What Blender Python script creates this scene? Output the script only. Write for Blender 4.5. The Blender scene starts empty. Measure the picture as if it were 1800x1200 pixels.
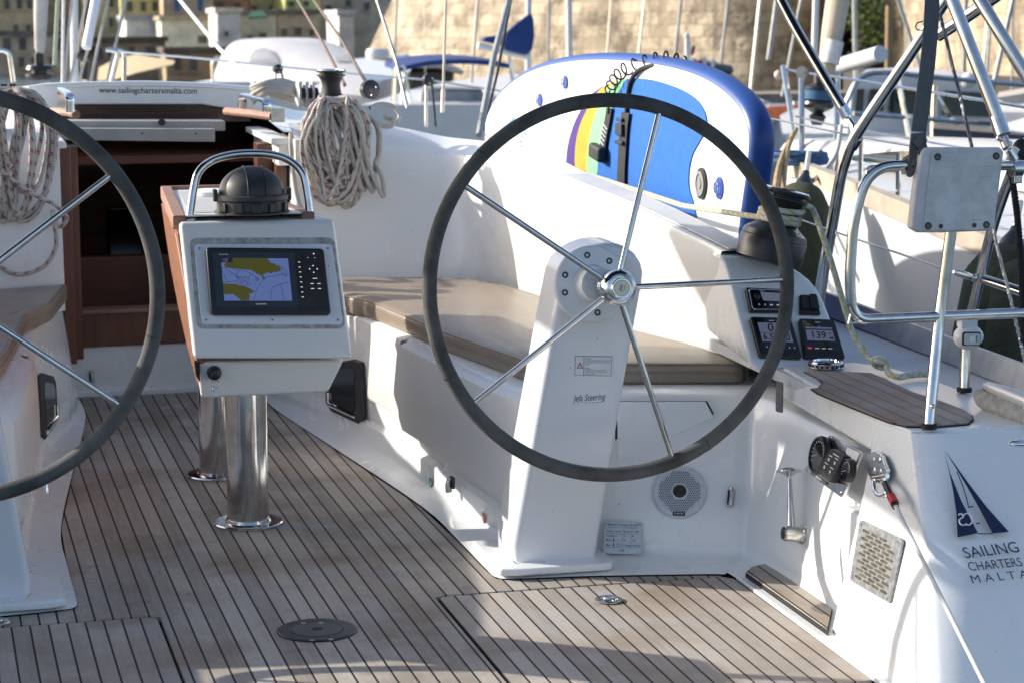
import bpy, bmesh, math, random
from mathutils import Vector as V, Matrix, Quaternion
random.seed(7)
SC = bpy.context.scene; COL = SC.collection
PI = math.pi
# ------------------------------------------------------------------ camera model (boat frame: x starboard, y forward, z up, sole at 0)
FOC = 4000.0; PHI = math.atan(655/4000.0); PSI = math.radians(14.71); CAM = V((-.9, 0, 1.6))
fw = V((math.sin(PSI)*math.cos(PHI), math.cos(PSI)*math.cos(PHI), -math.sin(PHI)))
rt = V((math.cos(PSI), -math.sin(PSI), 0)); up = rt.cross(fw)
def ray(x, y): return fw*FOC + rt*(x-900) - up*(y-600)
def Pz(x, y, z): r = ray(x, y); return CAM + r*((z-CAM.z)/r.z)
def Py(x, y, Y): r = ray(x, y); return CAM + r*((Y-CAM.y)/r.y)
def Px(x, y, X): r = ray(x, y); return CAM + r*((X-CAM.x)/r.x)
def Pl(x, y, p0, n): r = ray(x, y); return CAM + r*((p0-CAM).dot(n)/r.dot(n))
TRIM = math.radians(1.55)                      # the moored boat sits a little bow-up
RB = Matrix.Rotation(TRIM, 4, 'X')
# ------------------------------------------------------------------ mesh builder
class MB:
    def __init__(s): s.v = []; s.f = []; s.uv = {}
    def add(s, vs, fs, uvs=None):
        o = len(s.v); s.v += [V(p) for p in vs]
        for i, f in enumerate(fs):
            if uvs: s.uv[len(s.f)] = uvs[i]
            s.f.append([o+k for k in f])
        return s
    def box(s, c, d, R=None):
        c = V(c); h = V(d)/2; vs = []
        for z in (-1, 1):
            for y in (-1, 1):
                for x in (-1, 1):
                    p = V((x*h.x, y*h.y, z*h.z)); vs.append(c + (R @ p if R else p))
        return s.add(vs, [(0,2,3,1),(4,5,7,6),(0,1,5,4),(2,6,7,3),(0,4,6,2),(1,3,7,5)])
    def prism(s, poly, vec):
        n = len(poly); vec = V(vec); a = [V(p) for p in poly]; b = [p+vec for p in a]
        return s.add(a+b, [list(range(n))[::-1], list(range(n, 2*n))] + [[i, (i+1) % n, n+(i+1) % n, n+i] for i in range(n)])
    def tube(s, pts, r, seg=10, closed=False, caps=True):
        pts = [V(p) for p in pts]; n = len(pts); rr = r if isinstance(r, (list, tuple)) else [r]*n
        T = []
        for i in range(n):
            a = pts[(i-1) % n] if closed or i > 0 else pts[i]; b = pts[(i+1) % n] if closed or i < n-1 else pts[i]
            T.append((b-a).normalized())
        N = T[0].orthogonal().normalized(); vs = []; L = 0; ls = []
        for i in range(n):
            if i: L += (pts[i]-pts[i-1]).length; N = T[i-1].rotation_difference(T[i]) @ N
            ls.append(L); N = (N - T[i]*N.dot(T[i])).normalized(); B = T[i].cross(N)
            vs += [pts[i] + (N*math.cos(2*PI*k/seg) + B*math.sin(2*PI*k/seg))*rr[i] for k in range(seg)]
        fs = []; uv = []
        for i in range(n if closed else n-1):
            j = (i+1) % n; l2 = ls[j] if j else L + (pts[0]-pts[-1]).length
            off = 0
            if closed and j == 0:
                best = min(range(seg), key=lambda q: (vs[q]-vs[i*seg]).length); off = best
            for k in range(seg):
                k2 = (k+1) % seg
                fs.append((i*seg+k, i*seg+k2, j*seg+(k2+off) % seg, j*seg+(k+off) % seg))
                uv.append(((ls[i], k/seg), (ls[i], (k+1)/seg), (l2, (k+1)/seg), (l2, k/seg)))
        if caps and not closed:
            fs.append(list(range(seg))[::-1]); uv.append([(0, 0)]*seg)
            fs.append([(n-1)*seg+k for k in range(seg)]); uv.append([(L, 0)]*seg)
        return s.add(vs, fs, uv)
    def lathe(s, o, ax, prof, seg=32):
        o = V(o); ax = V(ax).normalized(); N = ax.orthogonal().normalized(); B = ax.cross(N); vs = []
        for r, h in prof:
            vs += [o + ax*h + (N*math.cos(2*PI*k/seg)+B*math.sin(2*PI*k/seg))*max(r, 1e-4) for k in range(seg)]
        fs = [(i*seg+k, i*seg+(k+1) % seg, (i+1)*seg+(k+1) % seg, (i+1)*seg+k) for i in range(len(prof)-1) for k in range(seg)]
        fs.append(list(range(seg))[::-1]); fs.append([(len(prof)-1)*seg+k for k in range(seg)])
        return s.add(vs, fs)
    def grid(s, rows):
        n = len(rows[0]); vs = [p for r in rows for p in r]
        return s.add(vs, [(i*n+k, i*n+k+1, (i+1)*n+k+1, (i+1)*n+k) for i in range(len(rows)-1) for k in range(n-1)])
    def slab(s, rows, off):                     # a thick sheet: grid + offset grid + rim
        n = len(rows[0]); m = len(rows); a = [V(p) for r in rows for p in r]; b = [p+V(off) if not callable(off) else p+off(p) for p in a]
        fs = []
        for i in range(m-1):
            for k in range(n-1):
                q = (i*n+k, i*n+k+1, (i+1)*n+k+1, (i+1)*n+k); fs.append(q); fs.append([m*n+x for x in q[::-1]])
        rim = [k for k in range(n)] + [i*n+n-1 for i in range(1, m)] + [(m-1)*n+k for k in range(n-2, -1, -1)] + [i*n for i in range(m-2, 0, -1)]
        for i in range(len(rim)):
            p, q = rim[i], rim[(i+1) % len(rim)]; fs.append((p, m*n+p, m*n+q, q))
        return s.add(a+b, fs)
    def ball(s, c, r, nu=20, nv=12, sc=(1,1,1)):
        prof = [(r*math.sin(PI*i/nv), -r*math.cos(PI*i/nv)) for i in range(nv+1)]
        o = len(s.v); s.lathe((0,0,0), (0,0,1), prof, nu)
        for i in range(o, len(s.v)): p = s.v[i]; s.v[i] = V((p.x*sc[0], p.y*sc[1], p.z*sc[2])) + V(c)
        return s
    def build(s, name, m, parent=None, bev=0, seg=2, ang=32, flat=False, sub=0, label=None):
        me = bpy.data.meshes.new(name); off = parent['_o'] if parent is not None and '_o' in parent else None
        o3 = V(off) if off is not None else V((0,0,0))
        me.from_pydata([tuple(p-o3) for p in s.v], [], s.f)
        if s.uv:
            ul = me.uv_layers.new(name='UVMap'); li = 0
            for i, f in enumerate(s.f):
                u = s.uv.get(i)
                for k in range(len(f)):
                    if u: ul.data[li].uv = u[k]
                    li += 1
        bm = bmesh.new(); bm.from_mesh(me)
        bmesh.ops.remove_doubles(bm, verts=bm.verts, dist=1e-5) if not s.uv else None
        bmesh.ops.recalc_face_normals(bm, faces=bm.faces); bm.to_mesh(me); bm.free()
        me.materials.append(m)
        if not flat:
            me.polygons.foreach_set('use_smooth', [True]*len(me.polygons)); me.set_sharp_from_angle(angle=math.radians(ang))
        o = bpy.data.objects.new(name, me); COL.objects.link(o)
        if parent is not None: o.parent = parent
        if off is None and parent is None: pass
        o['_o'] = list(o3)
        if bev:
            b = o.modifiers.new('bevel', 'BEVEL'); b.width = bev; b.segments = seg; b.limit_method = 'ANGLE'; b.angle_limit = math.radians(ang); b.harden_normals = True
        if sub:
            b = o.modifiers.new('sub', 'SUBSURF'); b.levels = b.render_levels = sub
        if label: o['label'] = label
        return o
BG = set()
def thing(name, label, cat, loc=(0,0,0), group=None, kind=None):
    o = bpy.data.objects.new(name, None); COL.objects.link(o); o.location = loc; o['_o'] = list(loc); o.empty_display_size = .1
    return tag(o, label, cat, group, kind)
def tag(o, label=None, cat=None, group=None, kind=None):
    if label: o['label'] = label
    if cat: o['category'] = cat
    if group: o['group'] = group
    if kind: o['kind'] = kind
    return o
def lone(mb, name, m, label, cat, group=None, bev=0, **k):    # a thing that is one mesh, with its origin at its base
    xs = [p.x for p in mb.v]; ys = [p.y for p in mb.v]; z = min(p.z for p in mb.v)
    c = V(((min(xs)+max(xs))/2, (min(ys)+max(ys))/2, z)); mb.v = [p-c for p in mb.v]
    o = mb.build(name, m, None, bev, **k); o.location = c; o['_o'] = list(c)
    return tag(o, label, cat, group)
def copy_tree(o, parent=None):
    c = o.copy(); COL.objects.link(c); c.parent = parent
    for ch in [x for x in bpy.data.objects if x.parent == o]: copy_tree(ch, c)
    return c
def bez(pts, n=8, closed=False):                # Catmull-Rom through points
    P = [V(p) for p in pts]; out = []; m = len(P)
    for i in range(m if closed else m-1):
        g = lambda k: P[k % m] if closed else P[max(0, min(m-1, k))]
        a, b, c, d = g(i-1), g(i), g(i+1), g(i+2)
        for j in range(n):
            t = j/n; out.append(.5*((2*b)+(c-a)*t+(2*a-5*b+4*c-d)*t*t+(3*b-a-3*c+d)*t**3))
    if not closed: out.append(P[-1])
    return out
def fillet(pts, r, n=6):
    P = [V(p) for p in pts]; out = [P[0]]
    for i in range(1, len(P)-1):
        a = (P[i-1]-P[i]); b = (P[i+1]-P[i]); d = min(r, a.length*.49, b.length*.49)
        p = P[i]+a.normalized()*d; q = P[i]+b.normalized()*d
        out += [(p*(1-t)**2 + P[i]*2*t*(1-t) + q*t*t) for t in [j/n for j in range(n+1)]]
    return out+[P[-1]]
def rrect(o, u, v, w, h, r, n=5):               # rounded rectangle, centred at o on axes u, v
    out = []
    for cx, cy, a0 in ((w/2-r, h/2-r, 0), (-w/2+r, h/2-r, PI/2), (-w/2+r, -h/2+r, PI), (w/2-r, -h/2+r, 1.5*PI)):
        for k in range(n+1):
            a = a0 + PI/2*k/n; out.append(V(o)+V(u)*(cx+r*math.cos(a))+V(v)*(cy+r*math.sin(a)))
    return out
def circle(o, u, v, r, n=24): return [V(o)+V(u)*r*math.cos(2*PI*k/n)+V(v)*r*math.sin(2*PI*k/n) for k in range(n)]
def quadpt(Q, s, t):                            # bilinear in a quad (tl, tr, br, bl), s right, t down
    return Q[0]*(1-s)*(1-t)+Q[1]*s*(1-t)+Q[2]*s*t+Q[3]*(1-s)*t
def qpoly(Q, pts, n, lift): return [quadpt(Q, s, t)+n*lift for s, t in pts]
def rr01(x0, y0, x1, y1, rx, ry=None, n=4):
    ry = ry or rx; out = []
    for cx, cy, a0 in ((x1-rx, y1-ry, 0), (x0+rx, y1-ry, PI/2), (x0+rx, y0+ry, PI), (x1-rx, y0+ry, 1.5*PI)):
        for k in range(n+1): a = a0+PI/2*k/n; out.append((cx+rx*math.cos(a), cy+ry*math.sin(a)))
    return out
def text(s, o, u, v, h, m, parent, name='lettering', lift=0.0006, align='CENTER', shear=0, sx=1, bold=0, label=None, depth=.0004):
    cu = bpy.data.curves.new(name, 'FONT'); cu.body = s; cu.size = 1; cu.align_x = align; cu.align_y = 'CENTER'; cu.shear = shear; cu.offset = bold; cu.extrude = 0; cu.resolution_u = 3
    t = bpy.data.objects.new(name, cu); COL.objects.link(t); dg = bpy.context.evaluated_depsgraph_get()
    me = bpy.data.meshes.new_from_object(t.evaluated_get(dg)); bpy.data.objects.remove(t); bpy.data.curves.remove(cu)
    u = V(u).normalized(); v = V(v); v = (v-u*v.dot(u)).normalized(); n = u.cross(v); k = h/.72
    off = V(parent['_o']) if parent is not None else V((0,0,0))
    for q in me.vertices: p = q.co.copy(); q.co = V(o)+u*p.x*k*sx+v*p.y*k+n*lift-off
    me.materials.clear(); me.materials.append(m)
    ob = bpy.data.objects.new(name, me); COL.objects.link(ob); ob.parent = parent; ob['_o'] = list(off)
    if label: ob['label'] = label
    return ob
# ------------------------------------------------------------------ materials
def nt(name):
    m = bpy.data.materials.new(name); m.use_nodes = True; t = m.node_tree; b = t.nodes['Principled BSDF']; return m, t, b
def N(t, typ, **k):
    n = t.nodes.new(typ)
    for a, v in k.items():
        if a in n.bl_rna.properties: setattr(n, a, v)
    return n
def math_n(t, op, a, b=None, c=None):
    n = N(t, 'ShaderNodeMath', operation=op)
    for i, x in enumerate((a, b, c)):
        if x is None: continue
        if isinstance(x, (int, float)): n.inputs[i].default_value = x
        else: t.links.new(x, n.inputs[i])
    return n.outputs[0]
def mixc(t, f, a, b):
    n = N(t, 'ShaderNodeMix', data_type='RGBA')
    for i, x in ((0, f), (6, a), (7, b)):
        if isinstance(x, (int, float)): n.inputs[i].default_value = x
        elif isinstance(x, (tuple, list)): n.inputs[i].default_value = (*x[:3], 1)
        else: t.links.new(x, n.inputs[i])
    return n.outputs[2]
def noise(t, co, scale, detail=4, rough=.6):
    n = N(t, 'ShaderNodeTexNoise'); n.inputs['Scale'].default_value = scale; n.inputs['Detail'].default_value = detail; n.inputs['Roughness'].default_value = rough
    t.links.new(co, n.inputs['Vector']); return n.outputs['Fac']
def ramp(t, f, a, b): 
    n = N(t, 'ShaderNodeMapRange'); n.inputs[1].default_value = a; n.inputs[2].default_value = b; t.links.new(f, n.inputs[0]); return n.outputs[0]
def objco(t, sc=(1,1,1)):
    c = N(t, 'ShaderNodeTexCoord').outputs['Object']
    if sc == (1,1,1): return c
    m = N(t, 'ShaderNodeMapping'); m.inputs['Scale'].default_value = sc; t.links.new(c, m.inputs[0]); return m.outputs[0]
def bump(t, b, h, st, d=.002):
    n = N(t, 'ShaderNodeBump'); n.inputs['Strength'].default_value = st; n.inputs['Distance'].default_value = d; t.links.new(h, n.inputs['Height']); t.links.new(n.outputs[0], b.inputs['Normal'])
def mk(name, col, rough=.5, metal=0, var=.12, sc=6, col2=None, bs=0, bsc=200, coat=0, rv=.0, stretch=(1,1,1), spec=.5, lo=.35, hi=.65):
    m, t, b = nt(name); co = objco(t, stretch); f = ramp(t, noise(t, co, sc), lo, hi)
    c2 = col2 or tuple(x*(1-var*2) for x in col)
    t.links.new(mixc(t, f, c2, col), b.inputs['Base Color'])
    b.inputs['Roughness'].default_value = rough; b.inputs['Metallic'].default_value = metal; b.inputs['Coat Weight'].default_value = coat; b.inputs['Specular IOR Level'].default_value = spec
    b.inputs['Coat Roughness'].default_value = .08
    if rv: t.links.new(ramp(t, noise(t, co, sc*3), -.2, 1.2), b.inputs['Roughness']); 
    if rv:
        r = N(t, 'ShaderNodeMapRange'); r.inputs[3].default_value = rough-rv; r.inputs[4].default_value = rough+rv; t.links.new(noise(t, co, sc*2.3), r.inputs[0]); t.links.new(r.outputs[0], b.inputs['Roughness'])
    if bs: bump(t, b, noise(t, co, bsc, 2), bs)
    return m
def gelcoat(name, col=(.80,.81,.80), rough=.22):
    m, t, b = nt(name); co = objco(t)
    f = ramp(t, noise(t, co, 3.1, 5, .65), .42, .78); st = ramp(t, noise(t, objco(t, (7, 7, 1.1)), 3, 4), .58, .85)
    c = mixc(t, math_n(t, 'MULTIPLY', f, .035), col, tuple(x*y for x, y in zip(col, (.62,.58,.50))))
    c = mixc(t, math_n(t, 'MULTIPLY', st, .035), c, (.42,.38,.31))
    sp = ramp(t, noise(t, co, 55, 2), .735, .76); c = mixc(t, math_n(t, 'MULTIPLY', sp, .5), c, (.25,.22,.18))
    t.links.new(c, b.inputs['Base Color']); r = N(t, 'ShaderNodeMapRange'); r.inputs[3].default_value = rough+.02; r.inputs[4].default_value = rough+.08
    t.links.new(noise(t, co, 4), r.inputs[0]); t.links.new(r.outputs[0], b.inputs['Roughness']); b.inputs['Coat Weight'].default_value = .2; b.inputs['Coat Roughness'].default_value = .1
    return m
def teak(name, off, pitch, ca, cb, seam=.0026, jointphase=.3, wet=.0, rough=.75):
    m, t, b = nt(name); co = N(t, 'ShaderNodeTexCoord').outputs['Object']; s = N(t, 'ShaderNodeSeparateXYZ'); t.links.new(co, s.inputs[0])
    q = math_n(t, 'DIVIDE', math_n(t, 'SUBTRACT', s.outputs[0], off), pitch); fr = math_n(t, 'FRACT', q); pid = math_n(t, 'FLOOR', q)
    dist = math_n(t, 'MULTIPLY', math_n(t, 'ABSOLUTE', math_n(t, 'SUBTRACT', math_n(t, 'FRACT', math_n(t, 'ADD', q, .5)), .5)), pitch)
    msk = ramp(t, dist, seam*1.15, seam*.85)
    wn = N(t, 'ShaderNodeTexWhiteNoise', noise_dimensions='1D'); t.links.new(pid, wn.inputs['W'])
    # butt joints, one every 1.9 m, staggered by plank
    jy = math_n(t, 'FRACT', math_n(t, 'ADD', math_n(t, 'DIVIDE', s.outputs[1], 2.3), math_n(t, 'MULTIPLY', wn.outputs['Value'], 7.3)))
    cb_ = N(t, 'ShaderNodeCombineXYZ'); t.links.new(math_n(t, 'MULTIPLY', s.outputs[0], 1), cb_.inputs[0]); t.links.new(math_n(t, 'ADD', s.outputs[1], math_n(t, 'MULTIPLY', wn.outputs['Value'], 20)), cb_.inputs[1])
    mp = N(t, 'ShaderNodeMapping'); mp.inputs['Scale'].default_value = (260, 7, 1); t.links.new(cb_.outputs[0], mp.inputs[0])
    g1 = noise(t, mp.outputs[0], 1, 4, .7)
    mp2 = N(t, 'ShaderNodeMapping'); mp2.inputs['Scale'].default_value = (70, 1.6, 1); t.links.new(cb_.outputs[0], mp2.inputs[0]); g2 = noise(t, mp2.outputs[0], 1, 3)
    sp = noise(t, co, 420, 2); big = noise(t, co, 2.6, 5, .6)
    f = math_n(t, 'ADD', math_n(t, 'MULTIPLY', g1, .70), math_n(t, 'ADD', math_n(t, 'MULTIPLY', g2, .45), math_n(t, 'MULTIPLY', wn.outputs['Value'], .46)))
    f = math_n(t, 'ADD', f, math_n(t, 'MULTIPLY', math_n(t, 'SUBTRACT', sp, .5), .7)); f = ramp(t, f, .44, 1.08)
    c = mixc(t, f, ca, cb); c = mixc(t, math_n(t, 'MULTIPLY', ramp(t, big, .45, .70), .85), c, tuple(x*y for x, y in zip(ca, (.86,.74,.62))))
    c = mixc(t, math_n(t, 'MULTIPLY', ramp(t, noise(t, co, 9, 4), .62, .72), .40), c, (.12,.09,.07))
    c = mixc(t, math_n(t, 'MULTIPLY', ramp(t, noise(t, co, 3.7, 6), .50, .70), .42), c, (.40,.41,.43))
    c = mixc(t, msk, c, (.006,.006,.007))
    t.links.new(c, b.inputs['Base Color']); b.inputs['Roughness'].default_value = rough
    h = math_n(t, 'SUBTRACT', math_n(t, 'MULTIPLY', f, .25), math_n(t, 'MULTIPLY', msk, 1)); bump(t, b, h, .5, .0015)
    return m
def wood(name, a, c_, rough=.35, axis=(40, 3, 40), coat=.3):
    m, t, b = nt(name); co = objco(t, axis); f = ramp(t, noise(t, co, 1, 6, .65), .3, .7); f2 = noise(t, objco(t), 4, 3)
    c = mixc(t, f, a, c_); c = mixc(t, math_n(t, 'MULTIPLY', ramp(t, f2, .5, .8), .4), c, tuple(x*.55 for x in a)); t.links.new(c, b.inputs['Base Color'])
    b.inputs['Roughness'].default_value = rough; b.inputs['Coat Weight'].default_value = coat; bump(t, b, f, .15, .001); return m
def rope_m(name, base, fl, fl2=None, fu=60, fv=4, thr=.30, frac=.35):
    m, t, b = nt(name); uv = N(t, 'ShaderNodeTexCoord').outputs['UV']; s = N(t, 'ShaderNodeSeparateXYZ'); t.links.new(uv, s.inputs[0])
    u = math_n(t, 'MULTIPLY', s.outputs[0], fu); v = math_n(t, 'MULTIPLY', s.outputs[1], fv)
    a = math_n(t, 'FRACT', math_n(t, 'ADD', u, v)); d = math_n(t, 'FRACT', math_n(t, 'SUBTRACT', math_n(t, 'MULTIPLY', u, 5), v))
    tick = math_n(t, 'MULTIPLY', math_n(t, 'LESS_THAN', a, thr), math_n(t, 'LESS_THAN', d, .62))
    tick = math_n(t, 'MULTIPLY', tick, math_n(t, 'LESS_THAN', math_n(t, 'FRACT', math_n(t, 'MULTIPLY', s.outputs[1], 2)), frac*1.6))
    wv = math_n(t, 'MULTIPLY', math_n(t, 'SINE', math_n(t, 'MULTIPLY', math_n(t, 'ADD', math_n(t, 'MULTIPLY', s.outputs[0], 480), math_n(t, 'MULTIPLY', s.outputs[1], 8)), 6.283)), math_n(t, 'SINE', math_n(t, 'MULTIPLY', math_n(t, 'SUBTRACT', math_n(t, 'MULTIPLY', s.outputs[0], 480), math_n(t, 'MULTIPLY', s.outputs[1], 8)), 6.283)))
    dirt = ramp(t, noise(t, objco(t), 14, 4), .35, .75)
    c = mixc(t, math_n(t, 'MULTIPLY', dirt, .55), base, tuple(x*.62 for x in base)); c = mixc(t, math_n(t, 'MULTIPLY', ramp(t, wv, -.2, -.9), .35), c, tuple(x*.5 for x in base))
    if fl2:
        a2 = math_n(t, 'FRACT', math_n(t, 'ADD', math_n(t, 'MULTIPLY', u, .5), math_n(t, 'MULTIPLY', v, -1))); c = mixc(t, math_n(t, 'MULTIPLY', math_n(t, 'LESS_THAN', a2, .34), .8), c, fl2)
    c = mixc(t, tick, c, fl); t.links.new(c, b.inputs['Base Color']); b.inputs['Roughness'].default_value = .85; bump(t, b, wv, .5, .0006)
    return m
GEL = gelcoat('gelcoat'); GELC = gelcoat('gelcoat_cream', (.78,.765,.735), .36); GELP = gelcoat('gelcoat_pedestal', (.74,.76,.79), .18)
def nonskid():
    m, t, b = nt('nonskid'); co = objco(t); v = N(t, 'ShaderNodeTexVoronoi'); v.inputs['Scale'].default_value = 160; t.links.new(co, v.inputs['Vector'])
    c = mixc(t, ramp(t, noise(t, co, 8), .3, .7), (.50,.51,.53), (.60,.61,.62)); t.links.new(c, b.inputs['Base Color']); b.inputs['Roughness'].default_value = .55; bump(t, b, v.outputs['Distance'], .5, .002); return m
NSK = nonskid()
def steel(name='steel', rough=.08, col=(.62,.61,.59), sc=30):
    m, t, b = nt(name); co = objco(t); b.inputs['Metallic'].default_value = 1
    t.links.new(mixc(t, ramp(t, noise(t, co, sc, 4), .45, .8), col, tuple(x*.72 for x in col)), b.inputs['Base Color'])
    r = N(t, 'ShaderNodeMapRange'); r.inputs[3].default_value = max(.03, rough-.05); r.inputs[4].default_value = rough+.14; t.links.new(noise(t, co, sc*.4), r.inputs[0]); t.links.new(r.outputs[0], b.inputs['Roughness']); return m
STL = steel(); STLD = steel('steel_worn', .24, (.62,.60,.56), 60); CHR = steel('chrome', .05, (.86,.86,.86), 12)
BLK = mk('black_plastic', (.016,.016,.018), .32, var=.2, sc=20); BLKM = mk('black_matte', (.022,.022,.024), .62, var=.25, sc=14, bs=.12, bsc=300)
RUB = mk('black_rubber', (.012,.012,.013), .7, var=.2, sc=30); GLS = mk('black_glass', (.006,.006,.008), .06, var=.1, sc=3, coat=.5)
DGR = mk('dark_grey_plastic', (.040,.041,.043), .5, var=.22, sc=9, bs=.1, bsc=260, rv=.1)
WRAP = mk('wheel_wrap', (.125,.122,.116), .82, var=.27, sc=9, bs=1.0, bsc=520, spec=.35, rv=.12)
CUSH = mk('cushion_vinyl', (.285,.235,.182), .38, var=.08, sc=5, bs=.75, bsc=17, rv=.08, stretch=(1.6,.6,1))
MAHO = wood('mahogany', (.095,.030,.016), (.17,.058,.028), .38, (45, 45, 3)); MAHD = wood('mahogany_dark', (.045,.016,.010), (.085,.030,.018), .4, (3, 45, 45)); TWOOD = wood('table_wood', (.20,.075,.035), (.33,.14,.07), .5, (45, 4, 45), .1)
WOODR = wood('weathered_rail', (.22,.11,.07), (.38,.22,.16), .6, (4, 50, 50), 0)
TP = .0449
TEAK = teak('teak_planks', -.288, TP, (.25,.208,.165), (.50,.445,.378)); TEAKH = teak('teak_hatch_planks', -.268, TP, (.285,.245,.205), (.485,.43,.375)); TEAKS = teak('teak_seat', -.25, .046, (.23,.175,.135), (.38,.31,.255), seam=.0014)
WHT = mk('white_plastic', (.78,.79,.80), .35, var=.03, sc=8); GRYP = mk('grey_plastic', (.60,.60,.59), .6, var=.10, sc=26, bs=.25, bsc=90)
INK = mk('ink_black', (.012,.012,.016), .5, var=.05); NAVY = mk('ink_navy', (.010,.018,.13), .45, var=.05); WINK = mk('print_white', (.8,.8,.8), .5, var=.02); RED = mk('print_red', (.42,.012,.02), .45, var=.05); GRN = mk('print_green', (.005,.20,.09), .45, var=.05)
R_RED = rope_m('rope_red_fleck', (.60,.555,.49), (.22,.020,.030), fu=24, fv=1, thr=.36, frac=.38); R_GRY = rope_m('rope_grey', (.56,.53,.47), (.06,.06,.07), fu=22, thr=.10); R_YEL = rope_m('rope_yellow', (.62,.62,.60), (.03,.05,.16), (.46,.45,.05), fu=46, fv=2, thr=.10); R_BRN = rope_m('rope_brown', (.20,.145,.115), (.05,.03,.03), fu=20, thr=.3); R_WHT = rope_m('rope_white', (.74,.73,.69), (.35,.34,.2), fu=20, thr=.07)
R_MOOR = mk('mooring_rope', (.40,.39,.36), .9, var=.15, sc=40, bs=.5, bsc=400)
# ================================================================== the yacht itself (mouldings)
boat = thing('sailing_yacht', 'white cruising sailing yacht with teak cockpit floor, seen from its stern', 'sailing yacht')
def mir(p, s): return V((p[0]*s, p[1], p[2]))
E0 = [(.343,8.62),(.341,8.2),(.435,7.4),(.534,6.54),(.545,6.1),(.545,5.78),(.552,5.69),(.60,5.665),(.80,5.64),(1.08,5.585),(1.145,5.565),(1.165,5.53),(1.167,5.0),(1.167,4.63)]
E2 = [(.36,8.62),(.385,8.2),(.565,7.4),(.645,6.55),(.678,6.2),(.700,6.06),(.725,6.00),(.775,5.94),(.89,5.85),(1.10,5.74),(1.20,5.69),(1.268,5.62),(1.285,5.1),(1.285,4.95)]
E3 = [(.40,8.62),(.425,8.2),(.575,7.32),(.655,6.5),(.688,6.18),(.712,6.07),(.745,6.01),(.82,5.985),(.96,5.965),(1.18,5.91),(1.29,5.87),(1.345,5.78),(1.345,5.1),(1.34,4.95)]
EB = [.85,.82,.84,.84,.85,.86,.88,.92,.94,.96,.96,.96,.96,.96]
ZA = .10
ZB = .43
def riser(u, v, s=1, off=0):                    # point on the bench riser: u along, v 0 (foot) .. 1 (bench top)
    i = max(0, min(len(E2)-2, int(u))); f = u-i
    a = V((*E2[i], ZA)).lerp(V((*E2[i+1], ZA)), f); b = V((*E3[i], ZB)).lerp(V((*E3[i+1], ZB)), f); p = a.lerp(b, v)
    if off:
        d = V((E2[i+1][0]-E2[i][0], E2[i+1][1]-E2[i][1], 0)).normalized(); p += V((d.y, -d.x, 0))*off
    return mir(p, s)
TOPI = [Py(600,249,8.27), Py(653,252,8.27), Py(720,259,8.25), Py(783,272,8.2), Py(830,279,8.08), Py(860,283,7.9), Py(905,294,7.62), Py(967,313,7.3), Py(1040,342,6.9), Py(1100,367,6.6), Py(1200,415,6.15), Py(1262,446,5.95)]
FTI = [Pz(600,486,.48), Pz(653,486.5,.48), Pz(720,487,.48), Pz(783,488,.48), Pz(830,491,.48), Pz(860,494,.48), Pz(905,505,.48), Pz(970,525,.48), Pz(1050,553,.48), Pz(1120,580,.48), Pz(1230,608,.48), Pz(1318,640,.48)]
TOPI[0].x = .40; FTI[0].x = .40
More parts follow.
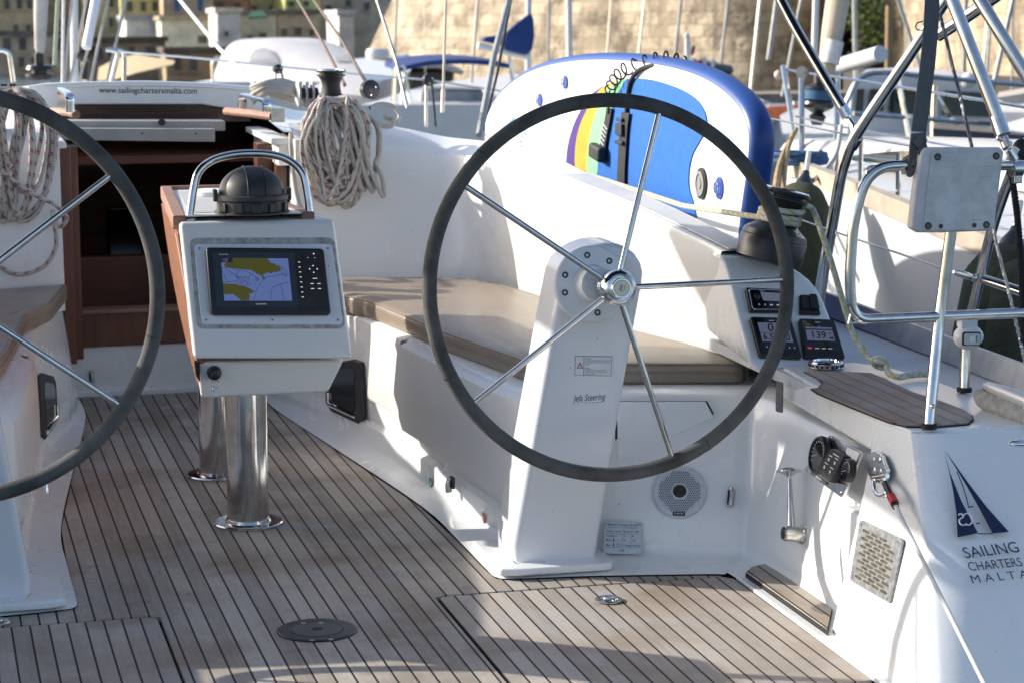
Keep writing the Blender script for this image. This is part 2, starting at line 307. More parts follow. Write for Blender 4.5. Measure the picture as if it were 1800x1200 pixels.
for s in (1, -1):
    m_ = MB(); rows = [[mir((x, y, .004), s) for x, y in E0]]
    def blend(k_, z_): return [mir((x*k_*q+a*(1-k_*q), y*k_*q+b*(1-k_*q), z_), s) for (a, b), (x, y), q in zip(E0, E2, EB)]
    rows += [blend(.35, .010), blend(.88, .016), blend(.97, .024), blend(1.0, .045), blend(1.0, .080), [mir((x, y, ZA-.008), s) for x, y in E2], [mir((x, y, ZA), s) for x, y in E2]]
    for v in (.2, .4, .6, .8): rows.append([riser(k, v, s) for k in range(len(E2))])
    rows.append([mir((x, y, ZB-.008), s) for x, y in E3]); rows.append([mir((x+.012, y+.008, ZB), s) for x, y in E3])
    rows.append([mir((max(x+.35, .9), y+.35 if 2 < i < 12 else y, ZB), s) for i, (x, y) in enumerate(E3)])
    m_.grid([bez(r, 4) for r in rows]); m_.build('bench_moulding', GEL, boat, ang=50)
    # bench lids: big front lid wrapping round the corner, small one under the cushion end
    m_ = MB(); us = [2.36+(7.3-2.36)*k/44 for k in range(45)]
    def smooth(u, v, off): return (riser(u-.18, v, s, off)+riser(u+.18, v, s, off)*1+riser(u, v, s, off)*2)/4
    rows = []
    for v, o_ in ((.13, .001), (.13, .028), (.15, .038), (.5, .040), (.88, .038), (.95, .030), (.99, -.006), (.99, -.04)): rows.append([smooth(u, v, o_) for k, u in enumerate(us)])
    m_.grid(rows); 
    for k in (0, -1): m_.add([r[k] for r in rows], [list(range(len(rows)))])
    m_.build('locker_lid', GELC, boat, ang=40)
    m_ = MB(); us = [1.95+(2.31-1.95)*k/6 for k in range(7)]
    m_.grid([[riser(u, v, s, o_) for u in us] for v, o_ in ((.22, .001), (.20, .010), (.23, .016), (.92, .018), (.975, .012), (1.0, -.02))]); m_.build('locker_lid', GELC, boat, ang=40)
    Q = [riser(7.6, .97, s, .004), riser(9.55, .97, s, .004), riser(9.5, .62, s, .004), riser(7.6, .18, s, .004)]
    if s > 0: Q = [Pl(1085,706,Q[0],(Q[1]-Q[0]).cross(Q[3]-Q[0])), Pl(1240,706,Q[0],(Q[1]-Q[0]).cross(Q[3]-Q[0])), Pl(1254,733,Q[0],(Q[1]-Q[0]).cross(Q[3]-Q[0])), Pl(1085,812,Q[0],(Q[1]-Q[0]).cross(Q[3]-Q[0]))]
    n = (Q[1]-Q[0]).cross(Q[3]-Q[0]).normalized(); n = n if n.y < 0 else -n
    m_ = MB(); m_.prism([q+n*.001 for q in Q], n*.012); m_.build('locker_lid', GEL, boat, bev=.004)
    m_ = MB(); c = sum(Q, V((0,0,0)))/4; m_.prism([c+(q-c)*1.045+n*.0008 for q in Q], n*.0008); m_.build('lid_gasket', RUB, boat)
    # bulkhead + coaming
    m_ = MB(); rows = []
    top = [mir(p, s) for p in TOPI]; ft = [mir(p, s) for p in FTI]
    if s > 0: top[0].x = ft[0].x = .452
    rows.append([p-V((0,0,.09)) for p in ft]); rows.append([f.lerp(t, .02) for f, t in zip(ft, top)])
    for v in (.2, .5, .8, .96): rows.append([f.lerp(t, v) for f, t in zip(ft, top)])
    out = [V((0,1,0)), V((0,1,0)), V((.05*s,1,0)), V((.2*s,.9,0)), V((.6*s,.7,0)), V((.85*s,.3,0))] + [V((s,.15,0))]*6
    rows.append([t+o_*.012+V((0,0,.006)) for t, o_ in zip(top, out)])
    W = [.18,.18,.18,.18,.18,.17,.16,.14,.13,.13,.12,.10]
    lift = [.055,.055,.055,.05,.045,.035,.02,.004,.004,.002,0,0]
    rows.append([t+o_*w*.5+V((0,0,l*.5+.006)) for t, o_, w, l in zip(top, out, W, lift)])
    rows.append([t+o_*w+V((0,0,l+.004)) for t, o_, w, l in zip(top, out, W, lift)])
    m_.grid([bez(r, 5) for r in rows]); m_.build('coaming', GEL, boat, ang=40)
    # grey non-skid strip on the coaming top and the outer drop to the side deck
    m_ = MB(); a = [top[k]+out[k]*.035+V((0,0,.0095)) for k in range(7, 12)]; b = [top[k]+out[k]*W[k]+V((0,0,.0075)) for k in range(7, 12)]
    m_.slab([bez(a, 5), bez(b, 5)], (0,0,.003)); m_.build('nonskid_strip', NSK, boat)
    m_ = MB(); r0 = [top[k]+out[k]*W[k]+V((0,0,lift[k]+.004)) for k in range(6, 12)]
    m_.grid([bez(r0, 4), bez([p+V((.02*s,0,-.03)) for p in r0], 4), bez([V((s*(abs(p.x)+.06), p.y, .53)) for p in r0], 4)]); m_.build('coaming_side', GEL, boat)
    # side deck, helm seat block and quarter
    m_ = MB(); m_.slab([[mir((x, y, .53+.012*(y-5)/7*.4), s) for x in (1.33 if y < 8.2 else .9, 1.6, 1.84)] for y in (4.81, 5.2, 6, 7, 8, 8.2, 10, 13)], (0,0,-.03)); m_.build('side_deck', NSK, boat)
    m_ = MB(); m_.prism([mir(p, s) for p in ((1.815,4.3,.53),(1.83,4.3,.575),(1.836,4.3,.592),(1.85,4.3,.592),(1.853,4.3,.565),(1.875,4.3,.556),(1.88,4.3,.52))], (0,8.6,.03)); m_.build('toe_rail', mk('anodised_rail', (.36,.38,.41), .38, .8, var=.1, sc=20) if s > 0 else bpy.data.materials['anodised_rail'], boat, ang=20)
    # hull topsides
    m_ = MB(); rows = []
    for y, w in ((4.2,1.80),(5,1.86),(7,1.93),(9,1.94),(11,1.80),(13,1.35),(15,.7),(16.2,.03)):
        rows.append([mir((w, y, .53), s), mir((w*1.0, y, .1), s), mir((w*.97, y, -.5), s), mir((w*.86, y, -.95), s), mir((w*.4, y, -1.3), s), mir((0, y, -1.4), s)])
    m_.grid(rows); m_.build('hull', GEL, boat, ang=60)
    m_ = MB(); m_.slab([[mir((.0, y, z0+.06), s), mir((w*.5, y, z0+.04), s), mir((w, y, z0), s)] for y, w, z0 in ((12.9,1.36,.55),(15,.7,.58),(16.2,.03,.6))], (0,0,-.02)); m_.build('foredeck', NSK, boat)
# --- helm seat blocks: moulded top with a lip over a recess, inboard aft block with vent, sloping transom
for s in (1, -1):
    m_ = MB(); zt = .53
    topo = [(1.300,4.945),(1.322,4.80),(1.35,4.788),(1.45,4.784),(1.60,4.784),(1.66,4.80),(1.66,5.4),(1.62,5.62),(1.56,5.70),(1.36,5.70),(1.347,5.66)]
    m_.prism([mir((x, y, zt-.002), s) for x, y in topo], (0,0,.010)); m_.build('helm_seat_top', GEL, boat, bev=.006, seg=3)
    lip = [(1.300,4.952),(1.347,5.69),(1.375,5.69),(1.33,4.952)]
    m_ = MB(); m_.add([mir((x, y, .535), s) for x, y in lip]+[mir((x-.015, y, .462), s) for x, y in lip], [(0,1,2,3),(4,5,6,7),(0,1,5,4),(1,2,6,5),(2,3,7,6),(3,0,4,7)]); m_.build('seat_lip', GEL, boat, bev=.01, seg=3)
    # aft block: inboard face b, transom face c
    A = [(1.300,4.943,.532),(1.318,4.778,.532),(1.28,4.64,.40),(1.24,4.49,.29),(1.19,4.34,.09),(1.17,4.28,-.05),(1.13,4.16,-.5)]
    F = [(1.298,4.95,.532),(1.298,4.95,.532),(1.285,4.955,.40),(1.265,4.96,.29),(1.225,4.97,.09),(1.205,4.975,-.02),(1.2,4.98,-.5)]
    m_ = MB(); rows = [[mir(f, s), mir(V(f).lerp(V(a), .5), s), mir(V(f).lerp(V(a), .88), s), mir(V(a)+V((.0,.012,0)), s), mir(V(a)+V((.012,0,0)), s), mir(V(a)+V((.08,-.01,0)), s), mir(V(a)+V((.35,-.02,.0)), s), mir((1.83, a[1]-.02, a[2]), s)] for f, a in zip(F, A)]
    m_.grid(rows); ft = [r[0] for r in rows]; m_.add(ft+[p+V((.15*s,.02,0)) for p in ft], [(k, k+1, k+8, k+7) for k in range(6)])
    m_.build('stern_quarter', GEL, boat, ang=35)
    m_ = MB(); m_.slab([[mir(p, s) for p in ((1.325,4.782,.529),(1.5,4.77,.530),(1.83,4.762,.53))], [mir(p, s) for p in ((1.31,4.86,.533),(1.5,4.86,.536),(1.83,4.86,.532))]], (0,0,-.02)); m_.build('quarter_top', GEL, boat, bev=.008)
    # recess end and little pocket at the front of the block
    m_ = MB(); m_.add([mir(p, s) for p in ((1.262,4.945,.05),(1.262,5.09,.05),(1.270,5.07,.30),(1.270,4.945,.30),(1.33,4.945,.05),(1.33,5.09,.05),(1.33,5.07,.30),(1.33,4.945,.30))], [(0,1,2,3),(4,5,6,7),(0,1,5,4),(1,2,6,5),(2,3,7,6),(3,0,4,7)]); m_.build('moulded_pocket', WHT, boat, bev=.012, seg=3)
    # toe step beside the hatch
    m_ = MB(); st = [(1.168,5.53),(1.215,5.62),(1.29,5.56),(1.30,4.95),(1.25,4.93),(1.235,4.40),(1.166,4.40),(1.168,5.30)]
    m_.prism([mir((x, y, -.004), s) for x, y in st], (0,0,.011)); m_.build('side_step', GEL, boat, bev=.003)
STEP = [Pz(1312,1004,.024), Pz(1322,995,.024), Pz(1348,989,.024), Pz(1462,1068,.024), Pz(1454,1104,.024)]
for s in (1, -1):
    m_ = MB(); m_.prism([mir(p-V((0,0,.006)), s) for p in STEP], (0,0,.006)); m_.build('step_teak', TEAK, boat, flat=True)
    m_ = MB(); c = sum(STEP, V((0,0,0)))/5; m_.prism([mir(p+(p-c)*.02-V((0,0,.016)), s) for p in STEP], (0,0,.013)); m_.build('step_edge', RUB, boat, flat=True)
# --- consoles aft of the coamings
CP0 = V((1.45, 5.705, .53)); CPB = V((1.40, 5.92, .80)); CPN = (V((1,0,0)).cross(CPB-CP0)).normalized()
if CPN.y > 0: CPN = -CPN
CPX = [(1262,450),(1271,462),(1277,480),(1284,507),(1297,560),(1309,605),(1318,638),(1330,652),(1350,655),(1420,652),(1485,640),(1473,598),(1460,560),(1447,527),(1436,508),(1424,494),(1409,482),(1385,470),(1350,458),(1310,451)]
CPP = [Pl(x, y, CP0, CPN) for x, y in CPX]
for s in (1, -1):
    m_ = MB(); m_.prism([mir(p, s) for p in CPP], (.06*s,.55,.02)); m_.build('instrument_console', GEL, boat, bev=.012, seg=3)
# --- cockpit floor
def flat_poly(pts, z, name, m, th=.012, cut=None):
    mb = MB(); mb.prism([V((x, y, z-th)) for x, y in pts], (0,0,th)); return mb.build(name, m, boat, flat=True)
HX = .352; HY = 5.565
half = [(x, y) for x, y in E0[:10]]
lp = [(.0, 8.64), (.345, 8.64)] + [(x-.001, y) for x, y in half[1:]] + [(1.14, HY+.002), (HX+.03, HY+.004), (HX, HY-.012), (HX, 4.62), (0, 4.62)]
def capped(mb, pts, z, th):
    return mb
pts = lp + [(-x, y) for x, y in lp[::-1] if x > 0]
m_ = MB(); m_.prism([V((x, y, -.012)) for x, y in pts], (0,0,.012)); FLOOR = m_.build('teak_floor', TEAK, boat, flat=True)
for s in (1, -1):
    hp = [(HX+.009, 4.62), (HX+.009, HY-.03), (HX+.016, HY-.012), (HX+.03, HY-.004), (1.14, HY-.004), (1.163, HY-.03), (1.165, 4.63)]
    m_ = MB(); m_.prism([V((x*s, y, -.014)) for x, y in hp], (0,0,.0125)); m_.build('floor_hatch', TEAKH, boat, flat=True)
m_ = MB(); m_.box((0, 6.6, -.026), (3.2, 4.2, .016)); m_.build('floor_bed', RUB, boat)
m_ = MB(); m_.prism([(-1.167,4.60,-.016),(1.167,4.60,-.016),(1.167,4.60,-.30),(-1.167,4.60,-.30)], (0,.05,0)); m_.build('stern_riser', GEL, boat)
m_ = MB()
for x in (-.62, .62): m_.box((x, 4.605, -.012), (.30, .03, .018))
m_.build('hatch_hinge', STL, boat, bev=.004)
m_ = MB(); m_.box((0, 4.0, -.55), (2.3, 1.2, .06)); m_.build('bathing_platform', GEL, boat, bev=.02)
# --- coachroof, companionway
m_ = MB(); rows = []
for y, zc, zs in ((8.42,1.012,.955),(8.75,1.03,.97),(9.2,1.075,.97),(10.2,1.06,.93),(11.6,.98,.84),(12.8,.86,.74),(13.4,.62,.60)):
    tw = max(.5, 1-(y-8.4)*.03)
    rows.append([V((sx, y, z)) for sx, z in ((0,zc),(.40*tw,zc-.012),(.72*tw,zc*.45+zs*.55),(.98*tw,zs-.005),(1.10*tw,zs-.04),(1.20*tw,zs-.11),(1.30*tw,zs-.26),(1.40*tw,.53))])
R_ = [[V((-p.x, p.y, p.z)) for p in r[::-1]][:-1]+r for r in rows]
# leave the companionway hatch slot open aft of 9.05
for s in (1, -1):
    m_ = MB(); m_.grid([[mir(p if k else V((.43, p.y, p.z+.0)), s) for k, p in enumerate(r[1:])] for r in rows[:3]]); m_.build('coachroof_side', GEL, boat, ang=40)
m_ = MB(); m_.grid([bez(r, 3) for r in R_[2:]]); m_.build('coachroof', GEL, boat, ang=40)
# sea hood: the pale band with the web address, dark sliding hatch under it
def xz(px, py, Y): return Py(px, py, Y)
HYY = 9.0
hood = [xz(48,152,HYY), xz(80,147,HYY), xz(150,144,HYY), xz(260,142.5,HYY), xz(360,146,HYY), xz(440,152,HYY), xz(475,158,HYY)]
base = [xz(40,205,HYY), xz(80,205,HYY), xz(132,184,HYY), xz(140,184,HYY), xz(355,184,HYY), xz(398,191,HYY), xz(470,205,HYY)]
m_ = MB(); m_.prism(hood+base[::-1], (0,.03,0)); m_.grid([bez([p+V((0,.02,-.004)) for p in hood], 4), bez([p+V((0,.9,-.05)) for p in hood], 4), bez([p+V((0,1.8,-.2)) for p in hood], 4)]); HOOD = m_.build('sea_hood', GEL, boat, bev=.006, seg=3)
m_ = MB(); e = bez([p+V((0,-.004,-.016)) for p in hood[1:6]], 5); m_.tube(e, .004, 6); m_.build('hood_edge', GEL, HOOD)
u_ = V((1,0,0)); text('www.sailingchartersmalta.com', xz(261,160,HYY-.002), xz(335,161,HYY)-xz(187,159.5,HYY), (0,0,1), .024, INK, boat, sx=.93, label='web address lettering in black')
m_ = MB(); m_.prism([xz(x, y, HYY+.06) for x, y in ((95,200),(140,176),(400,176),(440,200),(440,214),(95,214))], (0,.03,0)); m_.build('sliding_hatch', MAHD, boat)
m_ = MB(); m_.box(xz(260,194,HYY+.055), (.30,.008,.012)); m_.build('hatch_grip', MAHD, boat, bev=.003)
BY = 8.62
BEAM = mk('beam_shade_grey', (.42,.405,.385), .5, var=.08, sc=9)  # white beams toned grey: shade under the sliding hatch put into the colour
m_ = MB(); m_.prism([xz(x, y, 8.80) for x, y in ((100,213),(396,213),(396,231),(100,231))], (0,.12,0)); m_.build('hatch_beam', BEAM, boat, bev=.004)
m_ = MB(); m_.prism([xz(x, y, 8.74) for x, y in ((100,226),(378,227),(378,250),(100,247))], (0,.10,0)); m_.build('hatch_beam', BEAM, boat, bev=.003)
m_ = MB()
for x in (250, 344): m_.lathe(xz(x, 235, 8.74), (0,-1,0), [(.004,0),(.004,.001)], 10)
m_.lathe(xz(284,215,8.79), (0,-1,0), [(.014,0),(.014,.01)], 12); m_.build('beam_fasteners', BLK, boat)
# side cheeks running aft under the coachroof deck (white ribs on the starboard side)
for s in (1, -1):
    m_ = MB(); m_.box((.425*s, 8.66, .93), (.05, .62, .10)); m_.build('hatch_cheek', GELC, boat, bev=.004)
    m_ = MB(); m_.box((.40*s, 8.66, .972), (.06, .66, .022)); m_.build('hatch_runner', WHT, boat, bev=.004)
    # outer bulkhead reveal (white return) and mahogany posts
    m_ = MB(); dx = .05 if s > 0 else 0; m_.box(((.405+dx)*s, 8.44, .70), (.012, .36, .56)); m_.build('bulkhead_return', GEL, boat)
    m_ = MB(); m_.box(((.378+dx)*s, 8.44, .56), (.055, .05, .80)); m_.box(((.372+dx)*s, 8.50, .56), (.03, .06, .80)); P_ = m_.build('companionway_post', MAHO, boat, bev=.004)
    m_ = MB(); m_.box(((.345+dx*.6)*s, 8.56 if s > 0 else 8.62, .55), (.06, .10, .80)); m_.build('companionway_post', MAHO, boat, bev=.004)
    m_ = MB(); m_.box(((.395+dx)*s, 8.395 if s < 0 else 8.42, .53), (.010, .02, .82)); m_.build('post_gasket', RUB, boat)
m_ = MB(); m_.box((.405, 8.41, .905), (.024, .012, .06)); m_.box((.405, 8.40, .92), (.014, .02, .02)); m_.box((.405, 8.40, .885), (.03, .014, .012)); m_.build('door_latch', CHR, boat, bev=.003)
m_ = MB(); m_.box((.0, 8.63, .255), (.72, .05, .13)); m_.build('companionway_sill', MAHO, boat, bev=.004)
m_ = MB(); m_.box((.0, 8.62, .326), (.72, .09, .016)); m_.build('sill_cap', WOODR, boat, bev=.004)
m_ = MB(); m_.box((.0, 8.645, .09), (.80, .05, .20)); m_.box((0, 8.615, .012), (.76, .05, .03)); m_.build('bridge_deck', GEL, boat, bev=.01, seg=3)
CABD = wood('cabin_dark', (.13,.042,.025), (.24,.080,.043), .5, (3,40,40), .1)
# dim cabin seen through the companionway
m_ = MB(); m_.box((0, 11.3, -.1), (2.0, .03, 1.8)); m_.build('cabin_bulkhead', CABD, boat)
for c, d in (((-1,10,-.1),(.03,2.8,1.8)), ((1,10,-.1),(.03,2.8,1.8)), ((0,10,-.7),(2,2.8,.03)), ((0,10.2,.86),(1.7,2.4,.03)), ((-.7,8.68,.2),(.62,.03,1.2)), ((.7,8.68,.2),(.62,.03,1.2))):
    m_ = MB(); m_.box(c, d); m_.build('cabin_lining', CABD, boat)
m_ = MB(); m_.box(xz(222,410,11.2), (.18,.03,.26)); m_.build('cabin_screen', GLS, boat, bev=.01)
m_ = MB(); m_.box((-.10, 9.3, .0), (.5, .05, .9)); m_.build('cabin_steps', CABD, boat, bev=.01)
# recessed pull handle on the bridge deck, port lights with dark frames in the bench fronts
def slot_handle(name, c, u, v, n, h, w, m, parent, lab=None):
    mb = MB(); mb.prism(rrect(V(c)+V(n)*.0005, u, v, w, h, w*.49), V(n)*.004); o = mb.build(name, m, parent, bev=.0015, label=lab)
    mb = MB(); mb.prism(rrect(V(c)+V(n)*.0046, u, v, w*.62, h*.78, w*.3), V(n)*.0006); mb.build('slot', BLK, o)
    mb = MB(); a = V(c)+V(v)*h*.38; b = V(c)-V(v)*h*.38; mb.tube(bez([a, a+V(n)*.014+V(u)*w*.12, (a+b)/2+V(n)*.018+V(u)*w*.2, b+V(n)*.014+V(u)*w*.12, b], 5), w*.2, 8); mb.build('bar', m, o); return o
slot_handle('pull_latch', xz(160,664,8.594), (1,0,0), (0,0,1), (0,-1,0), .062, .024, STLD, boat)
for s in (1, -1):
    a_, b_, c_ = riser(1.3,.4), riser(1.9,.4), riser(1.6,.9); n = (b_-a_).cross(c_-a_).normalized(); n = n if n.x < 0 else -n
    q = [Pl(x, y, a_, n) for x, y in ((580,640),(641,628),(645,748),(580,718))]; q = [mir(p, s) for p in q]; n = mir(n, s); 
    fr = [q[0].lerp(q[1],.12), q[0].lerp(q[1],.8), q[1].lerp(q[2],.06), q[1].lerp(q[2],.86), q[2].lerp(q[3],.12), q[2].lerp(q[3],.86), q[3].lerp(q[0],.15), q[3].lerp(q[0],.9)]
    m_ = MB(); m_.prism([p+n*.0 for p in fr], n*.02); P_ = m_.build('portlight', DGR, boat, bev=.008, seg=3)
    c = sum(q, V((0,0,0)))/4; m_ = MB(); m_.prism([c+(p-c)*.70+n*.0205 for p in fr], n*.001); m_.build('glass', GLS, P_)
    m_ = MB(); a = [c+(q[k]-c)*.74+n*.023 for k in range(4)]; m_.tube([a[3], a[2]], .008, 8); m_.tube([a[3], a[3].lerp(a[0], .35)], .007, 8); m_.build('trim', CHR, P_)
# ================================================================== steering pedestals and wheels
WN = V((0, -1, .12)).normalized()
def pedestal(s, label):
    t = thing('steering_pedestal', label, 'pedestal', (.70*s, 5.80, 0), 'white steering pedestals')
    # front face outline on a plane leaning very slightly forward
    p0 = V((.7, 5.72, .03)); n = V((0, -1, -.10)).normalized()
    ol = [(893,998),(905,1000),(975,999),(1046,997),(1056,935),(1078,800),(1108,625),(1131,500),(1133,480),(1129,463),(1119,447),(1103,435),(1085,429),(1068,428),(1048,431),(1028,438),(1010,449),(996,464),(987,484),(965,600),(930,800),(903,960)]
    P = [Pl(x, y, p0, n)+V((.055 if s < 0 else 0,0,0)) for x, y in ol[1:]]
    cx = sum(p.x for p in P)/len(P)
    m_ = MB(); a = [mir(p, s) for p in P]; b = [mir(p, s)+V((0,.20-.03*p.z,0)) for p in P]
    nn = len(a); m_.add(a+b, [list(range(nn)), list(range(nn, 2*nn))]+[[i, (i+1) % nn, nn+(i+1) % nn, nn+i] for i in range(nn)])
    body = m_.build('pedestal_body', GELP, t, bev=.022, seg=4, ang=40)
    m_ = MB(); c = [(.545,5.60),(.555,5.64),(.553,5.98),(.86,5.92),(.862,5.66),(.84,5.635)]
    bs = [V(((x+(.02 if s < 0 else 0))*s, y, .010)) for x, y in ((.556,5.672),(.552,5.72),(.556,5.985),(.875,5.96),(.878,5.69),(.86,5.655),(.60,5.656))]
    m_.prism(bs, (0,0,.022)); m_.build('base_plate', GEL, t, bev=.008, seg=3)
    m_ = MB(); bl = [mir(Pl(x, y, p0, n), s)+V((-.055 if s < 0 else 0,-.002,.002)) for x, y in ((901,985),(915,998),(975,998),(1038,996),(1047,985))]; m_.tube(bl, .0022, 6); m_.build('sealant_bead', SEAL, t)
    # bearing flange with four screws
    H = HUB[s]; f0 = H + V((-.028, .075, 0)); m_ = MB(); m_.lathe(f0+V((0,.028,-.003)), WN, [(.100,0),(.100,.012),(.096,.016),(.052,.018),(.046,.03),(.044,.075)], 40); fl = m_.build('bearing_flange', GELP, t, ang=30)
    U = V((1,0,0)); W = U.cross(WN)
    for a in (80, 165, 200, 262, 310, 20): 
        q = f0+V((0,.028,-.003))+WN*.016+(U*math.cos(math.radians(a))+W*-math.sin(math.radians(a))*-1)*.076
        m_ = MB(); m_.lathe(q, WN, [(.0085,0),(.0085,.0025),(.0045,.0028),(.004,.0005)], 12); m_.build('screw', BLK, fl)
    return t, body, p0, n
SEAL = mk('old_sealant', (.34,.27,.20), .8, var=.4, sc=60, col2=(.60,.58,.55))
HUB = {1: V((.817, 5.53, .792)), -1: V((-.826, 5.476, .838))}
ped, pbody, pp0, pn = pedestal(1, 'white tapering pedestal carrying the wheel with maker lettering and a warning sticker')
ped2, _, _, _ = pedestal(-1, 'white pedestal cut off by the picture edge, under the other wheel, without any sticker')
# stickers on the starboard pedestal
def sticker(px, py, w, h): 
    c = Pl(px, py, pp0, pn); u = V((1,0,0)); v = u.cross(-pn)*-1; v = v if v.z > 0 else -v; return c-V((0,0,0)), u, v, (pn if pn.y < 0 else -pn)
def pq(pts, lift, m, name, par, p0=None, n=None):
    p0 = pp0 if p0 is None else p0; n = pn if n is None else n; n = n if n.y < 0 else -n
    mb = MB(); mb.prism([Pl(x, y, p0, n)+n*lift for x, y in pts], n*.0003); return mb.build(name, m, par, flat=True)
STK = mk('sticker_film', (.72,.74,.77), .3, var=.02)
w1 = pq([(1011,625),(1076,626),(1074,660),(1010,659)], .0006, INK, 'warning_sticker', ped); pq([(1011.6,625.7),(1075.3,626.7),(1073.4,659.3),(1010.6,658.3)], .0010, STK, 'sticker_face', w1); pq([(1026.2,625.7),(1026.8,625.7),(1025.9,659),(1025.2,659)], .0014, INK, 'sticker_line', w1)
pq([(1019.3,635.8),(1024.6,646.6),(1013.4,646.6)], .0014, RED, 'warning_triangle', w1); pq([(1019.2,638.6),(1022.6,645.4),(1015.6,645.4)], .0018, WHT, 'warning_triangle', w1); pq([(1018.8,639.6),(1019.8,639.6),(1019.5,644.6),(1018.9,644.6)], .0022, INK, 'warning_mark', w1)
def ptext(s_, x, y, x2, h, m, par, name='lettering', align='LEFT', p0=None, n=None, lift=.0018, shear=0, sx=1, y2=None):
    p0 = pp0 if p0 is None else p0; n = pn if n is None else n; n = n if n.y < 0 else -n
    a = Pl(x, y, p0, n); b = Pl(x2, y2 if y2 is not None else y, p0, n); v = Pl(x, y-10, p0, n)-a
    hh = h*v.length/10
    t = text(s_, a, b-a, v, hh, m, par, name, lift, align, shear, sx)
    xs = [q.co.dot((b-a).normalized()) for q in t.data.vertices]; wd = max(xs)-min(xs); k = (b-a).length/wd if align == 'LEFT' else 1
    if align == 'LEFT':
        uu = (b-a).normalized(); a0 = a-V(par['_o'])
        for q in t.data.vertices: d = (q.co-a0).dot(uu); q.co += uu*(d*(k-1))
    return t
for k, (tx, x2) in enumerate((('Warning:', 1038), ('Use Wheelsteering only with some arm', 1073), ('roughened salt, reset to the bow when', 1073), ('inside.', 1036), (None, 0), ('Warning:', 1037), ('Unsteering device must always be', 1066), ('damaged or you use, outside for load', 1066), ('without assistance.', 1047))):
    if tx: ptext(tx, 1028.6-(k*.12), 629.6+k*3.35, x2, 2.0 if tx != 'Warning:' else 2.6, INK, w1, 'warning_lettering')
m_ = pq([(998,685),(1068,683),(1067,709),(996,710)], .0004, mk('clear_film', (.76,.785,.81), .25, var=.01), 'maker_sticker', ped)
ptext('Jefa Steering', 1008, 700, 1066, 12, NAVY, m_, 'maker_lettering', shear=.30, lift=.0012, y2=696); ptext('S Y S T E M S', 1015, 707.5, 1058, 2.2, NAVY, m_, 'maker_lettering', lift=.0012, y2=706)
def wheel(s, rot, label):
    H = HUB[s]; t = thing('helm_wheel', label, 'steering wheel', tuple(H), 'twin steering wheels')
    U = V((1,0,0)); W = WN.cross(U); W = W if W.z > 0 else -W
    R = .4795; pts = [H+(U*math.cos(2*PI*k/96)+W*math.sin(2*PI*k/96))*R for k in range(96)]
    m_ = MB(); m_.tube(pts, .0188, 14, closed=True); rim = m_.build('rim', WRAP, t, ang=60)
    m_ = MB()
    for a in (rot+22, rot+133, rot+205, rot+300):
        a = math.radians(a); q = H+(U*math.cos(a)+W*math.sin(a))*R; tn = (-U*math.sin(a)+W*math.cos(a)); rd = (U*math.cos(a)+W*math.sin(a))
        m_.tube([q+(rd*math.cos(f)+WN*math.sin(f))*.0192 + tn*.001*math.sin(3*f) for f in [2*PI*k/16 for k in range(16)]], .0009, 5, closed=True)
    m_.build('wrap_seam', BLK, rim)
    hc = H+WN*.048
    m_ = MB(); m_.lathe(H-WN*.02, WN, [(.02,-.02),(.034,0),(.036,.03),(.044,.034),(.046,.042),(.043,.046),(.046,.050),(.046,.058),(.043,.062),(.047,.066),(.048,.074),(.046,.086),(.041,.093),(.036,.097),(.030,.090),(.0265,.0895),(.0265,.101),(.024,.104)], 48); hub = m_.build('hub', CHR, t, ang=35)
    m_ = MB(); m_.lathe(H+WN*.0835, WN, [(.0225,0),(.0225,.001)], 36); cap = m_.build('cap_plate', mk('cap_plate', (.62,.60,.50), .35, .3, var=.05) if s > 0 else bpy.data.materials['cap_plate'], hub)
    c0 = H+WN*.0846
    m_ = MB(); m_.tube(circle(c0, U, W, .0195, 32), .0004, 4, closed=True); m_.build('cap_ring', INK, cap)
    if s > 0: text('Jefa', c0-U*.003, W+U*.35, -U+W*.35, .0085, NAVY, cap, 'cap_lettering', lift=.0008, shear=.3); text('STEERING', c0+U*.007, W+U*.35, -U+W*.35, .003, INK, cap, 'cap_lettering', lift=.0008)
    for k in range(5):
        a = math.radians(rot+72*k); d = U*math.cos(a)+W*math.sin(a)
        m_ = MB(); m_.tube([H+WN*.034+d*.040, H+WN*.002+d*(R-.012)], .0078, 14); m_.build('spoke', STL, t)
    return t
whl = wheel(1, .6, 'complete dark-rimmed steering wheel on the pedestal with the maker lettering'); whl2 = wheel(-1, -36, 'dark-rimmed steering wheel cut off by the left edge of the picture')
# ================================================================== cockpit table
tb = thing('cockpit_table', 'white cockpit table with folded wooden leaves on two steel posts, screen in its end', 'table', (0, 6.8, 0))
TY = 6.30; TN = V((0,-1,.42)).normalized(); T0 = Py(470, 630, 6.24)
def tq(pts, n=None): return [Pl(x, y, T0, TN) for x, y in pts]
FQ = tq([(314,391),(589,386),(622,631),(340,631)])
m_ = MB(); fr = FQ; bk = [V((-.100,7.38,.885)), V((.100,7.38,.885)), V((.045,7.36,.52)), V((-.045,7.36,.52))]
zt = .905; fr[0] = V((fr[0].x, fr[0].y, fr[0].z)); m_.add(fr+bk, [(0,1,2,3),(4,5,6,7),(0,1,5,4),(1,2,6,5),(2,3,7,6),(3,0,4,7)]); tbody = m_.build('table_body', GELC, tb, bev=.014, seg=4)
LQ = [Py(346,636,6.30), Py(607,632,6.30), Py(578,690,6.32), Py(353,700,6.32)]
m_ = MB(); m_.add(LQ+[V((p.x*.30,p.y+.98,p.z+.04)) for p in LQ], [(0,1,2,3),(4,5,6,7),(0,1,5,4),(1,2,6,5),(2,3,7,6),(3,0,4,7)]); m_.build('table_keel', GELC, tb, bev=.012, seg=3)
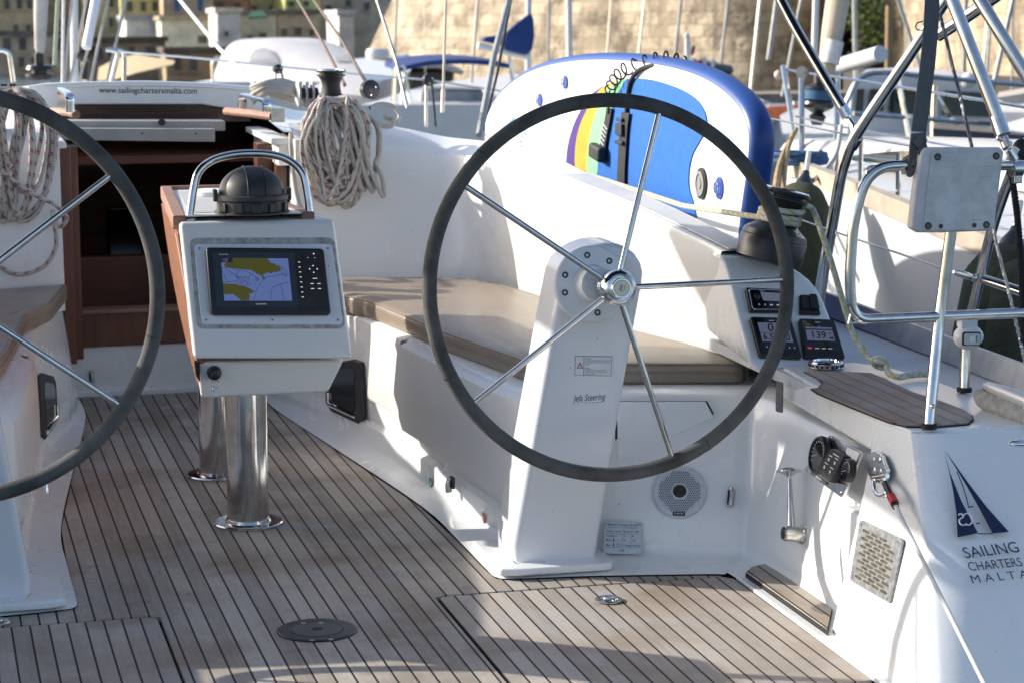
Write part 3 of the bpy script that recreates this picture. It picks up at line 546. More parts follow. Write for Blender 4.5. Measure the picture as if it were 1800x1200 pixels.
# top tray, trim and leaves
ZT = V((0, -.0, .0))
tl, tr = FQ[0], FQ[1]
m_ = MB(); m_.prism([V((-.170,6.43,.907)), V((.170,6.43,.907)), V((.10,7.40,.887)), V((-.10,7.40,.887))], (0,0,.004)); m_.build('tray', GELC, tb)
for s in (1, -1):
    m_ = MB(); m_.prism([V((.203*s,6.425,.872)), V((.165*s,6.425,.872)), V((.096*s,7.42,.862)), V((.132*s,7.42,.862))], (0,.0,.040)); m_.build('table_edge', WOODR, tb, bev=.004)
    lf = [V((.248*s, y, z)) for y, z in ((6.425,.862),(6.40,.80),(6.36,.70),(6.32,.60),(6.30,.52),(6.315,.46),(6.35,.425),(6.50,.42),(6.90,.46),(7.2,.54),(7.38,.64),(7.42,.74),(7.42,.848))]
    lf_n = 6.46 if s > 0 else 0
    lf = [V((s*(.176-.063*(p.y-6.36)/1.06-.052*(.862-p.z)/.45), max(p.y, lf_n), p.z)) for p in lf]
    m_ = MB(); m_.prism(lf, (.020*s,0,0)); L_ = m_.build('folding_leaf', TWOOD, tb, bev=.004)
    if s < 0: m_ = MB(); m_.prism([V((s*(.1965-.052*(.862-z)/.45), y, z)) for y, z in ((6.418,.862),(6.353,.70),(6.358,.70),(6.426,.862))], (.001*s,0,0)); m_.build('leaf_line', WHT, L_)
m_ = MB(); m_.box((0,7.42,.885), (.26,.02,.035)); m_.build('table_edge', WOODR, tb, bev=.003)
m_ = MB(); m_.prism([V((-.145,6.50,.9105)), V((.145,6.50,.9105)), V((.085,7.33,.8935)), V((-.085,7.33,.8935))], (0,0,.0006)); m_.build('tray_seal', mk('tray_seal', (.50,.49,.47), .5, var=.06), tb)
m_ = MB(); m_.lathe((.0,7.12,.900), (0,0,1), [(.062,0),(.062,.012),(.055,.016)], 28); m_.build('cup_holder_lid', WHT, tb)
# screen end
RQ = tq([(333,419),(587,418),(607,578),(346,578)]); TNn = TN
m_ = MB(); m_.prism(qpoly(RQ, rr01(0,0,1,1,.05,.07), TN, .0005), TN*.0016); m_.build('panel_recess', mk('panel_groove', (.50,.50,.49), .6, var=.25, sc=40), tb)
PQ = tq([(341,430),(583,430),(603,571),(354,571)])
m_ = MB(); m_.prism(qpoly(PQ, rr01(0,0,1,1,.03,.05), TN, .0015), TN*.004); plate = m_.build('screen_panel', GELP, tb, bev=.0015)
for s_, t_ in ((.035,.055),(.5,.055),(.965,.055),(.035,.945),(.5,.945),(.965,.945)):
    m_ = MB(); m_.lathe(quadpt(PQ, s_, t_)+TN*.0052, TN, [(.0042,0),(.0042,.0012)], 12); q_ = m_.build('screw', STLD, plate); m_ = MB(); m_.lathe(quadpt(PQ, s_, t_)+TN*.0065, TN, [(.0018,0),(.0018,.0003)], 8); m_.build('socket', INK, q_)
GQ = tq([(360,439),(567,441),(580,557),(369,557)])
plot = thing('chart_plotter', 'black chart plotter showing a coastline chart, set in the end of the table', 'chart plotter', tuple(quadpt(GQ,.5,.9)))
m_ = MB(); m_.prism(qpoly(GQ, rr01(0,0,1,1,.035,.06), TN, .0058), TN*.022); m_.build('housing', BLK, plot, bev=.006, seg=3)
LF = .0282
def gq(pts, lift, m, name, par, th=.0003): mb = MB(); mb.prism(qpoly(GQ, pts, TN, LF+lift), TN*th); return mb.build(name, m, par, flat=True)
gl = gq(rr01(.05,.075,.735,.90,.008), .0002, GLS, 'screen_glass', plot)
gq(rr01(.735,.06,.97,.90,.02), .0001, BLKM, 'key_panel', plot)
SX0, SX1, SY0, SY1 = .118, .682, .165, .800
def S(x, y): return (SX0+(SX1-SX0)*x, SY0+(SY1-SY0)*y)
def emis(name, col, st):
    m, t, b = nt(name); b.inputs['Base Color'].default_value = (.02,.02,.02,1); b.inputs['Emission Color'].default_value = (*col, 1); b.inputs['Emission Strength'].default_value = st; b.inputs['Roughness'].default_value = .2; b.inputs['Specular IOR Level'].default_value = .12; return m
SEA = emis('chart_sea', (.14,.21,.50), .32); LAND = emis('chart_land', (.078,.080,.008), .36); SCRG = emis('lcd_grey', (.20,.24,.36), .24); CINK = emis('chart_ink', (.01,.012,.04), .3)
scr = gq([S(0,0), S(1,0), S(1,1), S(0,1)], .0006, SEA, 'chart_screen', plot)
random.seed(3)
def coast(pts, amp, n=5):
    out = []
    for i in range(len(pts)-1):
        (a, b), (c, d) = pts[i], pts[i+1]
        for k in range(n): t = k/n; out.append((a+(c-a)*t+random.uniform(-amp, amp), b+(d-b)*t+random.uniform(-amp, amp)))
    return out+[pts[-1]]
land1 = [(.17,0),(.70,0)]+coast([(.70,0),(.72,.10),(.80,.14),(.86,.20),(.885,.27),(.80,.33),(.70,.35),(.62,.36),(.60,.40),(.63,.48),(.60,.50),(.57,.42),(.50,.36),(.42,.27),(.34,.24),(.28,.25),(.22,.18),(.16,.17),(.10,.24),(.05,.22),(.04,.15)], .016, 7)
land2 = [(0,.60),(.03,.60)]+coast([(.03,.60),(.20,.61),(.32,.67),(.43,.76),(.44,.80),(.38,.84),(.37,.99)], .012)+[(.24,1.0)]+coast([(.24,1),(.19,.92),(.14,.85),(.0,.85)], .012)
def ear(poly, lift, m, name, par):
    pts = [quadpt(GQ, *S(*p))+TN*(LF+lift) for p in poly]; bm = bmesh.new(); vs = [bm.verts.new(p-V(par['_o'])) for p in pts]; f = bm.faces.new(vs); bmesh.ops.triangulate(bm, faces=[f], ngon_method='EAR_CLIP')
    me = bpy.data.meshes.new(name); bm.to_mesh(me); bm.free(); me.materials.append(m); o = bpy.data.objects.new(name, me); COL.objects.link(o); o.parent = par; o['_o'] = list(par['_o']); return o
ear(land1, .0012, LAND, 'chart_land', scr); ear(land2, .0012, LAND, 'chart_land', scr)
m_ = MB()
def sl(p, q, w=.0013, lift=.0013):
    a = quadpt(GQ, *S(*p))+TN*(LF+lift); b = quadpt(GQ, *S(*q))+TN*(LF+lift); m_.tube([a, b], w*.5, 4)
for pl_ in ([(.0,.25),(.1,.2),(.2,.28),(.3,.30),(.4,.34),(.46,.42),(.53,.48)], [(.0,.58),(.1,.56),(.2,.54),(.3,.64),(.42,.76),(.47,.78)], [(.05,.25),(.34,.56),(.40,.64)], [(.24,.30),(.2,.45),(.30,.60)], [(.42,.36),(.36,.60),(.34,.66)], [(.57,.55),(.48,.78),(.44,.97)], [(.58,.53),(.66,.44),(.76,.42),(.88,.38),(.96,.42)], [(.97,.57),(.86,.60),(.73,.68),(.70,.80),(.69,.98)], [(.85,.6),(.88,.98)], [(.83,.15),(.92,.25),(.97,.38),(.90,.36),(.84,.28)], [(.0,.30),(.07,.56)], [(.2,.45),(.38,.45)]):
    for a, b in zip(pl_, pl_[1:]): sl(a, b)
for k in range(60): x, y = random.uniform(.02,.98), random.uniform(.1,.95); (sl((x, y), (x+.012, y), .0011) if (y > .42 or x > .75) and not (x < .4 and y > .6) else None)
for k in range(40): x = random.uniform(.02,.5); y = .30+.45*x+random.uniform(0,.16); sl((x, y), (x+.008, y+.01), .0008)
m_.build('chart_lines', CINK, scr)
m_ = MB(); c = quadpt(GQ, *S(.51,.505))+TN*(LF+.0016); u_ = (GQ[1]-GQ[0]).normalized(); v_ = u_.cross(TN); m_.tube(circle(c, u_, v_, .0042, 16), .0007, 5, closed=True); m_.lathe(c, TN, [(.0014,0),(.0014,.0003)], 8); m_.build('position_ring', CINK, scr)
b_ = gq([S(.0,0), S(.17,0), S(.17,.11), S(.0,.11)], .0014, CINK, 'chart_data_box', scr)
DIM = emis('key_print', (.5,.5,.52), .35)
for k in range(2): o = quadpt(GQ, *S(.02,.035+.045*k))+TN*LF; text('N 35 53.977 ' if k == 0 else 'E 14 30.066', o, u_, GQ[0]-GQ[3], .0022, DIM, scr, 'chart_data', lift=.0021, align='LEFT')
o = quadpt(GQ, *S(.92,.95))+TN*LF; text('0.5nm', o, u_, GQ[0]-GQ[3], .0022, CINK, scr, 'chart_scale', lift=.0018)
o = quadpt(GQ, .42,.850)+TN*LF; text('GARMIN', o, u_, GQ[0]-GQ[3], .0046, DIM, plot, 'brand_lettering', lift=.0008, sx=1.25)
o = quadpt(GQ, .105,.115)+TN*LF; text('GPSMAP 8008', o, u_, GQ[0]-GQ[3], .0028, DIM, plot, 'brand_lettering', lift=.0008, align='LEFT', sx=1.1)
m_ = MB()
def kb(x0, y0, x1, y1, lift=.0004, th=.0015): m_.prism(qpoly(GQ, rr01(x0, y0, x1, y1, .008, .012), TN, LF+lift), TN*th)
for k in range(8): kb(.752, .205+.075*k, .792, .235+.075*k)
kb(.82,.14,.935,.165); kb(.84,.245,.935,.395); kb(.84,.45,.95,.48)
for y in (.53,.605):
    for x in (.84,.90): kb(x, y, x+.045, y+.028)
m_.build('keys', BLK, plot)
m_ = MB()
def pr(x0, y0, x1, y1, lift=.0021): m_.prism(qpoly(GQ, [(x0,y0),(x1,y0),(x1,y1),(x0,y1)], TN, LF+lift), TN*.0002)
for k in range(8): pr(.764, .216+.075*k, .781, .225+.075*k)
for x in (.85,.908):
    for y in (.53,.605): pr(x, y+.009, x+.027, y+.018)
pr(.872,.461,.912,.469); pr(.898,.085,.91,.10); pr(.847,.15,.855,.156); pr(.905,.15,.913,.156)
for dx, dy in ((0,-.05),(0,.05),(-.032,0),(.032,0)): m_.prism(qpoly(GQ, [(.8875+dx-.007,.32+dy+.01),(.8875+dx,.32+dy-.012),(.8875+dx+.007,.32+dy+.01)], TN, LF+.0021), TN*.0002)
m_.build('key_prints', emis('key_white', (.75,.75,.75), .6), plot)
# posts
def post(px, py, lab):
    c = Pz(px, py, 0); c.x = 0
    m_ = MB(); m_.lathe(c, (0,0,1), [(.0605,.012),(.0605,.43)], 48); p_ = m_.build('post', STL, tb, label=lab)
    m_ = MB(); m_.lathe(c, (0,0,1), [(.102,.0005),(.102,.006),(.098,.009),(.068,.010),(.064,.018),(.061,.019)], 48); m_.build('flange', STL, p_, ang=25)
    return c
post(441, 919, 'nearer polished steel table post'); post(379, 835, 'farther polished steel table post')
# grab rail and compass with its dark hood
gr = [Py(333,384,6.45), Py(341,330,6.47), Py(350,302,6.48), Py(372,283,6.49), Py(405,273,6.49), Py(440,270,6.49), Py(475,272,6.49), Py(505,281,6.49), Py(527,299,6.48), Py(537,325,6.47), Py(545,384,6.45)]
m_ = MB(); m_.tube(bez(gr, 6), .0115, 14); g_ = m_.build('grab_rail', STL, tb)
for p in (gr[0], gr[-1]): m_ = MB(); m_.lathe(p-V((0,0,.006)), (0,0,1), [(.022,0),(.022,.006),(.014,.010)], 16); m_.build('rail_foot', STL, g_)
cc = Py(443, 382, 6.47); cc.z = .911
m_ = MB(); m_.lathe(cc, (0,0,1), [(.108,0),(.108,.004),(.100,.010),(.100,.036),(.106,.040),(.106,.052),(.100,.055)], 48); cp = m_.build('compass_base', DGR, tb, ang=25)
m_ = MB(); m_.lathe(cc, (0,0,1), [(.094*math.cos(a), .055+.078*math.sin(a)) for a in [PI/2*k/12 for k in range(13)]], 48); m_.build('compass_hood', DGR, cp)
m_ = MB()
for dx in (-.022,.030): 
    m_.tube([cc+V((dx*1.0+.0*math.cos(a), -.0955*math.cos(a)*math.sqrt(max(0,1-(dx/.095)**2)), .055+.0795*math.sin(a)*math.sqrt(max(0,1-(dx/.095)**2)))) for a in [PI*k/20 for k in range(21)]], .0022, 6)
for a in (-150,-120,-90,-62,-30): a = math.radians(a); m_.box(cc+V((.101*math.cos(a), .101*math.sin(a), .020)), (.012,.028,.024), Matrix.Rotation(a, 3, 'Z'))
for sx in (-1, 1): m_.box(cc+V((sx*.106,-.01,.052)), (.010,.03,.034))
m_.build('hood_ribs', DGR, cp, bev=.002)
# switch with keyring under the table end
kc = Py(377, 655, 6.295); m_ = MB(); m_.lathe(kc, (0,-1,0), [(.020,-.01),(.020,.004),(.014,.007),(.010,.018),(.013,.020),(.012,.034),(.005,.037)], 20); sw = m_.build('ignition_switch', BLK, tb)
m_ = MB(); a = kc+V((0,-.03,-.014)); m_.tube(circle(a+V((.0,-.004,-.012)), (1,0,0), (0,.2,1), .010, 14), .0012, 5, closed=True); m_.tube([a+V((-.01,0,.0)), a+V((-.014,-.002,-.02)), a+V((-.006,-.002,-.034))], .0018, 6); m_.box(a+V((-.002,-.004,-.036)), (.007,.003,.022)); m_.build('keyring', CHR, sw)
m_ = MB(); m_.prism([Py(x, y, 6.285) for x, y in ((342,634),(351,636),(352,672),(345,660))], (0,.02,0)); m_.build('edge_rubber', RUB, tb)
# ================================================================== seat cushions
def cushion(s, label):
    ip = [Pz(606,505,.49), Pz(650,530,.49), Pz(790,588,.49), Pz(905,628,.49), Pz(945,642,.49), Pz(985,643,.49), Pz(1105,640,.49), Pz(1318,640,.49)]
    ip[0] = V((.475,7.70,.49)); ring = [V((.395,8.17,.49))]+[ip[0]]+ip[1:]
    bk = [Pz(1230,608,.49), Pz(1120,580,.49), Pz(970,525,.49), Pz(905,505,.49), Pz(860,494,.49), Pz(830,491,.49), Pz(783,488,.49), Pz(700,487,.49)]
    ring = [p for p in ring]+[V((p.x-.012, p.y-.012, .49)) for p in bk]
    ring = [V((p.x*s, p.y, .49)) for p in ring]
    c = sum(ring, V((0,0,0)))/len(ring); loop = []
    loop = fillet(ring+[ring[0]], .05, 3); loop = loop[:-1]
    m_ = MB(); rows = []; n_ = len(loop)
    for i, (ins, z) in enumerate(((.03,.432),(.006,.434),(.0,.440),(.0,.462),(.0005,.4635),(.0,.465),(.0,.476),(.004,.485),(.014,.491),(.035,.495),(.09,.499))):
        r = []
        for k, p in enumerate(loop):
            d = V((c.x-p.x, c.y-p.y, 0)); L = d.length; q = p+d/L*min(ins*1.3, L*.9); wob = .0012*math.sin(k*2.7+i) + .001*math.sin(k*1.1)
            r.append(V((q.x, q.y, z+(wob if i > 6 else 0))))
        rows.append(r+[r[0]])
    m_.grid(rows); m_.add(rows[-1][:-1], [list(range(n_))]); m_.add(rows[0][:-1], [list(range(n_))])
    o = lone(m_, 'seat_cushion', CUSH, label, 'cushion', 'cockpit bench cushions', ang=50)
    m_ = MB(); m_.tube([p+V(((c.x-p.x)*-.004, (c.y-p.y)*-.003, -.0255)) for p in loop], .0016, 5, closed=True); m_.build('seam_piping', CUSH, o)
    m_ = MB(); m_.tube([p+V(((c.x-p.x)*.010, (c.y-p.y)*.008, -.0005)) for p in loop], .0026, 6, closed=True); m_.build('edge_piping', CUSH, o)
    return o
cushion(1, 'long tan vinyl cushion, sunlit and shaded, on the bench behind the complete wheel')
cush2 = cushion(-1, 'tan vinyl cushion in shade on the far left bench, only its inner end seen')
# ================================================================== instruments on the console
CN = CPN
def cq(pts, lift=.013): return [Pl(x, y, CP0, CN)+CN*lift for x, y in pts]      # lift clears the bevelled console face
CL = .0125
def device(name, label, cat, Qpx, th, m, r=(.05,.06), bev=.004):
    Q = [Pl(x, y, CP0, CN) for x, y in Qpx]
    t = thing(name, label, cat, tuple(quadpt(Q,.5,1)))
    mb = MB(); mb.prism(qpoly(Q, rr01(0,0,1,1,*r), CN, .0005), CN*th); b = mb.build('housing', m, t, bev=bev, seg=3)
    return t, Q, b
def dpart(Q, pts, lift, m, name, par, th=.0004): mb = MB(); mb.prism(qpoly(Q, pts, CN, lift), CN*th); return mb.build(name, m, par, flat=True)
def dtext(Q, s_, x, y, h, m, par, lift, name='digits', align='CENTER', sx=1, bold=0):
    o = quadpt(Q, x, y); return text(s_, o, Q[1]-Q[0], Q[0]-Q[3], h, m, par, name, lift, align, 0, sx, bold)
LCD = emis('lcd_face', (.17,.20,.33), .24); LCDI = emis('lcd_ink', (.004,.004,.008), .05)
R1, Q, b = device('radio_remote', 'black marine radio remote with chrome rim and blank grey screen, on the console', 'radio', [(1308,510),(1379,513),(1389,553),(1316,552)], .016, BLK)
m_ = MB(); m_.tube([p+CN*.0155 for p in qpoly(Q, rr01(.06,.08,.94,.92,.06,.1), CN, 0)], .0016, 6, closed=True); m_.build('chrome_rim', CHR, R1)
dpart(Q, rr01(.10,.12,.92,.86,.04), .0168, GLS, 'face', R1); dpart(Q, [(.33,.20),(.80,.22),(.82,.58),(.36,.56)], .0174, SCRG, 'lcd_screen', R1)
m_ = MB(); m_.lathe(quadpt(Q,.215,.42)+CN*.0168, CN, [(.0085,0),(.0085,.006),(.006,.008)], 20); m_.build('knob', BLK, R1)
m_ = MB(); 
for x in (.24,.38): m_.tube(circle(quadpt(Q,x,.73)+CN*.0174, (Q[1]-Q[0]).normalized(), (Q[0]-Q[3]).normalized(), .0022, 10), .0005, 4, closed=True)
for x in (.50,.66,.82): m_.prism(qpoly(Q, [(x,.71),(x+.07,.71),(x+.07,.76),(x,.76)], CN, .0174), CN*.0002)
m_.build('key_prints', DIM, R1); dtext(Q, 'FUSION', .38, .16, .0028, DIM, R1, .0176, 'brand_lettering')
R2, Q, b = device('socket_cover', 'small black flap cover right of the radio remote on the console', 'socket cover', [(1404,521),(1433,523),(1441,556),(1404,555)], .010, BLKM, (.06,.06))
dpart(Q, rr01(.08,.06,.55,.78,.05), .0108, BLKM, 'flap', R2, .005); dpart(Q, rr01(.52,.02,.94,.80,.08), .0108, BLK, 'flap', R2, .009)
R3, Q, b = device('speed_display', 'square black display half hidden by the wheel rim, reading 0.0 and 6.5', 'display', [(1315,562),(1387,564),(1407,634),(1333,631)], .018, BLK, (.06,.06))
s1 = dpart(Q, rr01(.06,.05,.94,.83,.02), .0186, GLS, 'face', R3); s2 = dpart(Q, [(.14,.155),(.88,.155),(.88,.63),(.14,.63)], .0192, LCD, 'lcd_screen', R3)
dpart(Q, [(.14,.415),(.88,.415),(.88,.425),(.14,.425)], .0198, LCDI, 'divider', s2); dpart(Q, [(.50,.42),(.51,.42),(.51,.63),(.50,.63)], .0198, LCDI, 'divider', s2)
dtext(Q, '0.0', .53, .285, .0255, LCDI, s2, .0200, sx=1.0, bold=.012); dtext(Q, '6.5', .31, .525, .019, LCDI, s2, .0200, bold=.012); dtext(Q, '0.0', .70, .525, .019, LCDI, s2, .0200, bold=.012); dtext(Q, 'GARMIN', .5, .10, .0030, DIM, R3, .0192, 'brand_lettering')
for x in (.2,.38,.56,.74,.86): dpart(Q, [(x,.755),(x+.025,.755),(x+.025,.775),(x,.775)], .0192, DIM, 'key_print', R3, .0002)
R4, Q, b = device('autopilot_display', 'square black autopilot display reading 139 degrees, right of the wheel rim', 'display', [(1401,565),(1463,567),(1483,635),(1411,633)], .018, BLK, (.06,.06))
s1 = dpart(Q, rr01(.06,.05,.94,.83,.02), .0186, GLS, 'face', R4); s2 = dpart(Q, [(.13,.30),(.85,.30),(.85,.57),(.13,.57)], .0192, LCD, 'lcd_screen', R4); dpart(Q, [(.13,.225),(.85,.225),(.85,.27),(.13,.27)], .0192, LCD, 'lcd_scale', R4); dpart(Q, [(.45,.27),(.57,.27),(.51,.19)], .0196, emis('lcd_blue', (.03,.06,.22), .8), 'lcd_pointer', R4)
dtext(Q, '139', .44, .435, .0225, LCDI, s2, .0200, bold=.006); dtext(Q, 'o', .76, .375, .0095, LCDI, s2, .0200, bold=.01); dtext(Q, 'M', .77, .505, .0095, LCDI, s2, .0200, bold=.01); dtext(Q, 'GARMIN', .5, .10, .0030, DIM, R4, .0192, 'brand_lettering'); dtext(Q, 'Standby', .22, .165, .003, emis('lcd_amber', (.30,.22,.05), .5), R4, .0192, 'mode_lettering')
dpart(Q, rr01(.10,.745,.21,.785,.02), .0192, emis('lcd_red', (.55,.02,.03), .6), 'stby_key', R4, .0002)
for x in (.29,.46,.62): dpart(Q, [(x,.76),(x+.10,.76),(x+.10,.778),(x,.778)], .0192, DIM, 'key_print', R4, .0002)
# low round compass ring at the foot of the console
c = Pz(1452, 644, .545); m_ = MB(); m_.lathe(c, (0,0,1), [(.046,0),(.046,.012),(.042,.016),(.036,.016),(.034,.010),(.0,.010)], 40)
ch = lone(m_, 'compass_ring', CHR, 'shiny round compass ring lying at the foot of the displays', 'compass', ang=25)
m_ = MB(); m_.lathe(c+V((0,0,.0105)), (0,0,1), [(.034,0),(.034,.001)], 32); m_.build('glass', GLS, ch); m_ = MB()
for k in range(20): a = 2*PI*k/20; m_.box(c+V((.0463*math.cos(a), .0463*math.sin(a), .006)), (.003,.007,.007), Matrix.Rotation(a, 3, 'Z'))
m_.build('scale_marks', INK, ch)
# helm seat teak
hs = [(1414,653),(1448,653),(1492,654),(1530,656),(1560,668),(1600,688),(1650,704),(1690,719),(1707,729),(1709,737),(1700,744),(1640,749),(1592,748),(1562,741),(1500,716),(1440,691),(1428,683),(1441,681),(1448,673),(1437,664)]
HS = [Pz(x, y, .541) for x, y in hs]
for s in (1, -1):
    m_ = MB(); c = sum(HS, V((0,0,0)))/len(HS); m_.prism([mir(p+(p-c).normalized()*.006-V((0,0,.003)), s) for p in HS], (0,0,.003)); m_.build('seat_teak_caulk', RUB, boat, flat=True)
    m_ = MB(); m_.prism([mir(p-V((0,0,.003)), s) for p in HS], (0,0,.005)); m_.build('seat_teak', TEAKS, boat, flat=True)
# ================================================================== fittings on the risers
def wallframe(px, py, u0):                      # plane of the aft riser near a pixel
    a, b, c = riser(u0-.4, .5), riser(u0+.4, .5), riser(u0, .9); n = (b-a).cross(c-riser(u0,.1)).normalized(); n = n if n.y < 0 else -n
    p = Pl(px, py, riser(u0, .5), n); u = (b-a).normalized(); v = n.cross(u); v = v if v.z > 0 else -v; return p, u, v, n
p, u, v, n = wallframe(1195, 865, 8.9); p = p+n*.004
sp_ = thing('loudspeaker', 'round white loudspeaker with a perforated grille on the aft bench wall', 'loudspeaker', tuple(p))
m_ = MB(); m_.lathe(p-n*.004, n, [(.0755,0),(.0755,.006),(.071,.012),(.064,.014),(.062,.0125),(.0,.0125)], 56); body = m_.build('housing', mk('speaker_white', (.56,.60,.64), .4, var=.04), sp_, ang=20)
pts = []; st = .0058
for j in range(-12, 13):
    for i in range(-12, 13):
        x = (i+(j % 2)*.5)*st; y = j*st*.866
        r = math.hypot(x, y); 
        if .024 < r and max(abs(x), abs(y)*.99, (abs(x)+abs(y))*.74) < .056: pts.append((x, y))
m_ = MB()
for x, y in pts: o = p+n*.0088+u*x+v*y; m_.prism([o+(u*math.cos(2*PI*k/7)+v*math.sin(2*PI*k/7))*.0019 for k in range(7)], n*.0003)
m_.build('grille_holes', INK, sp_, flat=True)
m_ = MB(); m_.lathe(p+n*.0085, n, [(.0215,0),(.0215,.002),(.019,.003),(.0185,.0015)], 32); m_.build('centre_ring', mk('speaker_ring', (.62,.65,.68), .4), sp_)
m_ = MB(); m_.lathe(p+n*.0085, n, [(.0185,0),(.0185,.0022),(.012,.0045),(.0,.005)], 32); m_.build('tweeter', mk('tweeter_cloth', (.05,.045,.045), .8, var=.4, sc=300), sp_)
m_ = MB(); m_.prism(rrect(p+n*.0088-v*.0635, u, v, .034, .0115, .0025), n*.0012); bd = m_.build('brand_badge', INK, sp_)
text('FUSION', p+n*.0100-v*.0635, u, v, .0055, WINK, sp_, 'badge_lettering', lift=.0004)
p, u, v, n = wallframe(1284, 874, 9.75)
ph = thing('slot_handle', 'small upright steel slot handle on the wall right of the loudspeaker', 'handle', tuple(p)); slot_handle('plate', p, u, v, n, .060, .026, STLD, ph)
p, u, v, n = wallframe(1371, 697, 10.3)
p = Px(1371, 697, 1.302); n = V((-1,-.25,0)).normalized(); u = V((.25,-1,0)).normalized(); v = V((0,0,1))
m_ = MB(); m_.prism(rrect(p, u, v, .030, .082, .004), n*.003); lone(m_, 'drain_patch', mk('grey_patch', (.20,.195,.19), .7, var=.2, sc=60), 'narrow grey patch low under the console beside the helm seat', 'patch')
# builder's plate
a = riser(8, .25); n0 = wallframe(1095, 943, 8.35)
p, u, v, n = n0; p = p+n*.010; Q = [Pl(x, y, p, n) for x, y in ((1063,915),(1128,917),(1126,973),(1060,972))]
bp = thing('builder_plate', 'engraved metal plate listing the yacht builder and load limits, by the pedestal foot', 'plate', tuple(quadpt(Q,.5,1)))
PLT = mk('plate_metal', (.58,.61,.62), .38, .25, var=.06, sc=50); m_ = MB(); m_.prism(qpoly(Q, rr01(0,0,1,1,.02), n, .001), n*.0014); pl = m_.build('plate', PLT, bp)
m_ = MB()
for s_, t_ in ((.055,.075),(.945,.075),(.045,.925),(.93,.925)): m_.lathe(quadpt(Q, s_, t_)+n*.0024, n, [(.0038,0),(.003,.0015)], 10)
m_.build('rivets', STLD, pl)
def bt(s_, x, y, x2, h, lift=.0027):
    o = quadpt(Q, x, y); o2 = quadpt(Q, x2, y); t = text(s_, o, Q[1]-Q[0], Q[0]-Q[3], h, INK, bp, 'engraving', lift, 'LEFT', 0, 1, .012)
    uu = (Q[1]-Q[0]).normalized(); xs = [q.co.dot(uu) for q in t.data.vertices]; k = (o2-o).length/(max(xs)-min(xs)); a0 = o-V(bp['_o'])
    for q in t.data.vertices: d = (q.co-a0).dot(uu); q.co += uu*d*(k-1)
for l in (('Bavaria Yachtbau GmbH',.10,.105,.90,.0056),('Bavariastrasse 1, D-97232 Giebelstadt',.12,.185,.89,.0030),('Sailing Yacht  "Bavaria C 45"',.06,.31,.94,.0052),('Category',.06,.45,.35,.0052),('A',.54,.45,.575,.0052),('B',.76,.45,.795,.0052),('Max.',.06,.585,.20,.0050),('8',.54,.585,.57,.0052),('14',.76,.585,.83,.0052),('Max.',.06,.74,.20,.0050),('1350kg',.52,.745,.72,.0050),('1963kg',.755,.745,.965,.0050),('CE',.42,.90,.56,.0068)): bt(*l)
m_ = MB()
def pr_(x0, y0, x1, y1): m_.prism(qpoly(Q, [(x0,y0),(x1,y0),(x1,y1),(x0,y1)], n, .0027), n*.0002)
pr_(.04,.385,.97,.392); pr_(.04,.81,.97,.817); pr_(.50,.385,.506,.81); pr_(.73,.385,.736,.81)
for y in (.585,.735): pr_(.255,y-.04,.285,y+.045); pr_(.262,y-.065,.278,y-.045)
pr_(.36,.71,.46,.72); pr_(.36,.77,.46,.78); pr_(.36,.71,.37,.78); pr_(.45,.71,.46,.78); m_.build('engraving', INK, bp, flat=True)
# pull catch and the two little safety stickers on the bench front
def frontpt(px, py, u0, off): a, b, c = riser(u0-.3,.3), riser(u0+.3,.3), riser(u0,.7); n = (b-a).cross(c-a).normalized(); n = n if n.x < 0 else -n; p = Pl(px, py, riser(u0,.3)+n*off, n); u = (b-a).normalized(); v = n.cross(u); return p, u, (v if v.z > 0 else -v), n
p, u, v, n = frontpt(797, 847, 3.2, .036); lc = thing('locker_catch', 'black over-centre catch at the lower edge of the locker lid', 'catch', tuple(p))
m_ = MB(); m_.prism(rrect(p, u, v, .034, .036, .004), n*.008); q = m_.build('catch_plate', BLK, lc, bev=.002); m_ = MB(); m_.tube([p+n*.012+v*.010-u*.012, p+n*.016+v*.012, p+n*.012+v*.010+u*.012], .004, 8); m_.tube([p+n*.014+v*.012, p+n*.018-v*.006, p+n*.014-v*.028], [.006,.008,.011], 10); m_.build('hook', STLD, lc)
a = V((E0[3][0]*.16+E2[3][0]*.84, E0[3][1]*.16+E2[3][1]*.84, .06)); b = V((E0[2][0]*.16+E2[2][0]*.84, E0[2][1]*.16+E2[2][1]*.84, .06)); u = (a-b).normalized(); n = V((u.y,-u.x,0)); n = n if n.x < 0 else -n; v = V((0,0,1)); p = Pl(757, 852, a+n*.006, n); m_ = MB(); m_.prism(rrect(p, u, v, .026, .046, .002), n*.0006); gs = lone(m_, 'safety_sticker', GRN, 'small green and white lifeboat symbol sticker low on the bench front', 'sticker')
m_ = MB(); m_.prism([p+n*.0008+u*a+v*b for a, b in ((-.007,-.002),(.007,-.002),(.001,.018))], n*.0003); m_.prism([p+n*.0008+u*a+v*b for a, b in ((-.008,-.006),(.008,-.006),(.005,-.011),(-.005,-.011))], n*.0003); m_.build('symbol', WINK, gs, flat=True)
m_ = MB(); m_.prism([p+n*.0008+u*a+v*b for a, b in ((-.012,-.0135),(.012,-.0135),(.012,-.0145),(-.012,-.0145))], n*.0003); m_.build('symbol', INK, gs, flat=True)
a = V((E0[4][0]*.15+E2[4][0]*.85, E0[4][1]*.15+E2[4][1]*.85, .06)); b = V((E0[3][0]*.16+E2[3][0]*.84, E0[3][1]*.16+E2[3][1]*.84, .06)); u = (a-b).normalized(); n = V((u.y,-u.x,0)); n = n if n.x < 0 else -n; v = V((0,0,1)); p = Pl(850, 912, a+n*.008, n)
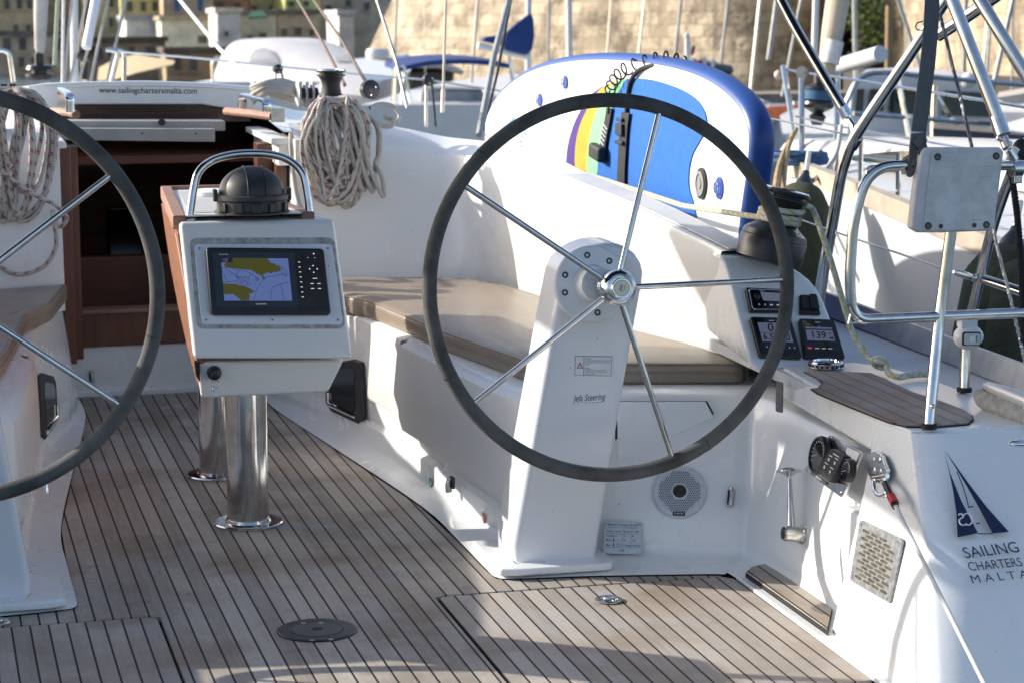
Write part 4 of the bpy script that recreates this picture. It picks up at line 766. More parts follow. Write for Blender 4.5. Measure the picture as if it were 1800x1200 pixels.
m_ = MB(); m_.prism(rrect(p, u, v, .020, .042, .002), n*.0006); rs = lone(m_, 'fire_sticker', RED, 'small red fire extinguisher symbol sticker below the locker lid corner', 'sticker'); m_ = MB(); m_.tube([p+n*.001+u*a+v*b for a, b in ((-.004,.012),(-.003,-.012),(.004,-.012),(.004,.006),(.0,.010))], .0007, 4); m_.build('symbol', WINK, rs)
# port side: lid wing latch by the far left pedestal
p = mir(riser(4.0, .17, 1), -1)+V((.014,0,0)); p = Pz(82, 845, .10); p.x = -.585
lc2 = thing('wing_catch', 'chrome wing catch on the locker lid beside the left pedestal', 'catch', tuple(p)); m_ = MB(); m_.lathe(p, (1,0,0), [(.013,0),(.013,.008),(.009,.014),(.009,.02)], 14); m_.tube([p+V((.018,0,.006)), p+V((.022,-.004,-.012)), p+V((.022,-.006,-.034))], [.006,.007,.010], 8); m_.build('wing', CHR, lc2)
# ================================================================== engine controls
FA = V((1.283, 5.2, .0)); FAn = (V((0,1,0)).cross(V((.062,0,.375)))).normalized(); FAn = FAn if FAn.x < 0 else -FAn
def fa(px, py, lift=0): return Pl(px, py, V((1.282,5.2,.055))+FAn*lift, FAn)
tl = thing('throttle_lever', 'polished engine throttle lever with mushroom knob standing beside the hatch', 'throttle', tuple(fa(1408,940)))
b0 = fa(1416, 940); ax = FAn
m_ = MB(); m_.lathe(b0, ax, [(.026,0),(.026,.006),(.022,.008),(.024,.010),(.024,.014),(.020,.016),(.020,.058),(.0165,.062)], 28); m_.build('hub', STLD, tl, ang=25)
m_ = MB(); m_.lathe(b0+ax*.0605, ax, [(.0165,0),(.0165,.003),(.014,.004)], 24); m_.build('hub_cap', BLK, tl)
tp = fa(1387, 832, .05); bs_ = b0+ax*.040; m_ = MB(); m_.tube([bs_.lerp(tp, f) for f in (0,.12,.5,.9,1)], [.0145,.012,.0085,.0065,.0058], 14); m_.build('lever', STL, tl)
dr = (tp-bs_).normalized(); m_ = MB(); m_.lathe(tp-dr*.012, (dr+V((0,0,.3))).normalized(), [(.006,0),(.007,.006),(.018,.012),(.034,.017),(.0335,.020),(.024,.026),(.010,.029),(.0,.0295)], 28); m_.build('knob', STL, tl)
m_ = MB()
for x, y in ((1416,908),(1435,921),(1411,960),(1430,973),(1420,925)): m_.lathe(fa(x, y)-ax*.001, ax, [(.0042,0),(.0042,.002)], 8)
m_.build('bolt_heads', INK, tl)
# panel of engine instruments, tilted, tucked under the seat lip
EQ = [Px(1460,763,1.285), Px(1517,793,1.285), Px(1481,875,1.26), Px(1413,826,1.26)]; en = (EQ[1]-EQ[0]).cross(EQ[3]-EQ[0]).normalized(); en = en if en.x < 0 else -en
en_t = thing('engine_panel', 'tilted polished engine panel with a round gauge and a small keypad', 'control panel', tuple(quadpt(EQ,.5,1)))
def eq(pts, lift, th, m, name, par, bev=0): mb = MB(); mb.prism(qpoly(EQ, pts, en, lift), en*th); return mb.build(name, m, par, bev=bev)
mb = MB(); mb.prism(qpoly(EQ, rr01(0,0,1,1,.06), en, -.006), en*.008); mb.build('back_plate', CHR, en_t, bev=.002)
ue = (EQ[1]-EQ[0]).normalized(); ve = en.cross(ue); ve = ve if ve.z > 0 else -ve
def gauge(px, py, r, parent):
    c = Pl(px, py, EQ[0]+en*.004, en); mb = MB(); mb.lathe(c, en, [(r,0),(r*1.02,.010),(r*.95,.018),(r*.86,.019),(r*.84,.014),(0,.014)], 40); g = mb.build('gauge', BLK, parent, ang=25)
    mb = MB(); mb.lathe(c+en*.0143, en, [(r*.83,0),(r*.83,.0006)], 32); f = mb.build('glass', GLS, g)
    mb = MB()
    for k in range(15): a = math.radians(215-250*k/14); d = ue*math.cos(a)+ve*math.sin(a); mb.tube([c+en*.0152+d*r*.66, c+en*.0152+d*r*.76], .0007, 4)
    a = math.radians(200); d = ue*math.cos(a)+ve*math.sin(a); mb.tube([c+en*.0153, c+en*.0153+d*r*.6], .0006, 4); mb.build('dial_marks', DIM, g)
gauge(1446, 800, .048, en_t)
KQ = [Pl(x, y, EQ[0]+en*.003, en) for x, y in ((1474,789),(1497,803),(1471,850),(1446,830))]
mb = MB(); mb.prism(qpoly(KQ, rr01(0,0,1,1,.07), en, 0), en*.020); kp = mb.build('keypad', BLKM, en_t, bev=.003)
mb = MB()
for a, b in ((.28,.38),(.70,.36),(.30,.68),(.72,.70)): mb.lathe(quadpt(KQ, a, b)+en*.0198, en, [(.0045,0),(.0045,.0012)], 12); mb.prism(qpoly(KQ, [(a-.14,b-.16),(a+.10,b-.16),(a+.10,b-.125),(a-.14,b-.125)], en, .0202), en*.0002)
mb.prism(qpoly(KQ, [(.3,.10),(.75,.10),(.75,.14),(.3,.14)], en, .0202), en*.0002); mb.build('key_prints', DIM, kp)
gauge(1496, 828, .030, en_t)
eq([(.17,.90),(.62,.905),(.60,.965),(.16,.96)], .0024, .0006, INK, 'maker_strip', en_t); o = quadpt(EQ, .38, .935); text('VETUS marine', o, EQ[1]-EQ[0], ve, .0045, WINK, en_t, 'strip_lettering', lift=.0036)
eq([(.60,.06),(.96,.05),(.97,.26),(.80,.30),(.62,.16)], .0024, .0004, WHT, 'paper_label', en_t)
m_ = MB()
for s_, t_ in ((.06,.05),(.05,.92),(.92,.93)): m_.lathe(quadpt(EQ, s_, t_)+en*.0022, en, [(.004,0),(.003,.0015)], 10)
m_.build('screws', STLD, en_t)
# ================================================================== aft block fittings: vent, stern shackle, logo
B1, B2, B3 = V((1.298,4.95,.532)), V((1.225,4.97,.09)), V((1.24,4.49,.29)); BN = (B2-B1).cross(B3-B1).normalized(); BN = BN if BN.x < 0 else -BN
def bb(px, py, lift=0): return Pl(px, py, B1+BN*lift, BN)
VQ = [bb(1513,912,.004), bb(1588,947,.004), bb(1567,1061,.004), bb(1495,1019,.004)]
vt = thing('vent_grille', 'galvanised square vent grille with rows of slots on the white stern block', 'vent', tuple(quadpt(VQ,.5,1)))
VM = mk('galvanised', (.34,.35,.36), .5, .55, var=.25, sc=70, rv=.1)
mb = MB(); mb.prism(qpoly(VQ, rr01(0,0,1,1,.06), BN, -.0035), BN*.0065); fr_ = mb.build('vent_plate', VM, vt, bev=.0012)
mb = MB(); sl_ = MB()
for r in range(13):
    for c in range(4):
        x = .11+.205*c+(.10 if r % 2 else 0); y = .115+.062*r
        if x+.15 > .93: continue
        if r in (0,) and c == 3: continue
        mb.prism(qpoly(VQ, rr01(x, y, x+.172, y+.046, .045, .020, 3), BN, .0031), BN*.0003)
        sl_.prism(qpoly(VQ, [(x+.03,y+.004),(x+.15,y+.004),(x+.15,y+.018),(x+.03,y+.018)], BN, .0035), BN*.0003)
mb.build('slots', mk('vent_depth', (.12,.10,.05), .8, var=.5, sc=60, col2=(.02,.017,.01)), vt, flat=True)
mb = MB()
for s_, t_ in ((.07,.06),(.93,.07),(.06,.93),(.93,.95)): mb.lathe(quadpt(VQ, s_, t_)+BN*.003, BN, [(.0045,0),(.0035,.0014)], 10)
mb.build('screws', STLD, vt)
# backstay plate with shackle and a thin line
bk = thing('shackle_plate', 'chromed plate with bolts and a bow shackle on the stern block', 'shackle', tuple(bb(1543,825)))
PQ_ = [bb(x, y, .002) for x, y in ((1531,797),(1545,792),(1556,800),(1566,826),(1562,842),(1552,850),(1538,846),(1529,826))]
mb = MB(); mb.prism(PQ_, BN*.010); mb.build('plate', CHR, bk, bev=.003)
mb = MB()
for x, y in ((1537,808),(1547,808),(1538,826),(1549,828)): mb.lathe(bb(x, y, .012), BN, [(.0085,0),(.0085,.003),(.004,.0045)], 14)
mb.build('bolts', STLD, bk)
sh0 = bb(1548,838,.02); mb = MB(); hoop = [bb(1539,840,.020), bb(1536,852,.030), bb(1540,866,.034), bb(1551,871,.034), bb(1559,864,.032), bb(1558,848,.024), bb(1553,838,.020)]; mb.tube(bez(hoop, 5), .0052, 10); mb.build('shackle_bow', CHR, bk); mb = MB(); mb.tube([bb(1535,840,.022), bb(1560,836,.022)], .0055, 10); mb.build('shackle_pin', CHR, bk)
ln = MB(); lp_ = [bb(1556,848,.03), bb(1566,872,.034), bb(1574,890,.034)]; ln.tube(lp_, .0085, 10)
end = Pz(1735, 1205, -.02); end = V((1.20,4.02,-.0)); end = Pl(1735, 1210, V((1.25,4.1,0)), V((0,-1,0)))
e_ = lone(ln, 'rope_splice', BLK, 'black splice of the thin line at the shackle', 'splice')
ln = MB(); ln.tube([bb(1566,871,.034), bb(1573,884,.035)], .0105, 12); ln.build('whipping', RED, e_)
ln = MB(); a = bb(1573,886,.034); pts_ = [a.lerp(end, t) for t in [k/14 for k in range(15)]]; ln.tube(pts_, .0052, 10); lone(ln, 'thin_line', R_WHT, 'thin white braided line running taut down the stern block', 'line')
# logo: navy sails and three words on the transom face
C1, C2, C3 = V((1.33,4.766,.53)), V((1.252,4.478,.29)), V((1.55,4.756,.53)); CNN = (C2-C1).cross(C3-C1).normalized(); CNN = CNN if CNN.y < 0 else -CNN
def cc_(px, py, lift=.0012): return Pl(px, py, C1+CNN*lift, CNN)
lg = thing('sail_logo', 'navy two-sail emblem with charter company lettering on the stern face', 'logo', tuple(cc_(1720,1030)))
def lpoly(pts, m, lift, name='sail_shape'): mb = MB(); mb.prism([cc_(x, y, lift) for x, y in pts], CNN*.0003); return mb.build(name, m, lg, flat=True)
NV2 = mk('logo_navy', (.008,.016,.06), .4, var=.04)
m1 = lpoly([(1658.5,789),(1670,830),(1690,880),(1703,905),(1719,936),(1710,938),(1683,943.5),(1681,900),(1675,860),(1668,827)], NV2, .006)
m2 = lpoly([(1659.5,789),(1680,817),(1702,848),(1735,891),(1773.5,934),(1745,936.5),(1722,894),(1700,855),(1681,823)], NV2, .006)
for pl_ in ([(1682,828),(1692,852),(1699,875),(1703,892)], [(1719,936.5),(1732,937.5),(1745,936.5)]): mb = MB(); mb.tube([cc_(x, y, .0062) for x, y in pl_], .0013, 5); mb.build('rigging_line', NV2, lg)
for (x, y) in ((1704,890.5),(1716,919.5)): mb = MB(); mb.prism([cc_(x, y-1.2, .006), cc_(x+6.5, y-2.2, .006), cc_(x+6.8, y-.2, .006), cc_(x+.3, y+1, .006)], CNN*.0004); mb.build('spreader_line', NV2, lg)
mb = MB()
for pl_ in ([(1684.5,904),(1690,902),(1693,908),(1688,911),(1686,915),(1689,921),(1696,922),(1701,921)], [(1693,906),(1698,901.5),(1705,904),(1709,911),(1708,918),(1703,922),(1697,919.5)], [(1674,837),(1681,841)]): mb.tube(bez([cc_(x, y, .0068) for x, y in pl_], 4), .0017, 6)
mb.build('monogram', WINK, lg)
def ltext(s_, x, y, x2, y2, h, m):
    a = cc_(x, y, .0); b = cc_(x2, y2, .0); vv = cc_(x-3, y-10, .0)-a; hh = h*(cc_(x, y-10, 0)-a).length/10
    t = text(s_, a, b-a, vv, hh, m, lg, 'lettering', .0062, 'LEFT'); uu = (b-a).normalized(); a0 = a-V(lg['_o']); ds = [(q.co-a0).dot(uu) for q in t.data.vertices]; k = (b-a).length/(max(ds)-min(ds)); d0 = min(ds)
    for q in t.data.vertices: d = (q.co-a0).dot(uu); q.co += uu*((d-d0)*k-d)
ltext('SAILING', 1693, 975, 1788, 964, 19, NV2); ltext('CHARTERS', 1701, 999, 1795, 990, 15.5, NV2); ltext('M A L T A', 1706, 1021, 1806, 1011, 14, NV2)
# floor plate and lifting ring
p = Pz(557, 1108, .0); fp = thing('floor_plate', 'round black deck plate with four screws set in the teak floor', 'deck plate', tuple(p))
m_ = MB(); m_.lathe(p, (0,0,1), [(.098,.0005),(.098,.003),(.094,.005),(.066,.005),(.064,.003),(.063,.005),(.012,.005),(.011,.0015),(.0,.0015)], 56); m_.build('plate', mk('plate_dark', (.035,.036,.040), .38, .2, var=.15, sc=20), fp, ang=20)
m_ = MB(); m_.lathe(p+V((0,0,.0036)), (0,0,1), [(.0615,.0),(.0615,.0018),(.0125,.0018),(.0125,.0)], 48); m_.build('inner_disc', mk('plate_mid', (.085,.088,.098), .42, .3, var=.1, sc=20), fp)
m_ = MB()
for x, y in ((533,1094.5),(564,1094),(549,1124.5),(582,1123)): q = Pz(x, y, .0045); m_.lathe(q, (0,0,1), [(.0065,0),(.0065,.001),(.002,.0013)], 12)
m_.build('screws', STLD, fp)
def lift_ring(p, label):
    t = thing('lifting_ring', label, 'lifting ring', tuple(p), 'floor hatch lifting rings'); m_ = MB(); m_.lathe(p, (0,0,1), [(.036,.0),(.036,.003),(.033,.0045),(.024,.0045),(.022,.001),(.0,.001)], 36); m_.build('ring_cup', STL, t, ang=25)
    m_ = MB(); m_.box(p+V((0,0,.004)), (.034,.010,.004)); m_.tube(bez([p+V((-.018,.006,.004)), p+V((-.014,-.012,.008)), p+V((0,-.020,.010)), p+V((.014,-.012,.008)), p+V((.018,.006,.004))], 5), .0032, 8); m_.build('ring', CHR, t)
lift_ring(Pz(1070, 1054, .001), 'steel lifting ring in the sunlit hatch near the complete wheel'); lift_ring(Pz(-7, 1094, .001), 'steel lifting ring at the left picture edge, in the shaded hatch')
# ================================================================== winches and ropes
def winch(base, axis, r, h, label, cap_m=CHR):
    t = thing('winch', label, 'winch', tuple(base), 'black sheet and halyard winches'); ax = V(axis).normalized()
    m_ = MB(); m_.lathe(base, ax, [(r*x, h*y) for x, y in ((1,-.06),(1,0),(1,.24),(.97,.27),(.98,.28),(.93,.36),(.66,.46),(.56,.52))], 48); m_.build('winch_base', BLK, t, ang=28)
    m_ = MB(); m_.lathe(base, ax, [(r*x, h*y) for x, y in ((.54,.50),(.50,.58),(.47,.68),(.50,.76),(.60,.83),(.68,.86))], 40); m_.build('drum', BLKM, t, ang=40)
    m_ = MB(); m_.lathe(base, ax, [(r*x, h*y) for x, y in ((.66,.85),(.74,.87),(.74,.895),(.60,.905),(.60,.93),(.76,.945),(.77,.975),(.72,.985))], 44); m_.build('self_tailer', BLK, t, ang=25)
    m_ = MB(); m_.lathe(base, ax, [(r*x, h*y) for x, y in ((.735,.98),(.735,1.0),(.70,1.01),(.42,1.005),(.40,.99),(.16,.99),(.16,1.01),(.10,1.01),(.09,.97),(0,.97))], 40); m_.build('cap', cap_m, t, ang=25)
    u = ax.orthogonal().normalized(); 
    return t
WB = Pz(1353, 449, .812); WAX = V((.24, -.02, 1)).normalized()
big = winch(WB, WAX, .094, .185, 'large black sheet winch with yellow flecked rope round its drum, above the displays', BLK)
m_ = MB(); wu = V((1,0,0)); wu = (wu-WAX*wu.dot(WAX)).normalized(); wv = WAX.cross(wu)
m_.tube(circle(WB+WAX*.186, wu, wv, .064, 40), .0028, 6, closed=True); m_.tube(circle(WB+WAX*.187, wu, wv, .044, 36), .0016, 6, closed=True)
for k in range(14): a = PI*1.05+PI*.9*k/13; m_.box(WB+WAX*.187+wu*.054*math.cos(a)+wv*.054*math.sin(a), (.006,.004,.0012))
m_.build('cap_trim', CHR, big)
m_ = MB(); a0 = math.radians(215); q = WB+WAX*.165+wu*.066*math.cos(a0)+wv*.066*math.sin(a0); m_.tube([q, q+wu*-.016+WAX*.012, q+wu*-.022-WAX*.004], .006, 8); m_.build('feeder_arm', STLD, big)
# sheet: far lead, three turns on the drum, through the self-tailer, tail with a knot on the side deck
def on(a, hh, rr): return WB+WAX*hh+wu*rr*math.cos(a)+wv*rr*math.sin(a)
far = Py(893, 254, 8.8); lead = [far, Py(950,281,8.15), Py(1067,318,7.25), Py(1200,362,6.6)]
turns = [on(math.radians(200+360*2.0*k/44), .098+.024*k/44, .0555) for k in range(45)]
up_ = [on(math.radians(200+360*k/16*.85), .124+.032*k/16, .058+.004*k/16) for k in range(1, 17)]
tail0 = [on(math.radians(330), .158, .068), on(math.radians(340), .150, .086)]
tail = tail0+[Py(1441,400,5.78), Py(1461,460,5.74), Py(1480,525,5.70), Py(1497,580,5.66), Py(1514,610,5.62), Py(1530,632,5.58)]
sheet = lead+turns+up_+bez(tail, 5)
m_ = MB(); m_.tube(sheet, .0085, 12); lone(m_, 'jib_sheet', R_YEL, 'white and yellow flecked sheet wound on the large winch with its tail hanging down', 'rope')
kc = Pz(1545, 644, .56); m_ = MB(); kn = bez([Py(1530,632,5.58), kc+V((-.012,-.012,.018)), kc+V((.012,-.02,.012)), kc+V((.02,.004,-.004)), kc+V((0,.014,.0)), kc+V((-.016,.0,.016)), kc+V((.0,-.012,.026)), kc+V((.018,-.004,.012)), Pz(1562,655,.556), Pz(1580,662,.552), Pz(1600,659,.552), Pz(1625,657,.552), Pz(1649,658,.552)], 6); m_.tube(kn, .0085, 12); lone(m_, 'knotted_tail', R_YEL, 'knotted end of the yellow flecked rope lying on the side deck', 'rope')
# halyard winches on the coachroof with hanging coils
def coil(cx, Y, ztop, zbot, wl, wr, n, seed, label, mat, dz=.02, r=.0080, s=1, extra=None):
    random.seed(seed); m_ = MB(); loops = []
    for k in range(n):
        f = k/(n-1); side = random.uniform(.35, 1); xl = cx-wl*(.05+.95*random.random()**.9); xr = cx+wr*(.05+.95*random.random()**.9); b = zbot+(ztop-zbot)*(.48*random.random()**1.5); y = Y-.012-.045*random.random()-.03*math.sin(PI*f); t = ztop+random.uniform(-.012, .03)
        xa = cx-random.uniform(.02,.055); xb = cx+random.uniform(.02,.055)
        loop = [V((xa, y+.03, t)), V((xa*.4+xl*.6, y, t-.035)), V((xl, y-.008, t-(t-b)*.42)), V((xl*.78+xr*.22+random.uniform(-.01,.01), y-.004, t-(t-b)*.86)), V(((xl+xr)/2+random.uniform(-.03,.03), y-.008, b)), V((xr*.78+xl*.22+random.uniform(-.01,.01), y-.006, t-(t-b)*.85)), V((xr, y-.003, t-(t-b)*.38)), V((xb*.4+xr*.6, y, t-.03)), V((xb, y+.03, t))]
        loops += bez(loop, 5)
    if extra: loops += bez(extra, 6)
    m_.tube(loops, r, 8); return lone(m_, 'rope_coil', mat, label, 'rope coil', 'rope coils hung on the halyard winches')
H1 = Py(583, 212, 8.42); winch(H1, (0,0,1), .072, .190, 'black halyard winch on the coachroof, its drum draped with the red-flecked coil')
cx = Py(588, 240, 8.2).x
coil(cx, 8.215, Py(588,185,8.2).z, Py(588,364,8.2).z, .135, .130, 27, 11, 'thick hanging coil of white and grey rope with red flecks beside the wooden door post', R_RED)
m_ = MB(); random.seed(5)
for k in range(4):
    x0 = cx-.04+.03*k; Yk = 8.15-.01*k
    m_.tube(bez([V((x0-.02,8.28,H1.z+.07)), V((x0+.02,Yk+.02,H1.z+.03)), V((x0+.06,Yk,H1.z-.08-.02*k)), V((x0+.08+.01*k,Yk-.01,H1.z-.20-.02*k)), V((x0+.11,Yk,H1.z-.25+.02*k)), V((cx+.14,Yk+.02,H1.z-.17+.01*k)), V((cx+.155,Yk+.02,H1.z-.10)), V((cx+.148,Yk+.03,H1.z+.0)), V((cx+.07,8.28,H1.z+.07))], 6), .0088, 8)
m_.tube(bez([V((cx-.16,8.20,H1.z-.03)), V((cx-.165,8.17,H1.z-.10)), V((cx-.15,8.15,H1.z-.25)), V((cx-.12,8.15,H1.z-.33))], 6), .008, 8)
lone(m_, 'rope_tail', R_GRY, 'plain grey-white rope turns slung over the red-flecked coil', 'rope')
m_ = MB(); q = V((cx+.15, 8.36, 1.0)); m_.tube(bez([Py(650,190,8.36), Py(668,183,8.37), Py(690,187,8.37), Py(702,203,8.36), Py(697,213,8.34), Py(680,208,8.34), Py(676,203,8.35)], 6), .008, 10); m_.tube(bez([Py(655,212,8.33), Py(672,222,8.3), Py(688,222,8.3), Py(692,210,8.31), Py(684,206,8.32)], 6), .0085, 10); lone(m_, 'rope_loop', R_GRY, 'loose loop of grey rope end lying on the white coaming', 'rope')
H2 = Py(-24, 205, 8.42); winch(H2, (0,0,1), .072, .19, 'black halyard winch just cut by the left edge of the picture')
cx2 = Py(14, 240, 8.2).x
coil(cx2, 8.215, Py(20,170,8.2).z, Py(20,388,8.2).z, .13, .17, 15, 4, 'hanging coil of white rope with dark red flecks at the left picture edge', R_RED, s=-1, extra=[V((cx2-.06,8.14,.93)), V((cx2+.06,8.12,.83)), V((cx2+.15,8.12,.78)), V((cx2+.19,8.13,.73)), V((cx2+.16,8.14,.70)), V((cx2+.14,8.13,.76)), V((cx2+.15,8.12,.64)), V((cx2+.10,8.12,.56)), V((cx2,8.12,.54)), V((cx2-.08,8.13,.60))])
# rope clutches, cabin-top coil, grab handles, turning blocks
cl = thing('rope_clutch', 'grey rope clutch bank with side plates beside the starboard halyard winch', 'rope clutch', tuple(Py(540,190,8.5)))
for k, x in enumerate((526, 538, 550)):
    a = Py(x, 190, 8.5); m_ = MB(); m_.prism([a, a+V((0,.10,0)), a+V((0,.10,.07)), a+V((0,.07,.095)), a+V((0,.02,.095)), a+V((0,-.01,.06))], (.009,0,0)); m_.build('side_plate', GRYP, cl, bev=.003)
m_ = MB(); a = Py(526,165,8.52); m_.tube([a, a+V((.07,0,0))], .022, 14); m_.build('cam', BLK, cl)
pc = thing('rope_clutch', 'dark rope clutch rollers at the left end of the pale hood', 'rope clutch', tuple(Py(20,170,8.6)))
for x in (6, 22):
    m_ = MB(); a = Py(x, 158, 8.6); m_.tube([a+V((-.014,0,0)), a+V((.014,0,0))], .022, 16); m_.box(a+V((0,0,-.03)), (.026,.05,.06)); m_.build('roller', BLK, pc, bev=.004)
m_ = MB(); random.seed(9); cpts = []
for k in range(7):
    a = Py(485, 172-3*k, 8.62); w = .085+.01*random.random(); 
    cpts += bez([a+V((-w, 0, -.02+.004*k)), a+V((-w*.5,-.05,.022)), a+V((w*.3,-.06+.01*k,.026)), a+V((w,-.02,.0)), a+V((w*.8,.06,-.02)), a+V((-w*.2,.08,.012))], 5)
m_.tube(cpts, .0085, 10); lone(m_, 'rope_bundle', R_GRY, 'grey rope bundle lying on the coachroof left of the clutch bank', 'rope')
for (x0, y0, x1, s, lab) in ((424, 200, 478, 1, 'chrome grab handle on the brown rail at the right of the hatch'), (106, 190, 131, -1, 'chrome grab handle at the left of the hatch, partly behind the wheel rim')):
    t = thing('grab_handle', lab, 'handle', tuple(Py((x0+x1)/2, y0, 8.45)), 'chrome hatch grab handles')
    a = Py(x0+2, y0-4, 8.66); b = Py(x1-8, y0-2, 8.38); b.z = a.z-.008; hh = V((0,0,.062))
    m_ = MB(); pth = fillet([a, a+hh, b+hh, b], .022, 6); u = (b-a).normalized(); sd = u.cross(V((0,0,1)))
    for p in (1,): 
        rows = []
        for i, p in enumerate(pth):
            tg = (pth[min(i+1,len(pth)-1)]-pth[max(i-1,0)]).normalized(); nn_ = sd.cross(tg).normalized()
            rows.append([p+sd*.016+nn_*.004, p+sd*.010+nn_*.008, p-sd*.010+nn_*.008, p-sd*.016+nn_*.004, p-sd*.016-nn_*.006, p+sd*.016-nn_*.006, p+sd*.016+nn_*.004])
        m_.grid(rows)
    m_.build('handle_bow', CHR, t, ang=50)
for pts_, lab in (([(398,196,8.72),(440,200,8.5),(480,205,8.32)], 'weathered brown wooden rail on the starboard side of the hatch'), ([(92,196,8.72),(120,198,8.6),(134,202,8.5)], 'weathered wooden rail end at the left of the hatch')):
    m_ = MB(); m_.tube([Py(*p) for p in pts_], .016, 10); lone(m_, 'wooden_rail', WOODR, lab, 'rail', 'wooden rails beside the hatch')
m_ = MB(); m_.box(Py(478,203,8.33)+V((.02,-.01,0)), (.05,.012,.05)); lone(m_, 'rail_end_plate', STLD, 'bronze end plate of the starboard wooden rail', 'plate')
def block(px, py, Y, r, lab, post=0):
    t = thing('turning_block', lab, 'block', tuple(Py(px, py, Y)), 'black turning blocks'); c = Py(px, py, Y); m_ = MB(); d = V((.3,-1,.1)); m_.lathe(c, d, [(r*.7,-.018),(r,-.014),(r,.014),(r*.7,.018)], 24); b = m_.build('cheek', BLK, t, ang=30)
    m_ = MB()
    for a in (30, 150, 270): a = math.radians(a); m_.lathe(c+V((r*.55*math.cos(a), -.016, r*.55*math.sin(a))), d, [(r*.13,0),(r*.10,.006)], 10)
    m_.build('rivets', CHR, b)
    if post:
        m_ = MB(); m_.tube([c+V((-.012,0,-r*.6)), c+V((-.014,0,-post))], .009, 8); m_.build('post', STL, t)
        m_ = MB(); m_.tube(bez([c+V((.02,0,-r*.6)), c+V((.03,0,-post*.5)), c+V((.04,0,-post))], 4), .006, 6); m_.build('lashing', BLK, t)
block(650, 158, 9.3, .040, 'black turning block on the white coachroof right of the coil'); block(753, 141, 12.4, .034, 'black stanchion top block carrying the lifeline', .26); block(488, 122, 12.5, .026, 'small black stanchion block in front of the white canopy', .12)
# ================================================================== rigging lines
def line(name, label, pts_, r, m, cat='line', group='rigging lines over the deck', smooth=0):
    P = [Py(*p) for p in pts_]; P = bez(P, smooth) if smooth else P
    m_ = MB(); m_.tube(P, r, 8); return lone(m_, name, m, label, cat, group)
WIRE = steel('wire', .3, (.42,.42,.42), 200); WGRY = mk('sleeve_grey', (.36,.37,.36), .5, .2, var=.15, sc=8)
line('control_line', 'cream rope slanting down to the right end of the pale hood', [(300,-20,11.5),(385,85,10.5),(448,148,9.6)], .010, R_WHT, 'rope')
line('halyard', 'brown flecked rope falling to the halyard winch, left of a pair', [(505,-30,14),(560,62,11.2),(606,150,8.9)], .0075, R_BRN, 'rope'); line('halyard', 'brown flecked rope falling to the black turning block, right of a pair', [(530,-30,14),(600,70,11.2),(652,160,9.28)], .0075, R_BRN, 'rope')
line('lifeline', 'white lifeline wire drooping from left to right across the canopy', [(215,92,12.6),(340,102,12.6),(488,117,12.5),(600,128,12.45),(753,141,12.4),(880,160,12.3)], .006, WHT, 'lifeline')
line('shroud', 'thin grey shroud wire leaning right in front of the dark motor yacht', [(650,-40,12.5),(697,108,12.2),(716,190,12.0)], .008, WIRE); line('shroud', 'upright grey wire with a long turnbuckle, below the sandstone wall', [(784,-20,12.3),(781,100,12.3),(778,195,12.3)], .007, WIRE)
m_ = MB(); m_.tube([Py(779,158,12.28), Py(778,198,12.28)], .011, 8); lone(m_, 'turnbuckle', STL, 'polished turnbuckle at the foot of the upright wire', 'turnbuckle')
line('shroud', 'thick grey covered shroud leaning left in front of the blue sail cover', [(902,-30,11.2),(868,100,10.8),(842,238,10.4)], .016, WGRY); line('shroud', 'dark wire close behind the thick grey shroud', [(904,-30,11.4),(874,130,11),(850,228,10.6)], .007, RUB)
mx = [('mast_line','cream rope, leftmost of the fan of halyards at the mast', [(112,-20,14),(110,150,13.6)], .010, R_WHT), ('mast_line','flecked rope second from the left in the halyard fan', [(128,-20,14),(112,150,13.6)], .009, R_GRY), ('mast_line','dark flecked rope crossing the white pole', [(156,-20,14),(122,150,13.6)], .009, R_GRY), ('mast_line','cream rope in the middle of the halyard fan', [(184,-20,14),(137,150,13.6)], .009, R_GRY), ('mast_line','slack grey rope beside the chromed rail loop', [(195,-20,14),(175,70,13.8),(158,150,13.6)], .009, R_GRY), ('mast_line','flecked rope furthest right in the halyard fan', [(226,-20,14),(188,145,13.6)], .009, R_GRY)]
for n_, l_, p_, r_, m_x in mx: line(n_, l_, p_, r_, m_x, 'rope', 'fan of halyards at the mast')
mg = line('mast_line', 'green flecked rope left of the white pole', [(103,-20,14),(96,115,14)], .014, rope_m('rope_green', (.40,.45,.36), (.10,.25,.12), fu=12, thr=.4), 'rope', 'fan of halyards at the mast')
m_ = MB(); m_.tube([Py(130.5,-20,14.2), Py(131,150,14.2)], .024, 14); lone(m_, 'white_pole', WHT, 'slim white pole standing among the halyards', 'pole'); m_ = MB(); m_.tube([Py(172,-20,13.9), Py(152,85,13.7)], .028, 14); lone(m_, 'boom_strut', WHT, 'white slanting rod kicker strut beside the slim pole', 'strut')
m_ = MB(); m_.tube([Py(153,-20,14.1), Py(148,140,14.1)], .02, 10); m_.ball(Py(147,95,14), .05); lone(m_, 'mast_fitting', BLK, 'black mast fitting with blocks between the white poles', 'fitting'); m_ = MB(); m_.ball(Py(167,97,13.8), .055, sc=(1,.5,1)); lone(m_, 'mast_block', BLK, 'black round block hanging right of the white strut', 'block')
fs = thing('furled_sail', 'furled white headsail on its stay with a black drum at the foot', 'furled sail', tuple(Py(70,140,15)))
m_ = MB(); a = Py(73,-30,15); b = Py(70,95,15); m_.tube([a, a.lerp(b,.5), b.lerp(a,.08), b], [.05,.045,.035,.02], 12); m_.build('sail', mk('sailcloth', (.55,.53,.49), .8, var=.15, sc=5), fs); m_ = MB(); m_.lathe(Py(70,140,15), (0,0,1), [(.075,0),(.09,.02),(.09,.035),(.05,.04),(.05,.06),(.09,.065),(.08,.09),(.03,.10),(.03,.16),(.015,.18)], 24); m_.build('furling_drum', BLK, fs)
